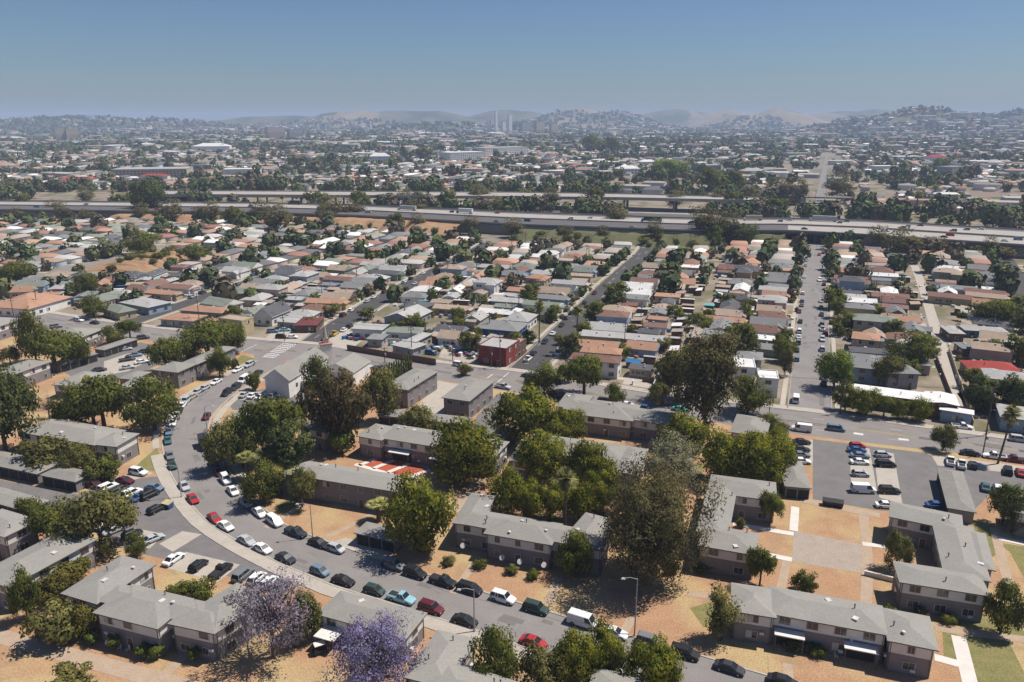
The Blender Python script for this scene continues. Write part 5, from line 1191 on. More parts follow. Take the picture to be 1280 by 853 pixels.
poly("courtyard_slab", [(330, 425), (372, 430), (384, 417), (345, 410)], .03, M_conc); poly("dirt_yard", [(1196, 492), (1210, 512), (1224, 500), (1214, 485)], .03, M_dirt)
def dumpster(x, y, c, label, lid=None):
    p = P(x, y); o = empty("dumpster", p, label, "dumpster", None, -.4); b = MB(); b.hexa([(-1, -.6, .15), (1, -.6, .15), (1, .6, .15), (-1, .6, .15)], [(-1.1, -.8, 1.2), (1.1, -.8, 1.2), (1.1, .8, 1.5), (-1.1, .8, 1.5)]); b.build("bin", paint(c, PC[c], .6), o, (0, 0, 0))
    b = MB(); b.hexa([(-1.12, -.82, 1.22), (1.12, -.82, 1.22), (1.12, .82, 1.52), (-1.12, .82, 1.52)], [(-1.12, -.8, 1.28), (1.12, -.8, 1.28), (1.12, .8, 1.58), (-1.12, .8, 1.58)]); b.build("lid", lid or M_trim, o, (0, 0, 0))
dumpster(1034, 632, 'black', "left black dumpster at the end of the right lot's lane"); dumpster(1047, 634, 'black', "right black dumpster at the end of the right lot's lane"); dumpster(210, 635, 'blue', "blue dumpster with a yellowish lid beside the black car in the left lot", mat("lid_yellow", (.55, .45, .25), .7))
o = empty("golf_cart", P(400, 817), "small cart with a cream roof parked under the purple jacaranda", "cart", None, .5)
b = MB(); b.box((0, 0, .55), (2.2, 1.15, .5)); b.box((-.7, 0, 1.0), (.5, 1.1, .5)); b.build("body", M_trim, o, (0, 0, 0))
b = MB(); b.box((0, 0, 1.85), (1.7, 1.2, .08)); b.build("roof", M_cream, o, (0, 0, 0))
for x in (-.75, .75):
    for s in (-1, 1):
        b = MB(); b.cyl((x, s * .5, .8), (x, s * .52, 1.82), .03, .03, 5); b.build("post", M_trim, o, (0, 0, 0))
        b = MB(); b.cyl((x, s * .45, .25), (x, s * .62, .25), .25, .25, 10); b.build("wheel", M_tyre, o, (0, 0, 0))
def dish(x, y, z, label):
    p = P(x, y, z); o = empty("satellite_dish", p, label, "satellite dish", "white satellite dishes"); b = MB(); b.cyl((0, 0, 0), (.1, -.25, .12), .12, .55, 12); b.build("reflector", M_vent, o, (0, 0, 0)); b = MB(); b.cyl((0, .25, -.4), (0, 0, .02), .04, .04, 5); b.build("bracket", M_pole, o, (0, 0, 0))
dish(1064, 799, 3.2, "satellite dish on the wall above the porch block's right canopy"); dish(578, 682, 1.6, "satellite dish left of the middle block's notch"); dish(627, 697, 1.6, "satellite dish by the middle block's orange shrub"); dish(649, 702, 1.6, "satellite dish by the middle block's lower window")
dish(679, 706, 1.6, "satellite dish at the middle block's right corner"); dish(136, 803, 1.2, "satellite dish between the clipped ball bushes"); dish(947, 462, 8.2, "satellite dish on the pole of the corner shop")
def chair(x, y, label, a=0):
    o = empty("plastic_chair", P(x, y), label, "chair", "white garden chairs", a); b = MB(); b.box((0, 0, .43), (.6, .6, .06)); b.build("seat", M_vent, o, (0, 0, 0)); b = MB(); b.box((0, .3, .8), (.6, .06, .7)); b.build("backrest", M_vent, o, (0, 0, 0))
    for u in (-.25, .25):
        for w in (-.25, .25): b = MB(); b.box((u, w, .2), (.06, .06, .4)); b.build("leg", M_vent, o, (0, 0, 0))
for i, (x, y) in enumerate(((1006, 812), (1025, 818), (1045, 823), (700, 600), (508, 576), (515, 577), (522, 579), (150, 812), (160, 815), (189, 822))): chair(x, y, "white garden chair before a block, %s of the scattered ones" % ordn(i + 1), i * .7)
for i, (x, y) in enumerate(((1012, 815), (1022, 819), (560, 706), (600, 710), (640, 717), (666, 723), (480, 556), (1185, 778), (1150, 770), (875, 715), (990, 812), (345, 620), (415, 612), (840, 716), (890, 712), (1108, 768))):
    place_tree('bush1' if i % 2 else 'bush2', P(x, y), 2.6, 1.7, "low shrub at the foot of a block's wall, %s of the wall shrubs" % ordn(i + 1), "shrubs along the block walls", "shrub")
o = empty("garden_wall", P(1100, 725), "short white balustrade on the dirt beside the large L shaped block", "garden wall"); a, c = P(1080, 719), P(1117, 728); t = c - a
b = MB(P(1100, 725)); mm = (a + c) / 2; b.box((mm.x, mm.y, .45), (t.length, .25, .9), math.atan2(t.y, t.x)); b.build("wall", M_whitec, o, (0, 0, 0))
b = MB(P(1100, 725)); b.box((mm.x, mm.y, .95), (t.length + .2, .4, .1), math.atan2(t.y, t.x)); b.build("coping", M_whitec, o, (0, 0, 0))

# ------------------------------------------------------------------ the house rows between boulevard and freeway
PALS = {'A': [R_or, R_or, R_br, R_tan, R_gr, R_lg, R_tan, R_br, R_dk, R_wh, R_gr], 'B': [R_gr, R_lg, R_tan, R_wh, R_dk, R_gn, R_or, R_lg, R_gr, R_tan], 'C': [R_tan, R_gr, R_lg, R_or, R_gn, R_dk, R_tan, R_br, R_lg]}
RN = {R_or: 'orange', R_br: 'brown', R_tan: 'tan', R_gr: 'grey', R_lg: 'pale-grey', R_wh: 'white', R_dk: 'charcoal', R_gn: 'sage-grey', R_rd: 'red'}
WALLS = [(W_white, 'white'), (W_white, 'white'), (W_tan, 'tan'), (W_grey, 'grey'), (W_pink, 'pink'), (W_blue, 'blue'), (W_green, 'green'), (W_brown, 'brown'), (W_yel, 'yellow')]
HOUSEM = {}
def house_meshes(kind, roofm, wallm):
    key = (kind, roofm.name, wallm.name)
    if key in HOUSEM: return HOUSEM[key]
    L, W_, z, sl, gab = [(14.5, 9.2, 3.1, .46, True), (13.5, 9.2, 3.1, .40, False), (11.5, 8.4, 3.0, .5, True), (16.5, 8.2, 3.1, .30, True), (13, 8.8, 5.8, .38, False), (9, 7, 2.8, .2, True), (12.5, 8.6, 3.1, .05, True)][kind]
    base = Vector((0, 0, 0)); rr = random.Random(kind * 7 + 3)
    w = dict(c=base, u=Vector((1, 0, 0)), n=Vector((0, 1, 0)), l=L / 2, w=W_ / 2); ws = [w]
    if kind in (0, 1, 4): ws.append(dict(c=Vector((L * .28, -W_ * .38, 0)), u=Vector((0, 1, 0)), n=Vector((-1, 0, 0)), l=W_ * .42, w=2.6))
    if kind in (2, 3): ws.append(dict(c=Vector((L * .45, 0, 0)), u=Vector((1, 0, 0)), n=Vector((0, 1, 0)), l=2.4, w=W_ * .3))
    b = MB()
    for i, q in enumerate(ws): boxwing(b, q, 0, z - .15 - .3 * i, .45)
    wm = b.build("wall", wallm); b = MB()
    for i, q in enumerate(ws): hiproof(b, q, z - .3 * i, sl, 0, 0, gab, .18, 1)
    for k in range(2): x = rr.uniform(-.6, .6) * L / 2; y = rr.uniform(-.6, .6) * W_ / 2; b.box((x, y, z + (W_ / 2 - abs(y)) * sl + .15), (.5, .5, .6), 0, 2)
    rm = b.build("roof", [roofm, wallm, M_vent]); HOUSEM[key] = (wm, rm, L, W_, z); PROTOS.extend((wm, rm)); return HOUSEM[key]
b = MB()
for x, wd in ((-.7, 0), (.7, 0)): b.box((x, -.03, 0), (1.2, .06, 1.1), 0, 0); b.box((x, -.06, 0), (1.0, .04, .9), 0, 1)
HWIN = b.build("window", [M_frame, M_glass]); PROTOS.append(HWIN)
HOUSES = []; HPOS = []
def blocked(p, r):
    for cx, cy, ux, uy, hl, hw in RECTS:
        dx, dy = p.x - cx, p.y - cy
        if abs(dx * ux + dy * uy) < hl + r and abs(-dx * uy + dy * ux) < hw + r: return True
    return False
dirS = Vector((.33, .944, 0)); dirB = Vector((.944, -.33, 0))
def south_of(p, marg):      # too close to the boulevard's north kerb
    q = min(NC, key=lambda k: abs(k.x - p.x)); return p.y < q.y + marg
def in_fw(p):
    q = min(FNR, key=lambda k: abs(k.x - p.x)); return p.y > q.y - 6
FNR = resample([Vector((p.x, p.y, 0)) for p in fn], 15)
def near_fw(p, m): q = min(FNR, key=lambda k: abs(k.x - p.x)); return p.y > q.y - m
STREETS_ALL = [(c, w) for c, w in STREETS.values()]
def on_street(p, r):
    for c, w in STREETS_ALL:
        for q in c:
            if abs(q.x - p.x) < 16 and abs(q.y - p.y) < 16 and (Vector((q.x, q.y, 0)) - Vector((p.x, p.y, 0))).length < w / 2 + r: return True
    return False
cands = []
def column(key, side, offset, pal, sd, pitch, rear, t0, t1, ph=0):
    c, w = STREETS[key]; s = offset; L = sum((c[i + 1] - c[i]).length for i in range(len(c) - 1)); t = t0; n = 0
    while t < min(t1, L):
        acc = 0
        for i in range(len(c) - 1):
            l = (c[i + 1] - c[i]).length
            if acc + l >= t: p = c[i].lerp(c[i + 1], (t - acc) / l); d = (c[i + 1] - c[i]).normalized(); break
            acc += l
        n += 1; nrm = Vector((d.y, -d.x, 0)) * side; pos = p + nrm * offset + Vector((R.uniform(-1, 1), R.uniform(-.8, .8), 0))
        cands.append((pos, math.atan2(nrm.y, nrm.x) + math.pi, pal, sd, n, rear, pitch)); t += pitch * R.uniform(.92, 1.1)
SDD = {'red': "the red shop's street", 'yard': "the salvage yard's street", 'wide': "the wide pale street", 'bluff': "the dark bluff street", 'alley': "the concrete alley", 'far_right': "the right edge street", 'far_left': "the far left street"}
for key, side, pal in (('wide', 1, 'A'), ('wide', -1, 'A'), ('red', 1, 'A'), ('red', -1, 'B'), ('yard', 1, 'B'), ('yard', -1, 'C'), ('bluff', 1, 'C'), ('bluff', -1, 'C'), ('far_left', 1, 'C'), ('far_left', -1, 'C'), ('far_right', -1, 'A'), ('far_right', 1, 'A')):
    sdn = {1: "right", -1: "left"}[side]
    for off, rear, pitch in ((17.5, 0, 11.2), (34, 1, 10.8)) if key not in ('far_left',) else ((17, 0, 11.5), (33, 1, 11.5), (50, 2, 11.5), (66, 3, 11.5)):
        if key == 'wide' and side == 1 and rear: off = 33
        column(key, side, off, pal, "%s of %s" % (sdn, SDD[key]), pitch, rear, 8 + rear * 3, 420)
column('alley', 1, 14, 'A', "right of the concrete alley", 11, 0, 16, 400); column('alley', 1, 32, 'A', "further right of the concrete alley", 11, 1, 10, 400)
column('bluff', -1, 62, 'C', "left of the dark bluff street", 13, 4, 10, 260); column('bluff', -1, 80, 'C', "left of the dark bluff street", 13, 5, 10, 260)
for u_ in range(-60, 60):
    for v_ in range(-20, 50):
        q = Vector((0, 400, 0)) + dirB * (u_ * 15.5) + dirS * (v_ * 11.4); cands.append((q + Vector((R.uniform(-1, 1), R.uniform(-1, 1), 0)), math.atan2(dirB.y, dirB.x) + (math.pi if u_ % 2 else 0), 'C' if q.x < 60 else 'A', "beyond the street rows", abs(u_ * 50 + v_) % 48 + 1, 5, 12))
sel = []
BLF = [(cA + t_ * (cB - cA) - Vector((0, 0, 0))) for t_ in [i / 10 for i in range(11)]]
for pos, a, pal, sd, n, rear, pitch in cands:
    pos.z = 0
    x, y, dpt = PIX((pos.x, pos.y, 2))
    if not (-60 < x < 1340): continue
    if south_of(pos, 14) or near_fw(pos, 40 if x > 380 and x < 900 else 17) or blocked(pos, 5.0) or on_street(pos, 7.0): continue
    if any((pos - (q - nrm * 14)).length < 24 for q in BLF): continue
    if any((pos - q).length < (9.4 if rear != 5 else 10.6) for q in HPOS): continue
    HPOS.append(pos); sel.append((pos, a, pal, sd, n, rear, y))
sel.sort(key=lambda q: -q[6])
# houses: the 285 that show largest are things, the remainder one mass
rest = []; rown = ["front row", "rear row", "third row", "fourth row", "fifth row", "sixth row"]; seen = {}
for i, (pos, a, pal, sd, n, rear, y) in enumerate(sel):
    kind = R.choices(range(7), (24, 22, 16, 18, 8, 8, 8))[0] if rear == 0 else R.choices(range(7), (8, 12, 20, 18, 5, 22, 16))[0]
    rm_ = R.choice(PALS[pal]); wm_, wn = R.choice(WALLS); L_ = [14.5, 13.5, 11.5, 16.5, 13, 9, 12.5][kind]; a += R.uniform(-.07, .07)
    if rear and R.random() < .35: a += math.pi / 2
    RECTS.append((pos.x, pos.y, math.cos(a), math.sin(a), L_ / 2, 4.8))
    if i >= 258: rest.append((pos, a, kind, rm_, wm_)); continue
    wo, ro, L, W_, z = house_meshes(kind, rm_, wm_)
    lab = "%s roofed %s house, %s up the %s %s" % (RN[rm_], wn, ordn(n), rown[rear], sd)
    h = empty("house", pos, lab, "house", "houses in rows between the boulevard and the freeway", a); sc = R.uniform(.9, 1.08); h.scale = (sc, sc, R.uniform(.92, 1.12))
    inst(wo, h, name="wall"); inst(ro, h, name="roof")
    if y > 345:
        for sx, ry in ((0, 0), (1, math.pi / 2), (2, 0)):
            rot = (0, math.pi / 2, 0)[sx]; px_, py_ = ((-L * .22, -W_ / 2 + .42), (L / 2 - .42, W_ * .1), (L * .02, -W_ / 2 + .42))[sx]
            inst(HWIN, h, (px_, py_, 1.6), rot, "window")
        inst(HWIN, h, (L * .2, W_ / 2 - .42, 1.6), math.pi, "window"); inst(HWIN, h, (-L / 2 + .42, 0, 1.6), -math.pi / 2, "window")
        if z > 5: inst(HWIN, h, (-L * .22, -W_ / 2 + .42, 4.1), 0, "window"); inst(HWIN, h, (L / 2 - .42, 0, 4.1), math.pi / 2, "window")


# small yard sheds and patio covers behind the houses
SHED = []; SSEEN = set()
for nm, mt, sz in (("shed", R_lg, (5, 3.6, 2.4)), ("shed", R_wh, (6, 3.4, 2.5)), ("shed", mat("blue_tarp", (.03, .16, .35), .6), (4.5, 3.2, 2.2)), ("shed", R_tan, (5.5, 4, 2.5)), ("shed", R_dirty, (6, 4.4, 2.7)), ("shed", mat("aqua_tarp", (.12, .42, .42), .6), (4, 3, 2.2))):
    b = MB(); b.box((0, 0, sz[2] / 2 - .1), (sz[0] - .5, sz[1] - .5, sz[2] - .2), 0, 1); b.hexa([(-sz[0] / 2, -sz[1] / 2, sz[2] - .1), (sz[0] / 2, -sz[1] / 2, sz[2] - .1), (sz[0] / 2, sz[1] / 2, sz[2] + .3), (-sz[0] / 2, sz[1] / 2, sz[2] + .3)], [(-sz[0] / 2, -sz[1] / 2, sz[2]), (sz[0] / 2, -sz[1] / 2, sz[2]), (sz[0] / 2, sz[1] / 2, sz[2] + .4), (-sz[0] / 2, sz[1] / 2, sz[2] + .4)], 0)
    o = b.build("yard_shed", [mt, W_brown]); SHED.append((o, ("pale metal", "white", "blue tarp", "tan", "dirty grey", "aqua tarp")[len(SHED)])); PROTOS.append(o)
ns = 0
for i, (pos, a, pal, sd, n, rear, y) in enumerate(sel):
    if i > 235: break
    for tr in range(3):
        if ns >= 230: break
        ang = a + math.pi + R.uniform(-1.2, 1.2); q = pos + Vector((math.cos(ang), math.sin(ang), 0)) * R.uniform(8.8, 11.5)
        if blocked(q, 1.6) or on_street(q, 4): continue
        lk_ = (n, rear, sd, ns); s, sn = R.choices(SHED, (6, 5, 1.2, 4, 5, .7))[0]; o = s.copy(); COL.objects.link(o); o.location = q; o.rotation_euler = (0, 0, a + R.choice((0, 1.571))); o.name = "yard_shed"; ns += 1
        if (sn, n, rear, sd) in SSEEN: bpy.data.objects.remove(o); continue
        SSEEN.add((sn, n, rear, sd))
        tag(o, "%s shed behind house %s of the %s row %s" % (sn, ordn(n), ONES[min(rear + 1, 9)], sd), "shed", "small sheds in the back yards"); RECTS.append((q.x, q.y, 1, 0, 2, 2)); o.scale = (R.uniform(.8, 1.3), R.uniform(.8, 1.3), 1)
        if tr and R.random() < .5: break

# yard trees and street trees: individual ones until the estate and the rows hold 290
ntree = len([o for o in COL.objects if o.parent is None and o.get("category") == "tree"])
tc = []
for i, (pos, a, pal, sd, n, rear, y) in enumerate(sel):
    for k in range(3):
        if R.random() < .85:
            ang = R.uniform(0, 6.28); q = pos + Vector((math.cos(ang), math.sin(ang), 0)) * R.uniform(7.5, 12); big = R.random()
            if blocked(q, .8) or on_street(q, 2.0) or south_of(q, 7) or near_fw(q, 8): continue
            tc.append((q, R.uniform(3.6, 6.5) if big < .75 else R.uniform(7, 11), "%s, %s row" % (sd, ONES[min(rear + 1, 9)]), n))
for i, (key, s) in enumerate((('wide', 1), ('wide', -1), ('red', 1), ('red', -1), ('yard', 1), ('yard', -1))):
    c, w = STREETS[key]
    for j in range(3, len(c) - 2, 2):
        d = (c[j + 1] - c[j]).normalized(); q = c[j] + Vector((d.y, -d.x, 0)) * s * (w / 2 + 3.4) + d * R.uniform(-4, 4)
        if R.random() < .45 and not south_of(q, 8): tc.append((q, R.uniform(4, 7), "kerb of " + SDD[key], j))
tc.sort(key=lambda q: q[0].y); resttree = []; cnt = {}
for q, wd, sd, n in tc:
    if ntree >= 226: resttree.append((q, wd)); continue
    key = R.choice(('far1', 'far2', 'far3', 'far1', 'far4', 'far5')); nm = {'far1': 'round green', 'far2': 'dark', 'far3': 'olive', 'far4': 'flat topped', 'far5': 'upright'}[key]
    cnt[sd] = cnt.get(sd, 0) + 1; ntree += 1
    place_tree(key, Vector((q.x, q.y, 0)), wd, wd * R.uniform(.8, 1.1) * (1.35 if key == 'far5' else 1), "%s tree, %s of those %s" % (nm, ordn(cnt[sd]) if cnt[sd] < 50 else str(cnt[sd]) + "th", sd), "yard and street trees among the house rows")
# freeway side trees
for i in range(34):
    x = [30, 70, 110, 150, 215, 262, 296, 330, 345, 398, 412, 440, 452, 505, 520, 558, 600, 612, 655, 690, 735, 745, 842, 895, 915, 940, 955, 968, 1085, 1180, 1215, 1245, 835, 860][i]; y = [262, 270, 258, 262, 282, 280, 284, 278, 292, 262, 278, 276, 264, 259, 272, 262, 258, 268, 256, 262, 258, 266, 262, 262, 266, 262, 268, 270, 300, 312, 318, 322, 300, 302][i]
    p = P(x, y); w = R.uniform(12, 22)
    place_tree('fareuc' if i % 3 else 'far2', p, w, R.uniform(14, 22) if i < 28 else 7, "freeway side tree, %s of the line from left to right and back" % ordn(i + 1), "dusty trees beside the freeway")

for i in range(22):
    x = 30 + i * 57 + R.uniform(-18, 18)
    if 975 < x < 1085: continue
    q0 = min(resample(fn, 5), key=lambda p: abs(PIX(p)[0] - x)); d_ = R.uniform(6, 16)
    place_tree(R.choice(('fareuc', 'far1', 'fareuc')), Vector((q0.x - .35 * d_, q0.y - .93 * d_, 0)), R.uniform(8, 16), R.uniform(10, 17), "dusty tree before the freeway's near edge, %s of that line" % ordn(i + 1), "trees along the near edge of the freeway")
# shrubs along yards
k = 0
for i, (pos, a, pal, sd, n, rear, y) in enumerate(sel[:170]):
    for tr in range(2):
        if R.random() < .6:
            q = pos + Vector((math.cos(a), math.sin(a), 0)) * R.uniform(8, 11) + Vector((R.uniform(-3, 3), R.uniform(-3, 3), 0))
            if blocked(q, .2) or on_street(q, 1.5): continue
            k += 1; place_tree(R.choice(('bush1', 'bush2', 'bush1')), Vector((q.x, q.y, 0)), R.uniform(1.8, 3.4), R.uniform(1.2, 2.4), "%s shrub before house %s of %s row %s" % ("second" if tr else "low", ordn(n), ONES[min(rear + 1, 9)], sd), "garden shrubs of the house rows", "shrub")

# side fences, clutter, poles and more kerbside cars among the rows
FM = []
for nm, mt, h in (("white", W_white, 1.3), ("brown board", W_brown, 1.7), ("grey block", W_grey, 1.4), ("tan block", W_tan, 1.4)):
    b = MB(); b.box((0, 0, h / 2), (13, .14, h)); b.box((0, 0, h + .03), (13.1, .2, .06)); o = b.build("fence", mt); FM.append((o, nm)); PROTOS.append(o)
nf_ = 0
for i, (pos, a, pal, sd, n, rear, y) in enumerate(sel[:210]):
    for sg in (-1, 1):
        f = Vector((math.cos(a), math.sin(a), 0)); q = pos + Vector((-f.y, f.x, 0)) * sg * 6.2 + f * R.uniform(6, 9)
        if R.random() < .45 and not on_street(q, 6.5) and not blocked(q, .3):
            s_, sn = R.choice(FM); o = s_.copy(); COL.objects.link(o); o.location = q; o.rotation_euler = (0, 0, a); o.name = "fence"; nf_ += 1
            tag(o, "%s fence %s house %s of %s row %s" % (sn, "beside" if sg > 0 else "below", ordn(n), ONES[min(rear + 1, 9)], sd), "fence", "side fences between the houses")
b = [MB(), MB(), MB(), MB(), MB()]
for i, (pos, a, pal, sd, n, rear, y) in enumerate(sel):
    for k in range(9 if i < 260 else 4):
        q = pos + Vector((R.uniform(-10, 10), R.uniform(-10, 10), 0))
        if blocked(q, .2) or on_street(q, .5): continue
        w = R.uniform(.4, 1.8); hh = R.uniform(.3, 1.5); b[R.choice((0, 0, 0, 1, 2, 3, 3, 4))].box((q.x, q.y, hh / 2), (w, R.uniform(.4, 1.6), hh), R.uniform(0, 3))
for k, m_ in enumerate((W_white, R_or, mat("clutter_blue", (.04, .14, .34), .6), W_grey, W_brown)): tag(b[k].build("yard_clutter", m_), "%s strewn over the back yards" % ("white boxes and covers", "orange boxes and covers", "blue boxes and tarps", "grey bins and boxes", "brown crates and boxes")[k], "clutter", None, "stuff")
b = [MB() for _ in range(6)]
for k in range(420):
    x, y = R.uniform(415, 605), R.uniform(404, 452)
    if not (.148 * (x - 640) + 470 - 44 < y < .148 * (x - 640) + 470 - 14) or x < 455 - (y - 404) * 1.2: continue
    q = P(x, y); w = R.uniform(.5, 2.6)
    if blocked(q, .2): continue
    b[R.randrange(6)].box((q.x, q.y, .6), (w, R.uniform(.5, 1.8), R.uniform(.6, 1.8)), R.uniform(0, 3))
for k, m_ in enumerate((W_white, M_ventd, MATS["clutter_blue"], W_grey, W_red, W_teal)): tag(b[k].build("salvage_clutter", m_), "%s parts and scrap piled in the salvage yard" % ("white", "rusty", "blue", "grey", "red", "teal")[k], "clutter", None, "stuff")
yt = []
for key, off in (('wide', 27), ('wide', -27), ('red', 27), ('red', -27), ('yard', -27), ('yard', 27)):
    c, w = STREETS[key]; cc = offs(c, off); last = None
    for j in range(4, len(cc) - 1, 4):
        q = cc[j]
        if south_of(q, 18) or near_fw(q, 15): continue
        x_, y_, d_ = PIX((q.x, q.y, 0)); t_ = upole(x_, y_, 9.5 / (d_ / F) * .95, "mid block utility pole, %s %s of %s" % (ordn(j // 4), "left" if off > 0 else "right", SDD[key]), 2); yt.append((last, t_)); last = t_
b = MB()
for p0, p1 in yt:
    if p0 is not None and p1 is not None:
        for k in (-.7, .7):
            a, c = p0 + Vector((k, 0, 0)), p1 + Vector((k, 0, 0)); pts = [a.lerp(c, s / 5) - Vector((0, 0, 3 * (s / 5) * (1 - s / 5))) for s in range(6)]
            for s in range(5): b.cyl(pts[s], pts[s + 1], .03, .03, 3)
tag(b.build("power_line", M_trim), "thin power lines between the mid block poles of the house rows", "power line")
for key, sg in (('wide', 1), ('wide', -1), ('red', 1), ('yard', 1), ('yard', -1), ('bluff', 1), ('bluff', -1), ('far_left', 1)):
    c, w = STREETS[key]; n = 0
    for j in range(5, len(c) - 1):
        if NCAR[0] >= 296: break
        d = (c[j + 1] - c[j]).normalized(); q = c[j] + Vector((d.y, -d.x, 0)) * sg * (w / 2 - 1.1)
        if R.random() < .42 and not any((o.location - q).length < 7 for o in COL.objects if o.parent is None and o.name.startswith(('parked', 'pickup'))):
            n += 1; kd = R.choice(('sedan', 'suv', 'hatch', 'sedan')); cl = R.choice(('white', 'silver', 'black', 'grey', 'dark', 'white', 'steel', 'maroon'))
            car(kd, cl, q, math.atan2(d.y, d.x), "%s %s, %s of the sparse parked ones %s %s" % (cname(cl), CN[kd], ordn(n), "right of" if sg > 0 else "left of", SDD[key]), "cars parked along the side streets")
print("cars", NCAR[0], "fences", nf_)

# tufts of dry grass and litter on the dirt lawns, patches and cracks in the asphalt
LWN = [[(0, 800), (200, 850), (260, 853), (200, 800), (60, 770)], [(330, 660), (490, 690), (440, 660), (350, 625)], [(590, 740), (780, 790), (800, 760), (700, 725), (600, 700)], [(800, 790), (1000, 850), (920, 800), (830, 745)], [(860, 745), (1000, 700), (1080, 760), (900, 740)], [(990, 640), (1110, 660), (1110, 740), (960, 700)], [(960, 810), (1170, 850), (960, 850)], [(260, 800), (500, 853), (260, 853)], [(100, 500), (170, 530), (180, 500)], [(420, 555), (600, 600), (560, 630), (420, 580)], [(1180, 780), (1280, 800), (1280, 853), (1200, 853)], [(1240, 660), (1280, 690), (1280, 780)]]
b = MB()
for pl in LWN:
    for k in range(240):
        i, j = R.sample(range(len(pl)), 2); k3 = R.choice(range(len(pl))); u, v = R.random(), R.random()
        x = (pl[i][0] * u + pl[j][0] * (1 - u)) * v + pl[k3][0] * (1 - v); y = (pl[i][1] * u + pl[j][1] * (1 - u)) * v + pl[k3][1] * (1 - v); q = P(x, y)
        if blocked(q, .3): continue
        for t_ in range(5):
            a = R.uniform(0, 6.28); r_ = R.uniform(.05, .15); e = Vector((math.cos(a), math.sin(a), 0)); sdv = Vector((-e.y, e.x, 0)) * .05
            b.face([q + e * .02 - sdv, q + e * .02 + sdv, q + e * r_ + Vector((0, 0, R.uniform(.02, .06)))])
tag(b.build("dry_grass_tufts", mat("straw_tufts", (.42, .33, .18), .95, (.26, .22, .10), 1.5)), kind="stuff")
b = MB(); zq = .05
def dec(pts, i, t, l, w, jit=0):
    a, c = pts[0][i].lerp(pts[1][i], t), pts[0][i + 1].lerp(pts[1][i + 1], t); d = (c - a).normalized(); n = Vector((-d.y, d.x, 0))
    e = a + d * l; q = [a - n * w / 2, e - n * w / 2, e + n * w / 2, a + n * w / 2]; return [(p.x, p.y, zq) for p in q]
m1 = [leftc, rightc[:len(leftc)]]
LCe = resample(leftc, 6); pr = []
for p in LCe: qn = min(RC, key=lambda k: (k - p).length); pr.append(qn)
for k in range(46):
    i = R.randrange(4, len(LCe) - 3); zq += .00012; b.face(dec([LCe, pr], i, R.uniform(.1, .9), R.uniform(.8, 5.5), R.choice((.12, .12, .15, 1.2, .9))))
for k in range(90):
    i = R.randrange(2, len(NC) - 4); sc_ = [SC[min(len(SC) - 1, int(q * len(SC) / len(NC)))] for q in range(len(NC))]; zq += .00008; b.face(dec([NC, sc_], i, R.uniform(.08, .92), R.uniform(1, 7), R.choice((.12, .12, .16, 1.3, 1.0))))
for key in ('wide', 'red', 'yard'):
    c, w = STREETS[key]; A_, B_2 = offs(c, w / 2), offs(c, -w / 2)
    for k in range(50): i = R.randrange(1, len(c) - 2); zq += .00008; b.face(dec([A_, B_2], i, R.uniform(.1, .9), R.uniform(1, 7), R.choice((.14, .2, 1.3, 1.0))))
tag(b.build("asphalt_patches", mat("patched_asphalt", (.19, .175, .165), .9, (.14, .13, .12), .8, .1, 5, .2)), kind="structure")

# driveways and front paths
b = MB()
for i, (pos, a, pal, sd, n, rear, y) in enumerate(sel):
    if rear == 0 or R.random() < .4:
        f = Vector((math.cos(a), math.sin(a), 0)); t = Vector((-f.y, f.x, 0)); c0 = pos + t * 5.3 * R.choice((-1, 1)); w = 1.4
        q = [c0 - f * 7 - t * w, c0 + f * 15 - t * w, c0 + f * 15 + t * w, c0 - f * 7 + t * w]; zz = .018 + (i % 7) * .0006
        b.face([(p.x, p.y, zz) for p in q])
tag(b.build("driveways", M_conc), kind="structure")
b = MB()
for i, (pos, a, pal, sd, n, rear, y) in enumerate(sel):
    if R.random() < .4:
        f = Vector((math.cos(a), math.sin(a), 0)); t = Vector((-f.y, f.x, 0)); c0 = pos + f * 10; zz = .0125 + (i % 9) * .0004
        b.face([(p.x, p.y, zz) for p in (c0 - f * 3 - t * 4, c0 + f * 2 - t * 4, c0 + f * 2 + t * 4, c0 - f * 3 + t * 4)])
tag(b.build("front_lawns", M_grass), kind="structure")

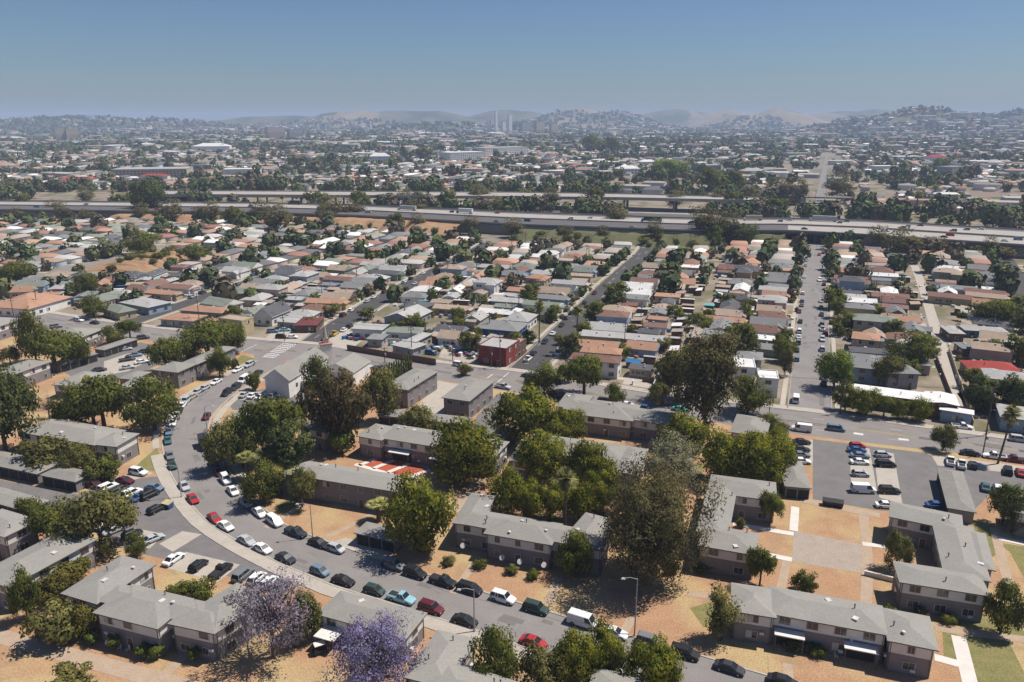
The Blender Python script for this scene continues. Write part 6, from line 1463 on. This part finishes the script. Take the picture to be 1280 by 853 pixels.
# ------------------------------------------------------------------ far city as masses
M_tint = attr_mat("painted_town", .85); M_ftree = attr_mat("town_foliage", .95)
rng = np.random.default_rng(5)
ROOFC = np.array([(.42, .25, .17), (.36, .27, .20), (.22, .22, .21), (.14, .14, .145), (.46, .44, .42), (.70, .68, .65), (.30, .16, .12), (.25, .27, .22), (.36, .30, .25)])
WALLC = np.array([(.68, .66, .62), (.60, .58, .54), (.52, .45, .36), (.42, .42, .42), (.50, .40, .35), (.36, .42, .48), (.62, .58, .46)])
def houses_mesh(name, pos, ang, L, W, H, zb, label=None, roof=None, wall=None, flat=None):
    n = len(pos); ca, sa = np.cos(ang), np.sin(ang); rz = np.where(flat, .12, .38) * W / 2 if flat is not None else .38 * W / 2
    def pt(x, y, z): return np.stack([pos[:, 0] + x * ca - y * sa, pos[:, 1] + x * sa + y * ca, zb + z], 1)
    o = -.4 * np.ones(n); hx, hy = L / 2, W / 2
    V = [pt(-hx + .4, -hy + .4, o), pt(hx - .4, -hy + .4, o), pt(hx - .4, hy - .4, o), pt(-hx + .4, hy - .4, o), pt(-hx + .4, -hy + .4, H), pt(hx - .4, -hy + .4, H), pt(hx - .4, hy - .4, H), pt(-hx + .4, hy - .4, H),
         pt(-hx, -hy, H), pt(hx, -hy, H), pt(hx, hy, H), pt(-hx, hy, H), pt(-hx * .8, 0 * hy, H + rz), pt(hx * .8, 0 * hy, H + rz)]
    V = np.stack(V, 1).reshape(-1, 3); F_ = np.array([(0, 1, 5, 4), (1, 2, 6, 5), (2, 3, 7, 6), (3, 0, 4, 7), (8, 9, 13, 12), (10, 11, 12, 13), (9, 10, 13, 13), (11, 8, 12, 12)])
    tri = F_[6:, :3]; quad = F_[:6]; base = (np.arange(n) * 14)[:, None, None]
    q = (quad[None] + base).reshape(-1, 4); t_ = (tri[None] + base).reshape(-1, 3); t4 = np.concatenate([t_, t_[:, 2:3]], 1)
    ri = rng.integers(0, len(ROOFC), n) if roof is None else roof; wi = rng.integers(0, len(WALLC), n)
    rc = ROOFC[ri] * rng.uniform(.8, 1.15, (n, 1)); wc = WALLC[wi] * rng.uniform(.85, 1.1, (n, 1))
    tq = np.concatenate([np.repeat(wc[:, None], 4, 1), np.repeat(rc[:, None], 2, 1)], 1).reshape(-1, 3); tt = np.repeat(rc[:, None], 2, 1).reshape(-1, 3)
    me = bpy.data.meshes.new(name); nq, ntr = len(q), len(t_)
    me.vertices.add(len(V)); me.vertices.foreach_set("co", V.astype(np.float32).ravel()); me.loops.add(nq * 4 + ntr * 3)
    me.loops.foreach_set("vertex_index", np.concatenate([q.ravel(), t_.ravel()]).astype(np.int32)); me.polygons.add(nq + ntr)
    me.polygons.foreach_set("loop_start", np.concatenate([np.arange(nq) * 4, nq * 4 + np.arange(ntr) * 3]).astype(np.int32))
    a = me.attributes.new("tint", 'FLOAT_COLOR', 'FACE'); c = np.ones((nq + ntr, 4), np.float32); c[:, :3] = np.concatenate([tq, tt]); a.data.foreach_set("color", c.ravel())
    me.update(calc_edges=True); me.materials.append(M_tint); o = bpy.data.objects.new(name, me); COL.objects.link(o); tag(o, label, "houses", None, "stuff"); return o
def trees_mesh(name, pos, rad, H, zb, leaves, leaf, label):
    n = len(pos); k = leaves; p = rng.normal(size=(n, k, 3)); p /= np.linalg.norm(p, axis=2)[..., None]; nr = p + rng.normal(size=p.shape) * .35; nr /= np.linalg.norm(nr, axis=2)[..., None]
    lump = 1 + .25 * np.sin(p[..., 0] * 5 + pos[:, None, 0]) * np.cos(p[..., 1] * 4 + pos[:, None, 1])
    p *= (rng.uniform(.72, 1.05, (n, k)) * lump)[..., None]
    c = np.stack([pos[:, None, 0] + p[..., 0] * rad[:, None], pos[:, None, 1] + p[..., 1] * rad[:, None], zb[:, None] + H[:, None] * .52 + p[..., 2] * H[:, None] * .5], 2)
    a = np.cross(nr, rng.normal(size=p.shape)); a /= np.linalg.norm(a, axis=2)[..., None]; b_ = np.cross(nr, a); s = (rad[:, None] * leaf * rng.uniform(.7, 1.3, (n, k)))[..., None]
    V = np.stack([c - a * s - b_ * s * .4, c + a * s * .3 - b_ * s, c + a * s + b_ * s * .5, c - a * s * .4 + b_ * s], 2).reshape(-1, 3)
    f = np.arange(n * k * 4).reshape(-1, 4); base = np.array([(.065, .085, .03), (.05, .065, .028), (.09, .095, .04), (.11, .09, .055), (.08, .10, .03)])[rng.integers(0, 5, n)] * rng.uniform(1.05, 1.6, (n, 1))
    o = raw_mesh(name, V, f, M_ftree, np.repeat(base, k, 0) * rng.uniform(.8, 1.2, (n * k, 1))); tag(o, label, "trees", None, "stuff"); return o
if rest:
    Q = np.array([(p.x, p.y) for p, *_ in rest]); n = len(Q); houses_mesh("farther_houses", Q, np.array([r_[1] for r_ in rest]), rng.uniform(10, 15, n), rng.uniform(8, 10, n), rng.uniform(2.8, 3.4, n), np.zeros(n), "the farthest house rows just before the freeway", None, None, rng.random(n) < .2)
if resttree:
    Q = np.array([(p.x, p.y) for p, _ in resttree]); r_ = np.array([w for _, w in resttree]) / 2; trees_mesh("farther_yard_trees", Q, r_, r_ * 2.1, np.zeros(len(Q)), 90, .3, "small yard trees of the rows just before the freeway")
# zone 1: street grid from the freeway to 2 km
def frustum(X, Y, m=1.28): return np.abs(X) < Y * .674 * m + 30
def fence_y(X):      # rear edge of the freeway corridor
    return np.interp(X, [-900, -560, -280, 0, 160, 260, 340, 460, 900], [960, 945, 930, 905, 870, 800, 690, 640, 560])
U, V_ = np.meshgrid(np.arange(-2600, 2600, 15.5), np.arange(300, 2700, 19.0)); U = U.ravel() + rng.uniform(-2.5, 2.5, U.size); V_ = V_.ravel() + rng.uniform(-2, 2, V_.size)
th = math.atan2(.33, .944) * -1
cu, su = math.cos(th), math.sin(th); X = U * cu - V_ * su; Y = U * su + V_ * cu
def far_road(X, Y):
    d = np.full(X.shape, 1e9)
    for a_, c_ in (((291, 733), (367, 920)), ((367, 920), (676, 1682)), ((676, 1682), (1100, 2700))):
        ax, ay = a_; cx, cy = c_; t = np.clip(((X - ax) * (cx - ax) + (Y - ay) * (cy - ay)) / ((cx - ax) ** 2 + (cy - ay) ** 2), 0, 1); d = np.minimum(d, np.hypot(X - ax - t * (cx - ax), Y - ay - t * (cy - ay)))
    return d
ok = frustum(X, Y) & (Y > fence_y(X) + 12) & (Y < 2100) & (np.mod(U, 109) > 13) & (np.mod(V_, 310) > 18) & (far_road(X, Y) > 18)
cut = (Y > 840) & (Y < 925) & (X > 360) & (vnoise(X, Y, 80, 4) > .35); ok &= ~cut
wood = vnoise(X, Y, 120, 6) > .70
X, Y, wood = X[ok], Y[ok], wood[ok]
LMK = []   # keep clear of the landmark footprints, filled below
h_ = (~wood) & (rng.random(len(X)) < .96)
Hx, Hy = X[h_], Y[h_]; n = len(Hx); big = rng.random(n) < .08
LANDM = [("warehouse", 262, 190, 44, 9, 'W', "white saw roofed factory with a thin chimney at upper left", 1), ("hospital_tower", 74, 180, 12, 18, 'C', "left of two cream towers at upper left", 0), ("hospital_tower", 88, 180, 13, 18, 'C', "right of two cream towers at upper left", 0), ("office_block", 45, 178, 22, 8, 'C', "long cream block beside the two cream towers", 0),
  ("office_block", 343, 176, 22, 16, 'C', "cream stepped block in the hazy left middle", 0), ("office_block", 368, 176, 17, 13, 'B', "brownish block right of the cream stepped block", 0), ("office_block", 423, 169, 8, 6, 'C', "small cream block in the hazy left middle", 0), ("school", 183, 222, 88, 10, 'C', "long low beige school with dark window bands", 0), ("school", 190, 226, 34, 7, 'R', "red roofed wing before the long beige school", 1),
  ("school", 92, 232, 42, 9, 'R', "red roofed white building behind the left freeway trees", 1), ("factory", 250, 216, 26, 9, 'B', "dark brick building with tower beside the factory", 0), ("warehouse", 300, 220, 44, 8, 'W', "low white warehouse right of the dark brick building", 0), ("church_hall", 474, 204, 26, 11, 'W', "white domed hall in the middle distance", 1), ("office_block", 577, 202, 52, 11, 'W', "broad white building below the white towers", 0),
  ("office_block", 625, 194, 66, 9, 'G', "long low building with dark glass band", 0), ("office_tower", 620, 172, 3.2, 32, 'W', "tallest thin white tower in the far middle", 0), ("office_tower", 611, 172, 4.5, 21, 'W', "small tower left of the thin white tower", 0), ("office_tower", 637, 172, 5, 27, 'W', "white tower right of the thin one", 0), ("office_tower", 629, 171, 5, 18, 'G', "low tower between the white towers", 0), ("office_block", 657, 170, 15, 16, 'B', "wide grey slab right of the white towers", 0), ("office_block", 674, 170, 13, 17, 'C', "second beige slab right of the white towers", 0), ("office_block", 692, 170, 11, 15, 'C', "third beige slab right of the white towers", 0),
  ("hall", 785, 218, 30, 9, 'W', "white domed hall left of the bright green tree", 1), ("warehouse", 810, 207, 22, 6, 'W', "pale roofed hall behind the bright green tree", 1), ("school", 1172, 203, 26, 8, 'R', "orange red roofed hall at right", 1), ("warehouse", 1137, 201, 38, 5, 'W', "long flat white roofed warehouse at right", 0), ("office_block", 1194, 218, 38, 9, 'B', "grey block wall building at right", 0), ("school", 890, 213, 20, 6, 'C', "cream building in the right middle distance", 0), ("warehouse", 1106, 214, 30, 6, 'W', "low white shop row right of the far street", 0), ("school", 942, 220, 30, 8, 'C', "cream hall with porch behind the freeway eucalyptus", 1), ("warehouse", 520, 182, 30, 4, 'C', "flat beige warehouse in the hazy middle", 0), ("warehouse", 1000, 197, 34, 5, 'C', "long flat roof left of the far street", 0)]
LC_ = {'W': W_white, 'C': W_tan, 'B': W_grey, 'R': W_white, 'G': W_white}; M_hazeglass = mat("window_band", (.10, .11, .12), .3)
for nm, x, y, wpx, hpx, kd, lab, gable in LANDM:
    p = P(x, y); s = S(x, y); w = wpx / s; h = hpx / s; d = min(w * .5, 60) if w > 30 else w
    if 'tower' in nm: d = w
    c = p + Vector((0, d / 2, 0)); LMK.append((c.x, c.y, w / 2 + 9, d / 2 + 9)); o = empty(nm, c, lab, "building", None, .62 if "tower" in nm or "office" in nm else .2)
    wg = dict(c=Vector((0, 0, 0)), u=Vector((1, 0, 0)), n=Vector((0, 1, 0)), l=w / 2, w=d / 2); hh = h * (.75 if gable else 1)
    b = MB(); boxwing(b, wg, -.3, hh - .2, .3); b.build("wall", LC_[kd], o, (0, 0, 0))
    b = MB()
    if gable: hiproof(b, wg, hh, min(.6, h * .4 / (min(w, d) / 2)), 0, 0, False, .2, 0)
    else: b.box((0, 0, hh), (w, d, .6))
    b.build("roof", {'R': R_rd, 'W': R_wh}.get(kd, R_lg) if kd != 'B' else R_gr, o, (0, 0, 0))
    nf = max(1, int(hh / 3.6)) if nm != 'warehouse' else 1
    for k in range(min(nf, 9)):
        b = MB(); zz = 1.9 + k * (hh - 1.5) / nf; nw = max(3, int(w / 5))
        for j in range(nw): b.box((-w / 2 + (j + .5) * w / nw, -d / 2 + .28, zz), (w / nw * .62, .12, 1.6))
        b.build("window_row", M_hazeglass, o, (0, 0, 0))
    if nm == 'warehouse' and x == 262: b = MB(); b.cyl((w * .32, -d * .3, 0), (w * .32, -d * .3, h * 1.7), 1.6, 1.2, 10); b.build("chimney", W_white, o, (0, 0, 0))
def clear(x, y):
    m = np.ones(len(x), bool)
    for cx, cy, hw_, hd in LMK: m &= ~((np.abs(x - cx) < hw_) & (y > cy - hd - 14) & (y < cy + hd))
    return m
m = clear(Hx, Hy); Hx, Hy, big = Hx[m], Hy[m], big[m]; n = len(Hx)
houses_mesh("distant_houses", np.stack([Hx, Hy], 1), th + np.where(rng.random(n) < .5, 0, math.pi / 2) + rng.uniform(-.04, .04, n), np.where(big, rng.uniform(22, 44, n), rng.uniform(9, 14, n)), np.where(big, rng.uniform(14, 24, n), rng.uniform(8, 10.5, n)), np.where(big, rng.uniform(5, 9, n), rng.uniform(2.8, 4.6, n)), np.zeros(n), "dense house rows spreading beyond the freeway", None, None, big | (rng.random(n) < .2))
Tx = np.concatenate([X[wood], X[~wood]]); Ty = np.concatenate([Y[wood], Y[~wood]]); keep = rng.random(len(Tx)) < np.where(np.arange(len(Tx)) < wood.sum(), .85, .34); Tx, Ty = Tx[keep], Ty[keep]
Tx = Tx + rng.uniform(-8, 8, len(Tx)); Ty = Ty + rng.uniform(-8, 8, len(Tx)); m = clear(Tx, Ty) & (Ty > fence_y(Tx) + 4) & (far_road(Tx, Ty) > 12); Tx, Ty = Tx[m], Ty[m]; n = len(Tx); r_ = rng.uniform(2.2, 5.4, n) * np.where(rng.random(n) < .1, 1.7, 1)
near = Ty < 1350
trees_mesh("town_trees", np.stack([Tx, Ty], 1)[near], r_[near], (r_ * rng.uniform(1.6, 2.6, n))[near], np.zeros(near.sum()), 80, .30, "trees standing among the distant houses beyond the freeway")
trees_mesh("town_trees", np.stack([Tx, Ty], 1)[~near], r_[~near], (r_ * rng.uniform(1.6, 2.6, n))[~near], np.zeros((~near).sum()), 34, .42, "small blurred trees among the houses farther out")
# corridor trees between the carriageways
n = 260; Cx = rng.uniform(-640, 560, n); Cy = fence_y(Cx) - rng.uniform(-22, 30, n); r_ = rng.uniform(3, 8, n); m = far_road(Cx, Cy) > 20; trees_mesh("corridor_trees", np.stack([Cx, Cy], 1)[m], r_[m], (r_ * 2.2)[m], np.zeros(m.sum()), 150, .22, "dusty tree belt beyond the raised viaduct")
n = 330; Cx = rng.uniform(-700, 420, n); q_ = np.array([(p.x, p.y) for p in resample(ff, 12)]); Cy = np.interp(Cx, q_[:, 0], q_[:, 1]) + rng.uniform(14, 100, n); r_ = rng.uniform(3.5, 8, n); m = (far_road(Cx, Cy) > 20) & (vnoise(Cx, Cy, 60, 9) > .42) & (Cy < fence_y(Cx)); trees_mesh("corridor_trees", np.stack([Cx, Cy], 1)[m], r_[m], (r_ * 2.2)[m], np.zeros(m.sum()), 150, .22, "dusty tree belt behind the freeway")
# zone 2: thinning town to the hills
def scatter(n, y0, y1):
    u = rng.random(n); y = np.sqrt(y0 ** 2 + u * (y1 ** 2 - y0 ** 2)); x = (rng.random(n) * 2 - 1) * (y * .674 * 1.28); return x, y
for nh, nt_, y0, y1, sc, lv in ((19000, 11000, 2090, 3600, 1.25, 16), (17500, 13000, 3600, 6400, 1.7, 9)):
    x, y = scatter(nh, y0, y1); z = height(x, y); m = clear(x, y) & (z < 150) & (vnoise(x, y, 300, 11) > .25) & ((z < 30) | (rng.random(nh) < np.where(x > 800, .8, .25))); x, y, z = x[m], y[m], z[m]; n = len(x); big = rng.random(n) < .06
    houses_mesh("far_town", np.stack([x, y], 1), rng.choice([th, th + 1.571], n), np.where(big, 45, rng.uniform(9, 16, n)) * sc, np.where(big, 24, rng.uniform(8, 11, n)) * sc, np.where(big, rng.uniform(6, 14, n), rng.uniform(3, 6, n)) * sc, z, "hazy far town %s" % ("on the plain" if y0 < 3000 else "on and before the hills"), None, None, big)
    x, y = scatter(nt_, y0, y1); z = height(x, y); m = clear(x, y); x, y, z = x[m], y[m], z[m]; n = len(x); r_ = rng.uniform(4, 9, n) * sc; trees_mesh("far_trees", np.stack([x, y], 1), r_, r_ * rng.uniform(1, 2, n), z, lv, .55, "hazy far trees %s" % ("on the plain" if y0 < 3000 else "on and before the hills"))

for i in range(30):
    t_ = R.random(); q = cA + (cB - cA) * t_ - nrm * R.uniform(2, 26); place_tree(R.choice(('bush1', 'bush2')), Vector((q.x, q.y, 1.0 + 3.5 * math.sin(math.pi * t_))), R.uniform(3, 6), R.uniform(2.5, 4.5), "scrubby bush clinging to the dirt bluff, %s of the bluff bushes" % ordn(i + 1), "bushes on the dirt bluff", "shrub")
for i in range(40):
    c0 = R.choice((R.uniform(378, 576), R.uniform(378, 576), R.uniform(655, 900), R.uniform(150, 300))); q0 = min(resample(fn, 5), key=lambda p: abs(PIX(p)[0] - c0)); d_ = R.uniform(6, 34)
    place_tree(R.choice(('bush1', 'bush2', 'far3')), Vector((q0.x - .35 * d_, q0.y - .93 * d_, max(.2, 4.5 - d_ * .16))), R.uniform(3, 8), R.uniform(2.5, 6), "scrubby bush on the bank below the freeway, %s of the bank bushes" % ordn(i + 1), "bushes on the freeway bank", "shrub")
# some far trees that stand out
for key, x, y, w, h, lab in (('bright', 832, 226, 46, 26, "bright green broad tree beyond the freeway"), ('far2', 505, 200, 10, 18, "dark conifer behind the white domed hall"), ('far2', 530, 201, 20, 16, "dark tree group right of the white domed hall"), ('far2', 742, 192, 26, 22, "dark tall trees in the middle distance"), ('far2', 765, 192, 22, 20, "second dark tall tree in the middle distance"), ('far1', 763, 208, 16, 12, "round tree left of the bright green one"), ('far2', 890, 245, 36, 34, "dark eucalyptus behind the freeway, right of the bright green tree"), ('far2', 918, 240, 26, 26, "second dark eucalyptus behind the freeway"), ('far1', 128, 215, 22, 12, "round dark tree before the long beige school"), ('far2', 1178, 212, 24, 14, "dark round tree before the grey block building"), ('far1', 772, 222, 16, 10, "small round tree before the white domed hall"),
                             ('fareuc', 1046, 252, 30, 34, "eucalyptus right of the overpass"), ('fareuc', 975, 252, 34, 30, "brownish eucalyptus left of the overpass"), ('fareuc', 995, 256, 26, 32, "thin eucalyptus at the overpass's left end"), ('palm2', 1145, 262, 16, 22, "first faint palm right of the overpass"), ('palm', 1167, 252, 14, 20, "second faint palm right of the overpass"), ('palm', 1192, 262, 14, 18, "third faint palm right of the overpass")):
    s = S(x, y); p = P(x, y); place_tree(key, p, w / s, h / s, lab, "trees standing out beyond the freeway")

# ------------------------------------------------------------------ haze
b = MB(); b.box((0, 6500, 104), (27000, 19000, 212))
hz = b.build("haze", [bpy.data.materials.new("haze_air")]); hz.location = (0, 0, 0); v0 = Vector((0, 0, 0))
for v in hz.data.vertices: v.co.z = -1.2 if v.co.z < 50 else 215
m = hz.data.materials[0]; m.use_nodes = True; n = m.node_tree; n.nodes.clear(); ou = n.nodes.new("ShaderNodeOutputMaterial"); pv = n.nodes.new("ShaderNodeVolumePrincipled")
pv.inputs["Color"].default_value = (.52, .65, .88, 1); pv.inputs["Density"].default_value = HAZE_DENSITY; pv.inputs["Anisotropy"].default_value = .0
n.links.new(pv.outputs[0], ou.inputs["Volume"]); tag(hz, kind="stuff")

# prototypes that only lent their meshes
for o in PROTOS: bpy.data.objects.remove(o)
for k, (root, _, _) in TREEP.items():
    if k not in USED: proto_hide(root)
for o in list(COL.objects):
    if o.parent is not None and '.' in o.name and o.type == 'MESH': pass
